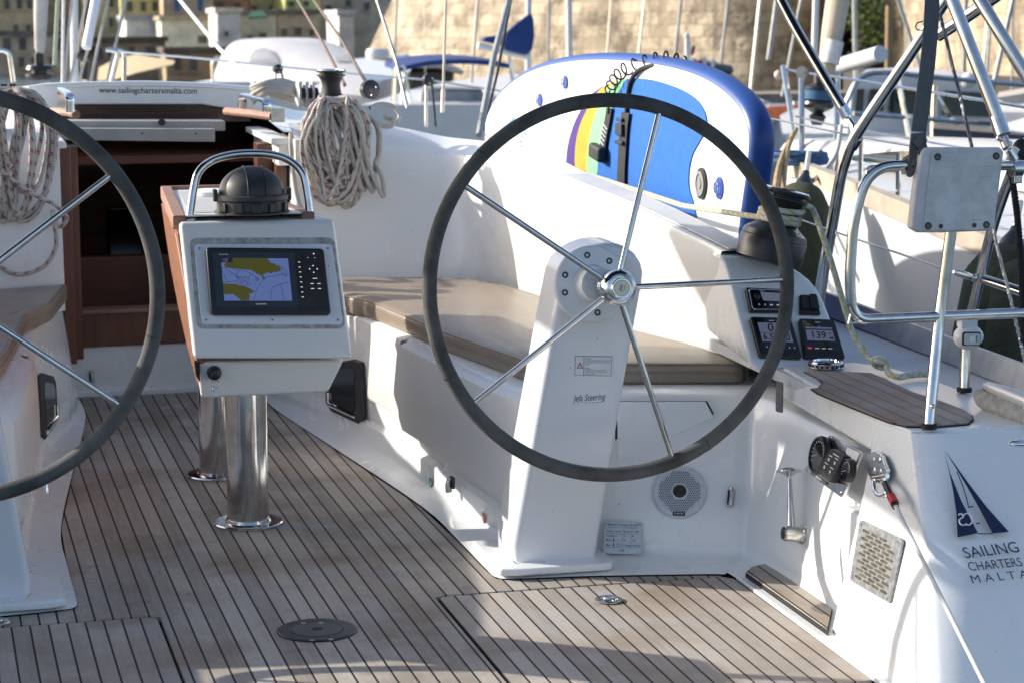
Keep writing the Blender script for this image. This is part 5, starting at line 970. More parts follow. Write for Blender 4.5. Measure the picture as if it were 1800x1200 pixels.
pr_l = thing('pulpit_rail', 'bent stainless rail loop behind the pale hood', 'rail', tuple(Py(205,140,13))); m_ = MB(); m_.tube(fillet([Py(194,150,13), Py(209,90,13), Py(186,88,13)], .04, 4), .013, 10); m_.tube(fillet([Py(190,88,13.1), Py(214,89,13.1), Py(219,100,13.1), Py(218,150,13.1)], .05, 4), .013, 10); m_.build('rail_tube', STL, pr_l)
pr_r = thing('pulpit_rail', 'bent stainless rail at the far left picture edge', 'rail', tuple(Py(10,145,13))); m_ = MB(); m_.tube(fillet([Py(-10,88,13), Py(16,90,13), Py(24,145,13)], .06, 5), .013, 10); m_.build('rail_tube', STL, pr_r)
# ================================================================== pushpit rails, bimini frame, strap, bracket
RY = 4.86
def ry(x, y, Y=RY): return Py(x, y, Y)
rail = thing('stern_rail', 'polished tubular stern rail with a rounded hoop on the helm seat', 'rail', tuple(Pz(1633,752,.54)))
R_ = .0125
m_ = MB(); m_.tube(fillet([ry(1830,549), ry(1655,556), ry(1500,563), ry(1493,500), ry(1500,385), ry(1528,294), ry(1640,289), ry(1830,292)], .095, 8), R_, 16); m_.build('hoop_tube', STL, rail)
sb = Pz(1633, 752, .541); m_ = MB(); m_.tube(bez([sb, sb.lerp(ry(1650,556), .34), ry(1652,556), ry(1674,390), ry(1683,300)], 5), .0135, 16); q_ = m_.build('stanchion', STL, rail); m_ = MB(); m_.lathe(sb, (0,0,1), [(.0185,.0),(.0185,.010),(.015,.012)], 20); m_.build('foot', RUB, q_); m_ = MB(); m_.lathe(sb+V((-.0,-.010,.055)), (0.3,-1,0), [(.006,0),(.006,.006),(.003,.010)], 10); m_.build('set_screw', STLD, q_)
s2 = Pz(1695, 688, .541); m_ = MB(); m_.tube(bez([s2, Py(1699,590,5.22), Py(1712,535,5.2), Py(1745,400,5.12), Py(1778,305,4.98)], 5), .0135, 16); q_ = m_.build('stanchion', STL, rail); m_ = MB(); m_.lathe(s2, (0,0,1), [(.019,.0),(.019,.010),(.015,.012)], 20); m_.build('foot', RUB, q_)
m_ = MB(); m_.tube([Py(1722,489,5.18), Py(1840,528,5.0)], .0125, 14); m_.build('side_tube', STL, rail)
m_ = MB(); m_.tube(fillet([ry(1523,318), ry(1525,293), ry(1556,293)], .012, 4), .0035, 8); m_.tube([ry(1499,538), ry(1492,567), ry(1522,567)], .0035, 8); m_.build('lashing_eyes', STL, rail)
cl_ = ry(1787,297); m_ = MB(); m_.tube([cl_+V((-.014,0,0)), cl_+V((.012,0,0))], .0205, 18); m_.box(cl_+V((0,-.004,-.024)), (.022,.018,.02)); m_.tube([cl_+V((-.006,0,.02)), ry(1772,262)], [.012,.009], 10); m_.build('clamp', STL, rail, bev=.003)
bim = thing('bimini_frame', 'crossing polished tubes of the folding sunshade frame', 'frame', tuple(Py(1443,520,6.0)))
def bt_(pts_, r, name='frame_tube'): m_ = MB(); m_.tube(bez([Py(*p) for p in pts_], 5), r, 16); return m_.build(name, STL, bim)
b2 = bt_([(1436,560,6.02),(1447,480,6.0),(1462,400,5.98),(1477,317,5.95),(1487,280,5.93),(1502,243,5.9),(1530,199,5.86),(1575,133,5.8),(1620,66,5.74),(1680,-25,5.66)], .0165)
m_ = MB(); m_.tube([Py(1495,258,5.92), Py(1506,240,5.9)], .0205, 16); m_.build('sleeve', STL, b2)
b1 = bt_([(1358,-28,6.15),(1400,52,6.08),(1487,200,5.93)], .0145); m_ = MB(); m_.tube([Py(1480,189,5.94), Py(1490,206,5.93)], .0175, 14); m_.tube([Py(1490,206,5.93), Py(1501,222,5.91)], .008, 10); m_.tube([Py(1499,218,5.92), Py(1502,240,5.9)], .011, 10); m_.build('end_fitting', CHR, b1)
bt_([(1650,62,5.6),(1700,29,5.5),(1770,-20,5.4)], .0175); 
b4 = bt_([(1664,-25,5.2),(1715,108,5.12),(1757,217,5.06)], .0165); m_ = MB(); m_.tube([Py(1752,205,5.07), Py(1763,238,5.05)], .0195, 16); m_.build('sleeve', STL, b4); m_ = MB(); m_.tube([Py(1763,240,5.05), Py(1771,262,5.03)], .012, 10); m_.tube([Py(1752,242,5.04), Py(1778,254,5.04)], .007, 8); m_.box(Py(1776,275,5.0), (.022,.020,.05), Matrix.Rotation(.5, 3, 'Y')); m_.build('end_fitting', STLD, b4, bev=.003)
bt_([(1705,-28,5.0),(1760,62,4.92),(1815,152,4.86)], .0155)
m_ = MB(); m_.tube([Py(x, y, 5.72) for x, y in ((1622,38),(1612,41),(1609,47),(1612,53),(1621,54))], .002, 6); m_.build('cotter_ring', INK, bim)
# grey webbing strap
strap = MB(); sp_pts = [(1640,-25,4.92),(1637,40,4.9),(1631,110,4.88),(1622,180,4.86),(1615,232,4.845)]
P = bez([Py(*p) for p in sp_pts], 5); u = V((1,0,-.08)).normalized()
strap.slab([[p-u*w*.5 for p in P], [p+u*w*.5+V((0,-.002,0)) for p in P]] if (w := .036) else None, (0,.0035,0))
SM = mk('webbing', (.115,.12,.128), .9, var=.1, sc=30, bs=.4, bsc=500)
st_ = lone(strap, 'webbing_strap', SM, 'wide dark grey webbing strap knotted round the stern rail hoop', 'strap'); 
m_ = MB(); k0 = ry(1612, 292)
for dx, a in ((-.018,.1),(.002,-.1),(.022,.15)): m_.tube([k0+V((dx+.004*math.sin(t*2), -.0185*math.cos(t), .0185*math.sin(t))) for t in [2*PI*k/14 for k in range(15)]], .0085, 6)
m_.slab([[ry(1603,236,4.84), ry(1600,262,4.84), ry(1597,300,4.845)], [ry(1628,233,4.84), ry(1629,262,4.84), ry(1629,296,4.845)]], (0,.007,0)); m_.slab([[ry(1606,250,4.832), ry(1619,266,4.828), ry(1628,292,4.834)], [ry(1618,241,4.832), ry(1629,254,4.828), ry(1636,280,4.834)]], (0,.006,0)); m_.slab([[ry(1612,268,4.825), ry(1626,256,4.825)], [ry(1618,275,4.825), ry(1631,244,4.825)]], (0,.004,0)); m_.build('knot', SM, st_, bev=.002)
# outboard bracket pad
mbk = thing('motor_bracket', 'square scuffed grey plastic outboard motor pad bolted to the stern rail', 'motor bracket', tuple(ry(1682,405)))
BYY = 4.80; fq = [ry(1634,266,BYY), ry(1762,266,BYY), ry(1746,405,BYY), ry(1617,408,BYY)]; bn = V((-.10,-1,.12)).normalized(); b0_ = ry(1690,340,BYY)
PF = [Pl(x, y, b0_, bn) for x, y in ((1627,259),(1757,259),(1764,267),(1755,336),(1747,402),(1738,406),(1660,409),(1617,409),(1601,400),(1609,330),(1619,266))]
m_ = MB(); m_.prism([p+bn*.004 for p in PF], -bn*.036); pad = m_.build('pad', GRYP, mbk, bev=.005, seg=3)
PF2 = [Pl(x, y, b0_, bn)+bn*.004 for x, y in ((1636,269),(1758,269),(1745,400),(1720,405),(1622,405),(1628,330))]
m_ = MB(); m_.prism(PF2, bn*.003); pad2 = m_.build('pad_face', GRYP, pad, bev=.002)
m_ = MB(); m2_ = MB()
for x, y, r in ((1646.5,276.5,.0085),(1749,275,.0085),(1630,397.5,.0085),(1732,395.5,.0085),(1652,398,.0055),(1710.5,396.5,.0055)):
    c = Pl(x, y, b0_, bn)+bn*.0072; m_.lathe(c, bn, [(r,0),(r,.0004)], 20); 
    if r > .006: m2_.lathe(c+bn*.0006, bn, [(r*.62,0),(r*.55,.0015),(r*.2,.0005)], 6)
m_.build('holes', mk('hole_brown', (.07,.055,.045), .8), pad2); m2_.build('bolts', mk('bolt_brown', (.20,.16,.13), .5, .6), pad2)
m_ = MB()
for x0, x1, y in ((1652,1678,293),(1718,1744,292.5),(1648,1672,311),(1716,1742,310),(1640,1666,387),(1705,1728,386)): m_.tube([Pl(x0, y, b0_, bn)+bn*.0072, Pl(x1, y, b0_, bn)+bn*.0072], .0009, 5)
m_.build('moulded_lines', GRYP, pad2)
# stern light
nl = thing('stern_light', 'small white navigation light with clear lens under the rail', 'light', tuple(Py(1702,614,5.0)))
c = Py(1702, 592, 5.02); m_ = MB(); m_.ball(c, .036, 28, 16, (1.05,.9,.86)); m_.box(c+V((-.004,.0,.034)), (.044,.03,.022)); m_.build('lamp_body', WHT, nl, bev=.004)
mlens, t_, b_ = nt('lens'); b_.inputs['Base Color'].default_value = (.55,.57,.60,1); b_.inputs['Roughness'].default_value = .08; b_.inputs['Coat Weight'].default_value = .6
un = V((.967,-.254,0)); nn = V((-.254,-.967,.0)); m_ = MB(); m_.prism(rrect(c+nn*.027+un*.002, un, V((0,0,1)), .046, .034, .006), nn*.0055); ln_ = m_.build('lens_frame', RUB, nl, bev=.002); m_ = MB(); m_.prism(rrect(c+nn*.0328+un*.003, un, V((0,0,1)), .040, .028, .005), nn*.001); m_.build('lens', mlens, ln_); m_ = MB(); m_.box(c+nn*.0345+un*.004, (.016,.001,.016), Matrix.Rotation(-PSI, 3, 'Z')); m_.build('bulb', CHR, ln_)
m_ = MB()
for k in range(4): m_.box(c+nn*.0346+un*.013+V((0,0,-.006+.004*k)), (.004,.001,.0018), Matrix.Rotation(-PSI, 3, 'Z'))
m_.build('bulb_print', INK, ln_)
m_ = MB(); a = Py(1676,478,5.15); b = Py(1712,489,5.17); m_.tube([a, a.lerp(b,.2), a.lerp(b,.75), b], [.004,.0095,.0095,.004], 10); m_.ball(b, .010); lone(m_, 'lifeline_tensioner', STLD, 'small steel lifeline tensioner meeting the leaning stanchion', 'tensioner')
line('lifeline', 'upper grey lifeline wire running to the strap knot', [(1347,207,8.6),(1500,239,6.6),(1604,257,5.6)], .0032, WIRE, 'lifeline', 'grey lifeline wires at the stern'); line('lifeline', 'lower grey lifeline wire running to the small tensioner', [(1395,382,7.6),(1480,412,6.4),(1676,478,5.16)], .0030, WIRE, 'lifeline', 'grey lifeline wires at the stern')
m_ = MB(); c = Py(1345,207,8.6); m_.ball(c, .022); lone(m_, 'shackle_ball', BLK, 'black ball fitting at the end of the upper grey lifeline beside the board', 'ball')
# twisted wire and black rope at the right edge
def twisted(name, label, pts_, r, m, cat, turns=30, strands=3):
    P = bez([Py(*p) for p in pts_], 40 if len(pts_) < 4 else 24); m_ = MB(); L = [0]
    for a, b in zip(P, P[1:]): L.append(L[-1]+(b-a).length)
    for s_ in range(strands):
        q = []
        for i, p in enumerate(P):
            tg = (P[min(i+1,len(P)-1)]-P[max(i-1,0)]).normalized(); n1 = tg.cross(V((0,1,0))).normalized(); n2 = tg.cross(n1); a = 2*PI*(turns*L[i]/L[-1]+s_/strands); q.append(p+(n1*math.cos(a)+n2*math.sin(a))*r*.5)
        m_.tube(q, r*.56, 6)
    return lone(m_, name, m, label, cat)
twisted('twisted_wire', 'dark twisted wire rope passing behind the grey bracket pad', [(1652,25,5.4),(1668,90,5.35),(1690,180,5.3),(1709,262,5.25)], .0055, steel('wire_dark', .35, (.20,.20,.22), 100), 'wire', 22)
twisted('twisted_wire', 'pale twisted wire dropping past the side tube at the right edge', [(1736,340,5.05),(1752,430,5.0),(1775,520,4.95),(1805,650,4.9)], .005, steel('wire_pale', .35, (.5,.5,.5), 100), 'wire', 26)
twisted('black_rope', 'thick black twisted rope hanging at the right picture edge', [(1778,305,4.95),(1787,370,4.93),(1793,440,4.9),(1797,520,4.88),(1800,600,4.86)], .0085, mk('black_rope', (.012,.010,.013), .9, bs=.4), 'rope', 16)
m_ = MB(); m_.ball(Py(1796,268,5.1), .034, sc=(.8,.6,1)); lone(m_, 'black_ball', BLKM, 'black rubber ball at the right picture edge behind the clamp', 'fender')
# cleat with mooring rope
c = Pz(1778, 722, .55); ct = thing('mooring_cleat', 'pale aluminium cleat on the quarter with thick grey rope round it', 'cleat', tuple(c))
CLM = mk('cleat_alloy', (.60,.61,.62), .35, .3, var=.06, sc=20); ua = V((.25,-.97,0)).normalized()
q1 = Py(1731,676,5.0); q2 = Py(1850,722,4.72); m_ = MB(); P = [q1.lerp(q2, t) for t in (0,.08,.25,.5,.75,.92,1)]; m_.tube(P, [.006,.013,.017,.018,.017,.013,.006], 14); ho = m_.build('horn', CLM, ct)
m_ = MB(); 
for t in (.28,.66): p = q1.lerp(q2, t); m_.tube([p, p+V((0,0,-.065))], [.013,.020], 12)
m_.build('cleat_leg', CLM, ct); m_ = MB(); pa, pb = q1.lerp(q2,.12)+V((0,0,-.068)), q1.lerp(q2,.85)+V((0,0,-.068)); m_.slab([[pa+V((-.03,0,0)), pb+V((-.03,0,0))], [pa+V((.03,.01,0)), pb+V((.03,.01,0))]], (0,0,-.012)); m_.build('base_plate', GEL, ct, bev=.004)
m_ = MB(); P = []
for k in range(90): t = k/89; p = q1.lerp(q2, .0+.80*t)+V((0,0,-.034)); P.append(p)
for s_ in range(3): m_.tube([p+V((.018*math.cos(2*PI*(i/9+s_/3)), .010*math.sin(2*PI*(i/9+s_/3)), .014*math.sin(2*PI*(i/9+s_/3)))) for i, p in enumerate(P)], .012, 8)
lone(m_, 'mooring_rope', R_MOOR, 'thick grey three-strand mooring rope under the pale cleat horn', 'rope')
m_ = MB(); m_.ball(Pz(1796,778,.545), .028, sc=(1.2,.6,.35)); lone(m_, 'fairlead', CHR, 'small chrome oval fairlead at the right picture edge', 'fairlead')
# ================================================================== paddle board on the side deck
PX = 1.50
def bp_(x, y, dx=0): p = Px(x, y, PX); p.x += dx; return p
ol = [(852,236),(853,216),(860,195),(873,172),(893,151),(920,132),(955,118),(1000,109),(1045,106),(1090,107),(1140,112),(1190,122),(1235,138),(1270,160),(1296,187),(1310,216),(1315,250),(1311,300),(1304,350),(1299,390)]
F = [bp_(x, y) for x, y in ol]; F += [V((PX, F[-1].y+.02, .72)), V((PX, 6.42, .62)), V((PX, 6.62, .565)), V((PX, 7.4, .552)), V((PX, 8.4, .556)), V((PX, 9.2, .575)), V((PX, 9.5, .63)), V((PX, 9.62, .76))]
F = bez(F, 3, closed=True); nF = len(F)
pb = thing('paddle_board', 'white and blue inflatable paddle board with purple, yellow and green stripes standing on its edge', 'paddle board', (PX+.05, 7.9, .55))
def offs(d): 
    out = []
    for i in range(nF):
        tg = (F[(i+1) % nF]-F[i-1]).normalized(); n = V((0, tg.z, -tg.y)); c = sum(F, V((0,0,0)))/nF; n = n if n.dot(F[i]-c) > 0 else -n; out.append(F[i]+n*d)
    return out
m_ = MB(); rows = []
for d, dx in ((-.02,0),(0,.002)): rows.append([p+V((dx,0,0)) for p in offs(d)])
m_.add(offs(-.02), [list(range(nF))]); m_.grid([r+[r[0]] for r in rows]); m_.build('deck', mk('board_white', (.78,.79,.80), .35, var=.03, sc=3, bs=.05), pb)
m_ = MB(); rows = [[p+V((.002,0,0)) for p in offs(0)]]+[[p+V((.002+.041*(1-math.cos(a)),0,0)) for p in offs(.026*math.sin(a))] for a in [PI*k/10 for k in range(1, 11)]]; rows.append([p+V((.083,0,0)) for p in offs(-.03)])
m_.grid([r+[r[0]] for r in rows]); m_.add(rows[-1], [list(range(nF))]); RAILM = mk('board_rail', (.012,.062,.27), .42, var=.08, sc=3); m_.build('rail_band', RAILM, pb)
def pad(pts_, m, name, lift=.004, sm=3):
    P = [bp_(x, y) for x, y in pts_]; P = bez(P, sm, closed=True) if sm else P; bm = bmesh.new(); o = V(pb['_o']); vs = [bm.verts.new(p-o+V((-lift,0,0))) for p in P]; f = bm.faces.new(vs); r = bmesh.ops.extrude_face_region(bm, geom=[f]); 
    bmesh.ops.translate(bm, verts=[v for v in r['geom'] if isinstance(v, bmesh.types.BMVert)], vec=(lift-.0005,0,0)); bmesh.ops.recalc_face_normals(bm, faces=bm.faces); bmesh.ops.triangulate(bm, faces=[f for f in bm.faces if len(f.verts) > 4], ngon_method='EAR_CLIP')
    me = bpy.data.meshes.new(name); bm.to_mesh(me); bm.free(); me.materials.append(m); ob = bpy.data.objects.new(name, me); COL.objects.link(ob); ob.parent = pb; ob['_o'] = list(pb['_o']); return ob
def eva(name, c): return mk(name, c, .8, var=.08, sc=30, bs=.3, bsc=500)
EB = eva('pad_blue', (.004,.115,.43)); 
pad([(1052,158),(1062,152),(1050,165),(1035,190),(1022,218),(1014,250),(1012,285),(1013,316),(997,313),(997,280),(1001,250),(1010,220),(1022,195),(1038,170)], eva('pad_purple', (.055,.018,.20)), 'foot_pad', .0042)
pad([(1058,156),(1072,148),(1090,142),(1070,156),(1056,180),(1045,210),(1037,245),(1033,285),(1033,322),(1013,316),(1012,285),(1014,250),(1022,218),(1035,190),(1048,168)], eva('pad_yellow', (.66,.33,.02)), 'foot_pad', .0040)
pad([(1090,142),(1104,139),(1095,152),(1085,172),(1073,200),(1062,232),(1055,265),(1052,300),(1053,330),(1033,322),(1033,285),(1037,245),(1045,210),(1056,180),(1070,156)], eva('pad_green', (.22,.60,.28)), 'foot_pad', .0038)
pad([(1104,140),(1135,139),(1170,147),(1205,161),(1230,180),(1243,205),(1242,228),(1231,250),(1219,272),(1213,300),(1213,330),(1220,355),(1226,385),(1224,400),(1180,378),(1110,350),(1053,330),(1052,300),(1055,265),(1062,232),(1073,200),(1085,172),(1095,152)], EB, 'foot_pad', .0045)
DRB = mk('patch_blue', (.02,.07,.36), .4, var=.05)
for x, y, rx, ry_ in ((950,176,4.2,11.5),(995,145,4.2,12),(1266,331,6.5,20)):
    p_ = pad([(x+rx*math.cos(a), y+ry_*math.sin(a)) for a in [2*PI*k/14 for k in range(14)]], DRB, 'ring_patch', .006, 0); c = bp_(x, y, -.010); m_ = MB(); m_.tube([c+V((-.004,.016*math.cos(a)*1.2,.018*math.sin(a))) for a in [2*PI*k/12 for k in range(12)]], .0022, 6, closed=True); m_.build('d_ring', STL, p_)
vp = pad([(1235+9*math.cos(a), 323+28*math.sin(a)) for a in [2*PI*k/18 for k in range(18)]], BLKM, 'valve', .008, 0); c = bp_(1235, 323, -.009); m_ = MB(); m_.lathe(c, (-1,0,0), [(.040,0),(.040,.003),(.030,.004),(.028,.001),(.018,.001),(.016,.004),(0,.004)], 28); m_.build('valve_cap', mk('valve_grey', (.22,.22,.22), .5), vp)
# board graphics of the charter company
pad([(908,202),(890,219),(868,240),(875,236),(893,224),(905,212)], mk('print_blue', (.10,.32,.55), .4), 'print_shape', .0012, 0); pad([(887,252),(903,254),(903,262),(890,258)], mk('print_blue2', (.06,.25,.42), .4), 'print_shape', .0012, 0)
oo = bp_(917, 236, -.0012); text('SAILING', oo, (0,0,1), V((0,1,0)), .055, NAVY, pb, 'print_lettering', 0, sx=.42); text('CHARTERS', bp_(925,236,-.0012), (0,0,1), V((0,1,0)), .045, NAVY, pb, 'print_lettering', 0, sx=.42)
# straps, leash pouch and coiled leash
def strapline(pts_, w, name, m, lab, cat, dx=-.012, th=.004):
    P = bez([bp_(x, y, dx) for x, y in pts_], 4); mb = MB(); mb.slab([[p-V((0,w/2,0)) for p in P], [p+V((0,w/2,0)) for p in P]], (-th,0,0)); return lone(mb, name, m, lab, cat)
WEB = mk('black_webbing', (.012,.012,.014), .75, bs=.3, bsc=500)
s_ = strapline([(1098,352),(1099,300),(1101,262),(1103,230),(1105,212),(1107,198)], .085, 'carry_strap', WEB, 'long black strap with a buckle running down the blue pad', 'strap')
m_ = MB(); c = bp_(1100, 228, -.022); m_.box(c, (.014,.075,.042)); m_.box(c+V((0,0,-.045)), (.012,.085,.014)); m_.box(c+V((0,0,.035)), (.012,.07,.012)); m_.build('buckle', BLK, s_, bev=.004)
m_ = MB(); m_.tube(bez([bp_(1107,198,-.012), bp_(1109,170,-.012), bp_(1115,142,-.012), bp_(1130,122,-.008), bp_(1150,115,.01), bp_(1168,113,.04)], 5), .008, 8); m_.build('lashing', WEB, s_)
s_ = strapline([(1064,285),(1066,262),(1070,235),(1074,215),(1078,190)], .062, 'leash_pouch', WEB, 'black leash cuff hanging on the pad left of the strap', 'leash')
m_ = MB(); m_.box(bp_(1064,268,-.030), (.035,.125,.055), Matrix.Rotation(.1, 3, 'X')); m_.build('cuff', BLKM, s_, bev=.012, seg=3); m_ = MB()
for k in range(5): m_.box(bp_(1066+1.6*k,250-7*k,-.019), (.004,.060,.004), Matrix.Rotation(.35, 3, 'X'))
m_.build('cuff_stripe', GRYP, s_)
path = bez([bp_(1086,160,-.03), bp_(1093,143,-.03), bp_(1106,124,-.02), bp_(1128,110,.01), bp_(1150,104,.04), bp_(1170,112,.06)], 60); m_ = MB(); q = []
for i, p in enumerate(path):
    tg = (path[min(i+1,len(path)-1)]-path[max(i-1,0)]).normalized(); n1 = tg.cross(V((1,0,0))).normalized(); n2 = tg.cross(n1); a = 2*PI*i/len(path)*10; q.append(p+(n1*math.cos(a)+n2*math.sin(a)*.7)*.024)
m_.tube(q, .0034, 7); m_.tube(bez([bp_(1086,160,-.03), bp_(1080,185,-.02), bp_(1078,200,-.02)], 5), .0034, 6); lone(m_, 'coiled_leash', RUB, 'black coiled leash springing over the top edge of the board', 'leash')
# ================================================================== shade canopy over the helm (unseen above the frame, outline shaped for the shade it throws)
can = MB(); rows = []
for i in range(11):
    x = -1.95+3.85*i/10; f = (x/1.9)**2; ye = 7.35+.75*f if x < -.75 else 6.25; rows.append([V((x, 4.75+(ye-4.75)*k/8, 2.17-.14*f+.02*math.sin(k*1.3))) for k in range(9)])
can.slab(rows, (0,0,.006)); lone(can, 'unseen_shade_canvas', mk('canvas_navy', (.02,.03,.08), .9), 'unseen navy sunshade canvas over the helm, shaped longer to port for its shade', 'sunshade', ang=80)
# ------------------------------------------------------------------ trim the whole yacht, then build the harbour level
cam_d = bpy.data.cameras.new('camera'); cam = bpy.data.objects.new('camera', cam_d); COL.objects.link(cam); SC.camera = cam
M = Matrix((rt, up, -fw)).transposed().to_4x4(); M.translation = CAM
cam.matrix_world = M
for o in list(bpy.data.objects):
    if o.parent is None: o.matrix_world = RB @ o.matrix_basis if o is not cam else RB @ M
cam_d.sensor_width = 36; cam_d.lens = FOC/1800*36; cam_d.clip_start = .1; cam_d.clip_end = 3000
cam_d.dof.use_dof = True; cam_d.dof.focus_distance = 5.9; cam_d.dof.aperture_fstop = 7.6
CW = RB @ CAM; R3 = RB.to_3x3()
def rw(x, y): return R3 @ ray(x, y)
def WY(x, y, Y): r = rw(x, y); return CW + r*((Y-CW.y)/r.y)
def WX(x, y, X): r = rw(x, y); return CW + r*((X-CW.x)/r.x)
def WZ(x, y, z): r = rw(x, y); return CW + r*((z-CW.z)/r.z)
WL = -1.0
def wmat():
    m, t, b = nt('harbour_water'); co = objco(t); b.inputs['Base Color'].default_value = (.015,.035,.04,1); b.inputs['Roughness'].default_value = .08
    bump(t, b, noise(t, co, 1.6, 4), .35, .2); return m
w = MB(); w.add([(-400,-60,WL),(400,-60,WL),(400,500,WL),(-400,500,WL)], [(0,1,2,3)]); w.build('water', wmat())['kind'] = 'structure'
def stone(name, c1, c2, mort, bw, bh, sc=.25):
    m, t, b = nt(name); uv = N(t, 'ShaderNodeTexCoord').outputs['UV']; br = N(t, 'ShaderNodeTexBrick'); t.links.new(uv, br.inputs['Vector']); br.inputs['Scale'].default_value = 1; br.inputs['Brick Width'].default_value = bw; br.inputs['Row Height'].default_value = bh; br.inputs['Mortar Size'].default_value = .022; br.inputs['Bias'].default_value = 0
    br.inputs['Color1'].default_value = (*c1, 1); br.inputs['Color2'].default_value = (*c2, 1); br.inputs['Mortar'].default_value = (*mort, 1); br.offset_frequency = 2
    co = objco(t); wv = N(t, 'ShaderNodeVectorMath', operation='ADD'); t.links.new(uv, wv.inputs[0]); nz = N(t, 'ShaderNodeTexNoise'); nz.inputs['Scale'].default_value = .8; t.links.new(uv, nz.inputs['Vector']); sb_ = N(t, 'ShaderNodeVectorMath', operation='SCALE'); sb_.inputs['Scale'].default_value = .22; t.links.new(nz.outputs['Color'], sb_.inputs[0]); t.links.new(sb_.outputs[0], wv.inputs[1]); t.links.new(wv.outputs[0], br.inputs['Vector'])
    f = ramp(t, noise(t, co, sc, 6, .65), .42, .68); c = mixc(t, math_n(t, 'MULTIPLY', f, .7), br.outputs['Color'], tuple(x*.45 for x in c1)); f2 = ramp(t, noise(t, co, .8, 8, .75), .47, .62); c = mixc(t, math_n(t, 'MULTIPLY', f2, .8), c, tuple(x*.32 for x in c2)); f3 = ramp(t, noise(t, objco(t, (1.2,1.2,.25)), .9, 4), .55, .75); c = mixc(t, math_n(t, 'MULTIPLY', f3, .5), c, (.10,.09,.075))
    t.links.new(c, b.inputs['Base Color']); b.inputs['Roughness'].default_value = .95; bump(t, b, noise(t, co, 2.6, 5), .6, .18); return m
def uvgrid(mb, rows, us, vs):
    n = len(rows[0]); o = len(mb.v); mb.v += [p for r in rows for p in r]
    for i in range(len(rows)-1):
        for k in range(n-1):
            mb.uv[len(mb.f)] = [(us[k], vs[i]), (us[k+1], vs[i]), (us[k+1], vs[i+1]), (us[k], vs[i+1])]; mb.f.append([o+i*n+k, o+i*n+k+1, o+(i+1)*n+k+1, o+(i+1)*n+k])
def wallstrip(name, foot, batter, h, m, label, z0=WL-.5):
    L = [0]
    for a, b in zip(foot, foot[1:]): L.append(L[-1]+(b-a).length)
    mb = MB(); rows = []; vs = []
    for z in (0, h*.2, h*.5, h): rows.append([p+V((0,0,z0))+b_*z for p, b_ in zip(foot, batter)]); vs.append(z)
    uvgrid(mb, rows, L, vs); return lone(mb, name, m, label, 'fort wall', 'limestone fort walls', ang=60)
def ang(x): return PSI+math.atan((x-900)/4050)
def polar(px, D): a = ang(px); return V((CW.x+D*math.sin(a), CW.y+D*math.cos(a), 0))
SAND = stone('limestone', (.58,.48,.345), (.33,.27,.195), (.27,.22,.16), .95, .48); SAND2 = stone('limestone_warm', (.60,.49,.335), (.36,.29,.20), (.28,.225,.155), .9, .45)
A = polar(604, 104); foot = [A+V((7,20,0)), A]+[polar(x, d) for x, d in ((800,98),(1000,92),(1150,88.5),(1280,86),(1370,85.5),(1440,86.5),(1480,89),(1500,94),(1512,104))]
bt0 = [V((.42,.30,0))]*2+[V((.02,.14,0))]*4+[V((.0,.14,0))]*3+[V((-.05,.08,0))]*2
bt0 = [b+V((0,0,1)) for b in bt0]; bt0[0] = V((.62,.30,1)); bt0[1] = V((.52,.12,1)); bt0[2] = V((.12,.13,1))
wallstrip('fort_wall', foot, bt0, 22, SAND, 'long sunlit limestone fort wall rising behind the paddle board')
foot = [polar(1512,120), polar(1540,92), polar(1640,80), polar(1740,74), polar(1900,68)]
wallstrip('fort_wall', foot, [V((-.03,.10,1))]*5, 22, SAND2, 'warmer limestone bastion above the dark quay at the right')
q = MB(); q.prism([polar(1485,77)+V((0,0,WL-1)), polar(1900,60)+V((0,0,WL-1)), polar(1900,66)+V((0,0,WL-1)), polar(1485,88)+V((0,0,WL-1))], (0,0,2.1)); lone(q, 'quay_wall', mk('quay_dark', (.085,.075,.062), .95, var=.3, sc=.8, bs=.5, bsc=3), 'dark weathered quay wall below the right bastion', 'quay wall')
# bush growing on the fort
random.seed(2); bs_m = mk('leaf_green', (.045,.095,.018), .7, var=.3, sc=2, col2=(.10,.15,.03)); c0 = WY(1522, 25, 78); m_ = MB()
for k in range(900):
    p = c0+V((random.gauss(0,.42), random.gauss(0,.5), random.gauss(0,.75))); d = V((random.uniform(-1,1), random.uniform(-1,1), random.uniform(-1,1))).normalized(); e = d.orthogonal().normalized(); s_ = random.uniform(.05,.12); m_.add([p-d*s_-e*s_*.5, p+e*s_*.6, p+d*s_, p-e*s_*.6], [(0,1,2,3)])
bu = thing('caper_bush', 'green bush growing out of the fort wall at the top right', 'bush', tuple(c0-V((0,0,1.4)))); m_.build('crown', bs_m, bu, flat=True); m_ = MB(); m_.tube([c0+V((.2,.8,-1.4)), c0+V((0,.2,-.5)), c0], [.08,.05,.02], 6); m_.build('stem', MAHD, bu)
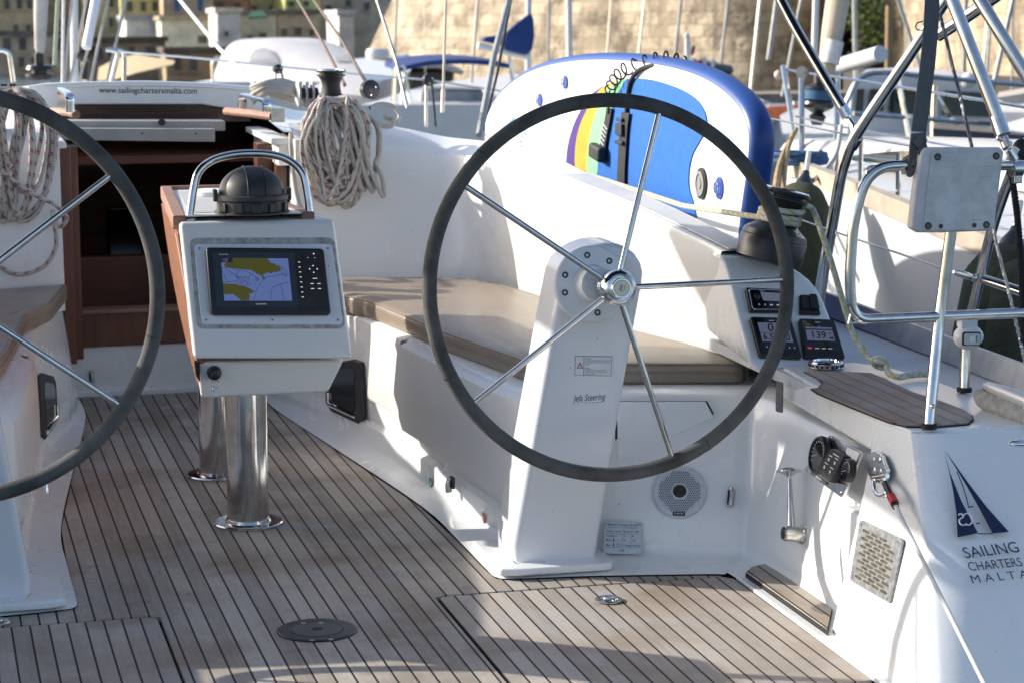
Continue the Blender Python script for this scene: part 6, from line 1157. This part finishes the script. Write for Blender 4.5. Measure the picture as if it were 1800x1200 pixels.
# ------------------------------------------------------------------ town on the left
def facade(px0, px1, ytop, D, col, wins, label, name='town_house', depth=9, wcol=(.10,.10,.095), shut=None, ybase=150):
    a = WY(px0, 60, CW.y+D); b = WY(px1, 60, CW.y+D); zt = WY((px0+px1)/2, ytop, CW.y+D).z
    t = thing(name, label, 'house', ((a.x+b.x)/2, a.y, WL), 'harbour town houses'); m_ = MB(); m_.box(((a.x+b.x)/2, a.y+depth/2, (zt+WL-1)/2), (abs(b.x-a.x), depth, zt-WL+1)); wl = m_.build('wall', mk('facade', (min(.80,col[0]*3.4+.06), min(.78,col[1]*3.05+.03), min(.76,col[2]*2.6)), .9, var=.22, sc=.6, bs=.3, bsc=4), t)
    m_ = MB(); m_.box(((a.x+b.x)/2, a.y+depth/2-.1, zt+.14), (abs(b.x-a.x)+.3, depth+.3, .28)); m_.build('roof', mk('cornice', tuple(c*1.1 for c in col), .9, var=.2, sc=2), t)
    wm = mk('window_dark', wcol, .3, var=.3, sc=.7); sm = mk('shutter', shut, .6, var=.15, sc=3) if shut else None
    for x, y, w_, h_ in wins:
        c = WY(x, y, CW.y+D); k = D/4000*.97; q = MB(); q.box((c.x, c.y-.02, c.z), (w_*k, .10, h_*k)); wn_ = q.build('window', wm if not sm else sm, t)
        q = MB(); q.box((c.x, c.y-.06, c.z-h_*k/2-.06), (w_*k+.25, .2, .12)); q.build('sill', wl.data.materials[0], wn_); q = MB(); q.box((c.x, c.y-.06, c.z+h_*k/2+.06), (w_*k+.2, .14, .10)); q.build('lintel', wl.data.materials[0], wn_)
    return t
far = 185
facade(-40,62,-40,far,(.20,.165,.12), [(x,y,9,17) for x in (-10,12,34,52) for y in (8,)]+[(x,50,8,12) for x in (28,50)], 'brown town house behind the furled sail')
facade(64,146,-40,far+6,(.17,.15,.125), [(x,y,8,15) for x in (78,104,132) for y in (10,42)], 'grey-brown town house with small windows behind the halyard fan')
facade(148,212,-40,far+3,(.24,.21,.165), [(x,y,8,16) for x in (165,196) for y in (6,40)], 'pale grey town house just right of the halyard fan')
facade(214,286,-40,far,(.33,.24,.145), [(x,y,9,17) for x in (228,252,272) for y in (12,)], 'ochre town house with a narrow light strip left of the cream rope')
facade(288,376,-40,far-4,(.215,.17,.13), [(311,9,9,24),(352,9,9,24)], 'brownish town house with two blue shuttered windows', shut=(.10,.17,.30))
facade(378,438,-40,far+2,(.13,.085,.068), [(388,14,9,18),(418,14,10,16)], 'dark reddish town house above the white block')
facade(440,500,-40,far+5,(.27,.23,.175), [(447,18,8,14),(478,16,9,12)], 'pale beige town house left of the yellow one')
facade(502,562,-40,far-2,(.40,.28,.11), [(512,8,10,10),(538,7,9,9)], 'yellow ochre town house behind the two brown ropes')
facade(564,705,-40,far+8,(.19,.17,.15), [(578,18,10,16),(612,6,10,12),(604,46,8,10),(645,12,10,14)], 'grey town house next to the fort corner')
facade(-40,130,62,150,(.16,.155,.145), [(x,78,12,22) for x in (12,40,108)]+[(x,110,9,18) for x in (38,60,92)], 'low grey harbour store with dark doors behind the black drum', depth=6)
facade(222,282,34,150,(.36,.38,.42), [], 'pale bluish flat-roofed block left of the cream rope', depth=5); facade(284,372,36,146,(.42,.345,.235), [(356,70,16,14)], 'cream walled low house behind the cream rope', depth=5)
facade(382,424,22,140,(.70,.64,.54), [(398,60,7,9)], 'bright white block, narrow and tall, above the canopy', depth=4); facade(425,486,26,142,(.26,.235,.20), [(462,63,12,10),(440,66,8,8)], 'grey house with a green awning beside the white block', depth=5)
facade(488,560,25,143,(.22,.195,.165), [(500,58,10,14),(524,56,12,14),(548,58,9,12)], 'low grey-brown house above the white canopy', depth=5); facade(596,622,26,132,(.58,.60,.66), [], 'pale blank gable right beside the fort corner', depth=4)
facade(150,290,74,128,(.10,.095,.085), [(x,92,10,20) for x in (168,196,232,262)], 'dark arcaded waterfront building behind the sand coloured awning', depth=4); facade(290,430,92,124,(.12,.105,.09), [(x,112,12,26) for x in (312,340,392)], 'dark waterfront vault left of the white canopy', depth=4)
aw = MB(); aw.slab([[WY(171,142,56), WY(174,119,66)], [WY(205,139,56.5), WY(205,103,67)], [WY(240,128,57), WY(238,96,67.5)], [WY(305,113,58), WY(307,107,63)]], (0,0,-.03)); lone(aw, 'sand_awning', mk('awning_sand', (.55,.42,.24), .8, var=.1), 'sand coloured awning stretched over a boat behind the rail loop', 'awning')
aw = MB(); aw.slab([[WY(436,34,136), WY(470,32,136)], [WY(442,24,138), WY(462,22,138)]], (0,0,.1)); lone(aw, 'green_awning', mk('awning_green', (.015,.09,.05), .8), 'small green awning between the white block and the grey house', 'awning')
# ------------------------------------------------------------------ moored boats
HULLW = mk('boat_white', (.62,.63,.64), .35, var=.04, sc=2); TINT = mk('boat_window', (.012,.03,.032), .08, var=.3, sc=3, coat=.5); CANV = mk('canvas_white', (.68,.68,.70), .75, var=.05, sc=3, bs=.4, bsc=4); CLEAR = mk('clear_vinyl', (.30,.31,.32), .2, var=.15, sc=3)
def hullbox(mb, P0, P1, wid, z0, z1, flare=.25, n=8, nose=True):     # hull from stern P0 to bow P1
    P0 = V((P0.x, P0.y, 0)); P1 = V((P1.x, P1.y, 0)); d = (P1-P0); L = d.length; d.normalize(); s_ = V((d.y,-d.x,0)); rows = []
    for i in range(n+1):
        t = i/n; w_ = wid*(1-(max(0,t-.45)/.55)**2.2 if nose else 1); c = P0+d*L*t; zz = z1+.25*t*t
        rows.append([c-s_*w_+V((0,0,zz)), c-s_*w_*(1-flare)+V((0,0,(z0+zz)*.45)), c-s_*w_*.4+V((0,0,z0)), c+s_*w_*.4+V((0,0,z0)), c+s_*w_*(1-flare)+V((0,0,(z0+zz)*.45)), c+s_*w_+V((0,0,zz))])
    mb.grid([r+[r[0]] for r in rows]); mb.add(rows[0], [list(range(6))]); return mb
def poly3(pts, Y, vec):
    P = [WY(x, y, Y) for x, y in pts]; c = sum(P, V((0,0,0)))/len(P)-CW; c.z = 0; c.normalize(); m_ = MB(); m_.prism(P, c*vec[1]+V((0,0,vec[2]))); return m_
t_ = CANV.node_tree; tr_ = t_.nodes.new('ShaderNodeBsdfTranslucent'); tr_.inputs[0].default_value = (.85,.85,.88,1); mx_ = t_.nodes.new('ShaderNodeMixShader'); mx_.inputs[0].default_value = .45; o_ = t_.nodes['Material Output']; t_.links.new(t_.nodes['Principled BSDF'].outputs[0], mx_.inputs[1]); t_.links.new(tr_.outputs[0], mx_.inputs[2]); t_.links.new(mx_.outputs[0], o_.inputs[0])
# white canvas-covered cruiser
t = thing('canopy_cruiser', 'white motor cruiser under a white canvas canopy with arched clear windows', 'motor boat', tuple(WY(515,150,45).xy)+(WL,))
m_ = MB(); hullbox(m_, WY(505,200,42), WY(640,200,56), 1.75, WL-.3, WY(500,142,43).z); m_.build('hull', HULLW, t)
prof = [(384,150),(386,128),(393,104),(410,82),(432,73),(480,70),(540,70),(575,73),(606,86),(625,110),(640,140),(652,170)]
m_ = MB(); cy_ = lambda x, y: 43.5-(x-384)/270*2.6+(150-y)*.014; a = [WY(x, y, cy_(x, y)) for x, y in prof]; m_.grid([bez(a, 3), bez([p+V((.1,1.2,.03)) for p in a], 3), bez([p+V((.3,3.2,-.15)) for p in a], 3)]); m_.add(bez(a, 3), [list(range(len(a)*3-2))]); m_.build('canopy', CANV, t, ang=60)
for pts_ in ([(438,112),(440,98),(450,88),(466,85),(480,90),(488,102),(491,112)], [(592,108),(588,100),(600,92),(612,98),(618,108)]): m_ = MB(); m_.prism([WY(x, y, cy_(x, y)-.10) for x, y in pts_], (0,.05,0)); m_.build('window', CLEAR, t)
m_ = MB(); m_.tube(fillet([WY(375,145,43), WY(373,108,43), WY(384,100,43)], .1, 3), .03, 8); m_.build('rail', STL, t)
# dark motor yacht with radar
t = thing('dark_motor_yacht', 'dark motor yacht with a cream roof and a white radar drum', 'motor yacht', tuple(WY(730,190,58).xy)+(WL,))
DKB = mk('yacht_dark', (.025,.022,.020), .3, var=.2, sc=1); CRM = mk('yacht_cream', (.50,.44,.38), .5, var=.06)
m_ = MB(); hullbox(m_, WY(735,200,56), WY(690,200,68), 2.2, WL-.3, WY(700,176,56).z); m_.build('hull', HULLW, t); poly3([(655,124),(800,121),(792,180),(668,182)], 57, (0,4,0)).build('cabin', DKB, t, bev=.1); poly3([(650,104),(668,101),(740,104),(772,108),(818,126),(812,133),(770,121),(652,119)], 56.5, (0,5,0)).build('roof', CRM, t, bev=.05); poly3([(668,140),(725,138),(722,170),(676,172)], 56.9, (0,.1,0)).build('window', mk('window_olive', (.05,.045,.01), .2), t)
m_ = MB(); m_.lathe(WY(664,101,57), (0,0,1), [(.12,-.05),(.12,.0),(.30,.01),(.31,.10),(.27,.21),(.0,.22)], 20); m_.build('radar', HULLW, t); m_ = MB(); m_.ball(WY(709,104,57), .22, sc=(1,1,.6)); m_.build('dome', HULLW, t)
# boat with blue bimini, blue sail cover
t = thing('blue_bimini_boat', 'sailing boat under a long narrow blue bimini on white posts', 'sailing boat', tuple(WY(790,190,36).xy)+(WL,)); BLU = mk('canvas_blue', (.012,.045,.19), .8, var=.12, sc=4, bs=.3, bsc=9)
P = bez([WY(703,119,36), WY(725,113,36), (WY(760,107,36)), WY(810,105,36), WY(855,107,36), WY(897,113,36)], 4); m_ = MB(); m_.slab([P, [p+V((.2,2.2,.06)) for p in P]], (0,0,-.075)); m_.build('bimini', BLU, t)
for a, b in (((712,118),(706,185)), ((697,118),(694,180)), ((895,112),(903,150)), ((708,116),(722,180))): m_ = MB(); m_.tube([WY(*a,36), WY(*b,36)], .024, 8); m_.build('post', STL, t)
m_ = MB(); hullbox(m_, WY(800,200,35), WY(900,200,46), 1.5, WL-.3, WY(800,184,35).z); m_.build('hull', HULLW, t); poly3([(740,158),(850,160),(846,186),(738,184)], 36.5, (0,3,0)).build('cabin', mk('cabin_grey', (.36,.38,.40), .5, var=.2, sc=3), t, bev=.05)
t = thing('mizzen_sail_cover', 'navy blue sail cover hanging on a boom at a white mast', 'sail cover', tuple(WY(927,130,40).xy)+(WL,)); m_ = MB(); m_.tube([WY(930,-60,40), WY(927,240,40)], .055, 12); m_.build('mast', HULLW, t)
poly3([(933,22),(938,35),(940,62),(936,88),(925,98),(893,90),(884,87),(888,58),(908,40)], 39.8, (0,.22,0)).build('cover', BLU, t, bev=.05); m_ = MB(); m_.slab([[WY(848,72,39.9), WY(888,82,39.9)], [WY(856,65,39.9), WY(886,62,39.9)]], (0,.2,0)); m_.build('cover_end', BLU, t); m_ = MB(); m_.tube([WY(840,80,39.9), WY(880,90,39.9), WY(930,100,40)], .06, 10); m_.build('boom', HULLW, t); m_ = MB(); m_.tube([WY(895,100,39.8), WY(903,140,39.8)], .03, 8); m_.build('vang', STL, t)
hb = MB(); hullbox(hb, WY(960,240,37), WY(1000,240,50), 1.5, WL-.3, WY(940,190,37).z); hb.build('hull', HULLW, t)
def mast(x0, x1, Y, r, m, label, y0=-60, y1=260, name='mast', cat='mast'): m_ = MB(); m_.tube([WY(x0, y0, Y), WY(x1, y1, Y)], r, 10); return lone(m_, name, m, label, cat, 'masts and poles of moored boats')
mast(999, 1003, 42, .065, mk('mast_alloy', (.58,.58,.56), .5, .2, var=.06), 'pale grey mast rising just left of the board top'); mast(966, 962, 50, .03, WGRY, 'slim grey mast close right of the blue sail cover')
# grey motor yacht behind the board
t = thing('grey_motor_yacht', 'grey motor yacht flybridge with white fittings behind the board', 'motor yacht', tuple(WY(1240,170,46).xy)+(WL,)); GRY = mk('yacht_grey', (.10,.11,.12), .4, var=.12, sc=2)
m_ = MB(); hullbox(m_, WY(1210,250,44), WY(1130,250,58), 2.0, WL-.3, WY(1210,190,44).z); m_.build('hull', HULLW, t)
poly3([(1170,108),(1195,104),(1240,108),(1290,118),(1290,131),(1232,126),(1170,122)], 45, (0,2.6,0)).build('flybridge', GRY, t, bev=.06); poly3([(1170,126),(1230,130),(1285,134),(1305,148),(1311,156),(1300,170),(1292,168),(1294,152),(1270,146),(1170,140)], 44.6, (0,3,0)).build('arch', GRY, t, bev=.05); m_ = MB()
for x, y in ((1205,120),(1216,122),(1253,119)): m_.tube([WY(x,y,44.8), WY(x,y-10,44.8)], .045, 8); m_.ball(WY(x,y-11,44.8), .06)
m_.build('antenna_pattern', HULLW, t); m_ = MB(); m_.ball(WY(1207,64,45), .065); m_.tube([WY(1208,118,45), WY(1208,64,45)], .06, 8); m_.build('light_mast', HULLW, t); m_ = MB(); m_.slab([[WY(1228,118,44.7), WY(1243,121,44.7)], [WY(1227,104,44.7), WY(1242,100,44.7)]], (0,.02,0)); m_.build('flag', HULLW, t); m_ = MB(); m_.slab([[WY(1224,114,44.65), WY(1234,116,44.65)], [WY(1228,106,44.65), WY(1235,106,44.65)]], (0,.02,0)); m_.build('flag_patch', mk('flag_red', (.5,.06,.06), .8), t); m_ = MB(); m_.slab([[WY(1214,98,45), WY(1220,96,45)], [WY(1217,82,45), WY(1222,80,45)]], (0,.02,0)); m_.build('red_flag', mk('flag_maroon', (.16,.01,.05), .8), t)
# neighbouring white sailing boat close on the right
t = thing('white_sailing_boat', 'white sailing boat with a beige toe rail moored close alongside at the right', 'sailing boat', tuple(WX(1700,420,3.0).xy)+(WL,))
def sheer(x, y, X): return WX(x, y, X)
SH = [sheer(1381,285,3.75), sheer(1390,300,3.45), sheer(1410,302,3.25), sheer(1450,318,3.08), sheer(1500,338,2.98), sheer(1560,362,2.92), sheer(1640,395,2.90), sheer(1720,428,2.90), sheer(1850,485,2.92), sheer(2100,590,2.98)]
m_ = MB(); rows = [bez([p+V((0,0,dz))+V((sx*(1 if i > 1 else .2),0,0)) for i, p in enumerate(SH)], 4) for dz, sx in ((0,0),(-.06,.0),(-.5,.05),(-1.0,.16),(-1.5,.45),(-2.2,1.0))]; m_.grid(rows); far_ = [V((p.x+2.4*min(1,i/4), p.y, p.z)) for i, p in enumerate(SH)]; m_.grid([bez(SH, 4), bez([a.lerp(b,.5)+V((0,0,.06)) for a, b in zip(SH, far_)], 4), bez(far_, 4)]); m_.grid([bez(far_, 4), bez([p+V((-.3,0,-2.2)) for p in far_], 4)]); m_.build('hull', HULLW, t, ang=70)
BEI = mk('toe_beige', (.50,.43,.33), .6, var=.15, sc=5); m_ = MB(); m_.slab([bez([p+V((-.015,0,-.035)) for p in SH[1:]], 4), bez([p+V((-.015,0,.045)) for p in SH[1:]], 4)], (.05,0,.0)); m_.build('toe_rail', BEI, t); m_ = MB(); m_.tube(bez([p+V((.02,0,-.55)) for p in SH[3:]], 4), .018, 8); m_.build('stripe', mk('stripe_grey', (.12,.15,.16), .5), t)
m_ = MB(); rows = []
for y, w_, h_ in ((12.6,.15,.02),(11.8,.45,.07),(10.6,.58,.10),(9.4,.62,.12),(7.6,.62,.14)): rows.append([V((4.25+k*w_, y, SH[4].z+.02+h_*z_)) for k, z_ in ((-1.15,0),(-1,.6),(-.85,.95),(0,1.05),(.85,.95),(1,.6),(1.15,0))])
m_.grid(rows); m_.build('cabin', HULLW, t, ang=50); m_ = MB()
for (a, b) in (((1377,118),(1398,242)), ((1409,128),(1409,312)), ((1472,130),(1470,300))): m_.tube([WY(*a,12.2), WY(*b,11.2)], .017, 8)
m_.tube([WY(1377,122,12.2), WY(1409,128,12.0), WY(1472,136,11.5), WY(1560,150,10.6), WY(1700,172,9.4), WY(1900,205,8)], .008, 6); m_.tube([WY(1398,205,11.6), WY(1472,222,11.2), WY(1700,262,9.2)], .006, 6); m_.build('guard_rail', STL, t)
m_ = MB(); m_.lathe(WY(1409,128,11.95), (-.2,-1,.1), [(.032,0),(.034,.01),(.01,.014)], 24); m_.build('rail_disc', CRM, t); m_ = MB(); m_.ball(WY(1369,132,12.2), .028); m_.build('rail_ball', CRM, t)
m_ = MB(); a = WY(1478,-30,12.5); b = WY(1450,140,12.3); m_.tube([a, a.lerp(b,.5), b.lerp(a,.05), b], [.075,.065,.05,.03], 12); m_.build('furled_sail', mk('sail_beige', (.50,.43,.32), .85, var=.12, sc=4), t); m_ = MB(); m_.tube([WY(1467,72,12.3), WY(1458,112,12.3)], .056, 12); m_.build('sail_patch', GRYP, t)
m_ = MB(); m_.lathe(WY(1437,205,12.3), (.05,0,1), [(.03,-.05),(.05,.0),(.03,.02),(.085,.05),(.095,.07),(.09,.085),(.05,.10),(.06,.15),(.09,.155),(.08,.17),(.035,.19),(.035,.25)], 24); m_.build('furling_drum', BLK, t); m_ = MB(); m_.lathe(WY(1437,205,12.3), (.05,0,1), [(.07,.085),(.088,.10),(.085,.15),(.06,.16)], 20); m_.build('drum_line', mk('line_blue', (.03,.11,.22), .8), t)
mast(1436, 1431, 12.8, .021, HULLW, 'thin white stay pole left of the beige furled sail', -60, 110)
m_ = MB(); m_.tube([WY(1458,122,20), WY(1548,95,19)], .075, 12); lone(m_, 'boom', HULLW, 'white sail covered boom right of the furled beige sail', 'boom')
# mooring lines and fenders
m_ = MB(); m_.tube(bez([WY(1395,235,10.5), WY(1372,285,10), WY(1362,340,9.6), WY(1358,420,9.2)], 5), .014, 8); m_.tube(bez([WY(1400,228,10.6), WY(1385,262,10.2), WY(1378,320,9.8), WY(1375,400,9.5)], 5), .012, 8); lone(m_, 'bow_line', mk('line_tan', (.42,.30,.15), .9, var=.2, sc=30), 'pair of tan mooring lines dropping beside the blue nose of the board', 'rope')
m_ = MB(); m_.tube(bez([WY(1478,222,10.4), WY(1470,270,10), WY(1450,300,9.8), WY(1428,318,9.6)], 5), .012, 8); m_.tube(bez([WY(1472,250,10.2), WY(1468,310,9.8), WY(1455,370,9.5)], 5), .010, 8); lone(m_, 'fender_line', R_GRY, 'grey lanyards tied to the rail above the black-topped fender', 'rope')
GFN = mk('fender_cover', (.055,.062,.032), .95, var=.25, sc=9, bs=.5, bsc=120)
def fender(a, b, r, label):
    t = thing('fender', label, 'fender', tuple(b), 'green covered fenders'); d = (a-b).normalized(); L = (a-b).length; m_ = MB(); m_.lathe(b, d, [(.02,0),(r*.7,.03),(r,.10),(r,L-.10),(r*.72,L-.02),(.02,L)], 28); m_.build('cover', GFN, t)
    m_ = MB(); m_.lathe(a, d, [(r*.42,-.03),(r*.30,.05),(r*.14,.09),(.015,.11)], 14); m_.build('top', BLK, t); m_ = MB(); m_.tube([a+d*.08, a+d*.22], .012, 8); m_.build('eye_rope', R_WHT, t)
fender(WY(1412,338,8.9), WY(1380,560,8.5), .125, 'dark green covered fender with black top beside the large winch'); fender(WY(1775,448,6.9), WY(1722,720,6.6), .135, 'large dark green fender at the right edge behind the stern light')
fender(WY(1800,470,6.75), WY(1772,700,6.45), .10, 'second green fender half out of the picture, right of the larger one')
# white cabin cruiser with dark windows further back
t = thing('cabin_cruiser', 'white cabin cruiser with dark green windows behind the crossing tubes', 'motor boat', tuple(WY(1610,230,24).xy)+(WL,))
m_ = MB(); hullbox(m_, WY(1680,300,23), WY(1600,300,30), 1.9, WL-.3, WY(1620,236,23).z); m_.build('hull', HULLW, t); poly3([(1497,146),(1512,132),(1600,128),(1700,136),(1740,146),(1750,212),(1750,240),(1485,240),(1490,205)], 23.5, (0,3.5,0)).build('cabin', HULLW, t, bev=.04)
for pts_ in ([(1508,157),(1520,157),(1517,196),(1504,196)], [(1530,157),(1556,157),(1553,196),(1526,196)], [(1566,156),(1648,158),(1645,202),(1562,200)], [(1660,160),(1735,164),(1742,206),(1656,203)]): poly3(pts_, 23.46, (0,.03,0)).build('window', TINT, t)
m_ = MB(); m_.tube(fillet([WY(1484,190,23), WY(1510,131,23), WY(1560,127,23), WY(1640,136,23), WY(1860,155,23)], .3, 4), .03, 8); m_.tube([WY(1578,135,22.8), WY(1602,262,22.8)], .028, 8); m_.tube([WY(1500,200,22.8), WY(1600,207,22.8), WY(1740,218,22.8)], .028, 8); m_.tube([WY(1643,150,22.9), WY(1640,262,22.9)], .035, 8); m_.tube([WY(1646,170,22.9), WY(1690,235,22.9)], .03, 8); m_.build('rail', STL, t); m_ = MB(); m_.ball(WY(1600,207,22.7), .035); m_.ball(WY(1483,193,22.7), .04); m_.ball(WY(1703,142,23.2), .09); m_.build('lamps', HULLW, t)
t = thing('navy_motor_boat', 'low boat with a navy blue side and beige deck at the far right', 'motor boat', tuple(WY(1750,250,20).xy)+(WL,)); m_ = MB(); hullbox(m_, WY(1600,330,19), WY(1900,330,20), .55, WL-.3, WY(1700,262,19).z, nose=False); m_.build('hull', HULLW, t); poly3([(1640,226),(1830,240),(1830,262),(1640,262)], 19.2, (0,1,0)).build('side_panel', mk('side_navy', (.015,.02,.04), .3), t); poly3([(1640,262),(1830,268),(1830,284),(1640,276)], 19.0, (0,1.2,0)).build('deck_edge', BEI, t); poly3([(1752,172),(1830,160),(1830,182),(1770,184)], 21, (0,2,0)).build('awning', CRM, t)
for x0, x1, Y, r, m, l in ((1501,1506,26,.030,WGRY,'slim grey mast crossing the cabin cruiser bow'), (1563,1561,34,.055,mk('mast_wood',(.30,.19,.09),.6),'brown wooden mast stub in front of the fort'), (1700,1690,30,.035,WGRY,'grey mast between the two right hand tubes'), (1640,1640,40,.03,WGRY,'faint grey mast behind the webbing strap')): mast(x0, x1, Y, r, m, l, -60 if m is not None and 'wood' not in m.name else 10, 270 if Y < 32 else 130)
for pts_, r, l in ((((1368,-20),(1351,105)), .028, 'slack grey stay at the upper part of the fort right side'), (((1412,-20),(1375,170)), .018, 'thin stay running down left of the rail disc'), (((1572,-20),(1618,120)), .025, 'pale stay slanting right behind the strap'), (((1785,-20),(1742,170)), .03, 'pale stay slanting left between the right hand tubes'), (((1745,-20),(1735,130)), .016, 'thin upright stay at the far right')):
    m_ = MB(); m_.tube([WY(*p, 24) for p in pts_], r, 8); lone(m_, 'stay', WGRY, l, 'stay', 'stays of moored boats')
m_ = MB(); m_.box(WY(1362,200,30), (.55,.3,.14)); m_.tube([WY(1330,196,30), WY(1410,190,30)], .05, 8); lone(m_, 'orange_bundle', mk('orange', (.55,.14,.05), .7), 'small orange bundle on a distant deck left of the furling drum', 'bundle')
for k, (x0, x1, yy, Y, lab) in enumerate(((1322,1420,205,44,'small white boat far behind the furling drum'), (1735,1850,214,40,'small white boat far right behind the pale stay'), (655,760,196,66,'small white boat under the dark motor yacht'), (820,905,192,58,'small white boat in front of the fort left of the board'))):
    t = thing('small_boat', lab, 'boat', tuple(WY((x0+x1)/2, yy, Y).xy)+(WL,), 'small white boats in the marina'); m_ = MB(); a = WY(x0, yy, Y); b = WY(x1, yy, Y+2); hullbox(m_, a, b, 1.0, WL-.3, a.z); m_.build('hull', HULLW, t)
    w_ = x1-x0; poly3([(x0+w_*.2,yy-2),(x0+w_*.27,yy-20),(x0+w_*.62,yy-20),(x0+w_*.78,yy-2)], Y-.3, (0,1.2,0)).build('cabin', CRM if k % 2 else HULLW, t, bev=.05); poly3([(x0+w_*.28,yy-7),(x0+w_*.31,yy-17),(x0+w_*.60,yy-17),(x0+w_*.68,yy-7)], Y-.36, (0,.05,0)).build('window', TINT, t); m_ = MB(); m_.tube([WY(x0+w_*.7,yy-4,Y-.3), WY(x0+w_*.75,yy-24,Y-.3), WY(x1-3,yy-16,Y+1.4), WY(x1-3,yy-2,Y+1.4)], .03, 6); m_.build('rail', STL, t)
random.seed(21)
spots = [(690,'left of the upright turnbuckle wire'),(748,'just left of the upright wire'),(828,'in front of the sail cover tip'),(1062,'above the board top'),(1112,'above the coiled leash'),(1178,'above the blue nose'),(1262,'right of the flag'),(1318,'left of the black topped tube'),(1592,'behind the long grey tube'),(1668,'behind the webbing strap foot'),(1722,'between the right hand tubes'),(1778,'at the upper right corner')]
for x, l in spots:
    Y = random.uniform(34, 52); dx = random.uniform(-26, 26); m_ = MB(); m_.tube([WY(x+dx, -40, Y), WY(x, random.uniform(150, 200), Y)], random.choice((.014,.018,.03)), 6); lone(m_, 'stay', random.choice((WGRY, WIRE, STLD)), 'thin stay of a moored boat '+l, 'stay', 'stays of moored boats')
# gear on the neighbouring deck
m_ = MB(); m_.slab([[V((3.35,9.9,SH[4].z+.075)), V((3.35,9.3,SH[4].z+.085))], [V((3.62,9.9,SH[4].z+.09)), V((3.62,9.3,SH[4].z+.10))]], (0,0,.03)); lone(m_, 'deck_hatch', TINT, 'dark tinted hatch on the neighbouring deck behind the hoop', 'hatch', bev=.01)
m_ = MB(); random.seed(4); q = []
for k in range(46): a = 2*PI*k/9; q.append(V((3.28+.13*math.cos(a)+random.uniform(-.02,.02), 10.4+.16*math.sin(a), SH[4].z+.04+.0012*k)))
m_.tube(bez(q, 3), .012, 6); lone(m_, 'deck_rope', mk('line_blue2', (.05,.13,.26), .9, var=.2, sc=30), 'blue rope coil lying on the neighbouring foredeck', 'rope')
m_ = MB()
for k in range(4): m_.tube([WX(1510+62*k,330+24*k,3.05), WX(1510+62*k,268+22*k,3.05)], .010, 6)
nb = [o for o in bpy.data.objects if o.name.startswith('white_sailing_boat')][0]
for k in range(4): m_ = MB(); m_.tube([WX(1512+66*k,340+26*k,3.0), WX(1514+66*k,246+22*k,3.0)], .011, 8); m_.build('stanchion', STL, nb)
m_ = MB(); m_.slab([[V((3.7,8.9,SH[4].z+.13)), V((3.66,8.2,SH[4].z+.14))], [V((4.4,9.0,SH[4].z+.19)), V((4.4,8.2,SH[4].z+.20))]], (0,0,.10)); lone(m_, 'folded_cover', CRM, 'folded cream cover on the neighbouring cabin top', 'cover', bev=.03)
# low shore clutter strip: distant pontoon
po = MB(); po.box((8, 70, WL+.25), (60, 2.5, .5)); lone(po, 'pontoon', mk('pontoon_grey', (.30,.29,.27), .9, var=.2, sc=2), 'pale floating pontoon behind the moored boats', 'pontoon')
# ------------------------------------------------------------------ light
SUN = V((-.80, .445, .43)).normalized()
sd = bpy.data.lights.new('sun', 'SUN'); sd.energy = 3.5; sd.angle = math.radians(.55); sd.color = (1,.945,.86); so = bpy.data.objects.new('sun', sd); COL.objects.link(so); so.rotation_euler = (-SUN).to_track_quat('-Z', 'Y').to_euler()
wd = bpy.data.worlds.new('World'); SC.world = wd; wd.use_nodes = True; t = wd.node_tree; bg = t.nodes['Background']; sk = t.nodes.new('ShaderNodeTexSky'); sk.sky_type = 'NISHITA'; sk.sun_disc = False; sk.sun_elevation = math.asin(SUN.z); sk.sun_rotation = math.atan2(SUN.x, SUN.y); sk.air_density = .8; sk.dust_density = 2.4; sk.ozone_density = .7
t.links.new(sk.outputs[0], bg.inputs[0]); bg.inputs[1].default_value = .14
vs = SC.view_settings; vs.view_transform = 'Standard'; vs.look = 'None'; vs.exposure = .95; vs.gamma = 1; vs.use_curve_mapping = False
SC.cycles.max_bounces = 8; SC.cycles.use_denoising = True; SC.cycles.caustics_reflective = False; SC.cycles.caustics_refractive = False
for o in bpy.data.objects:
    if '_o' in o: del o['_o']
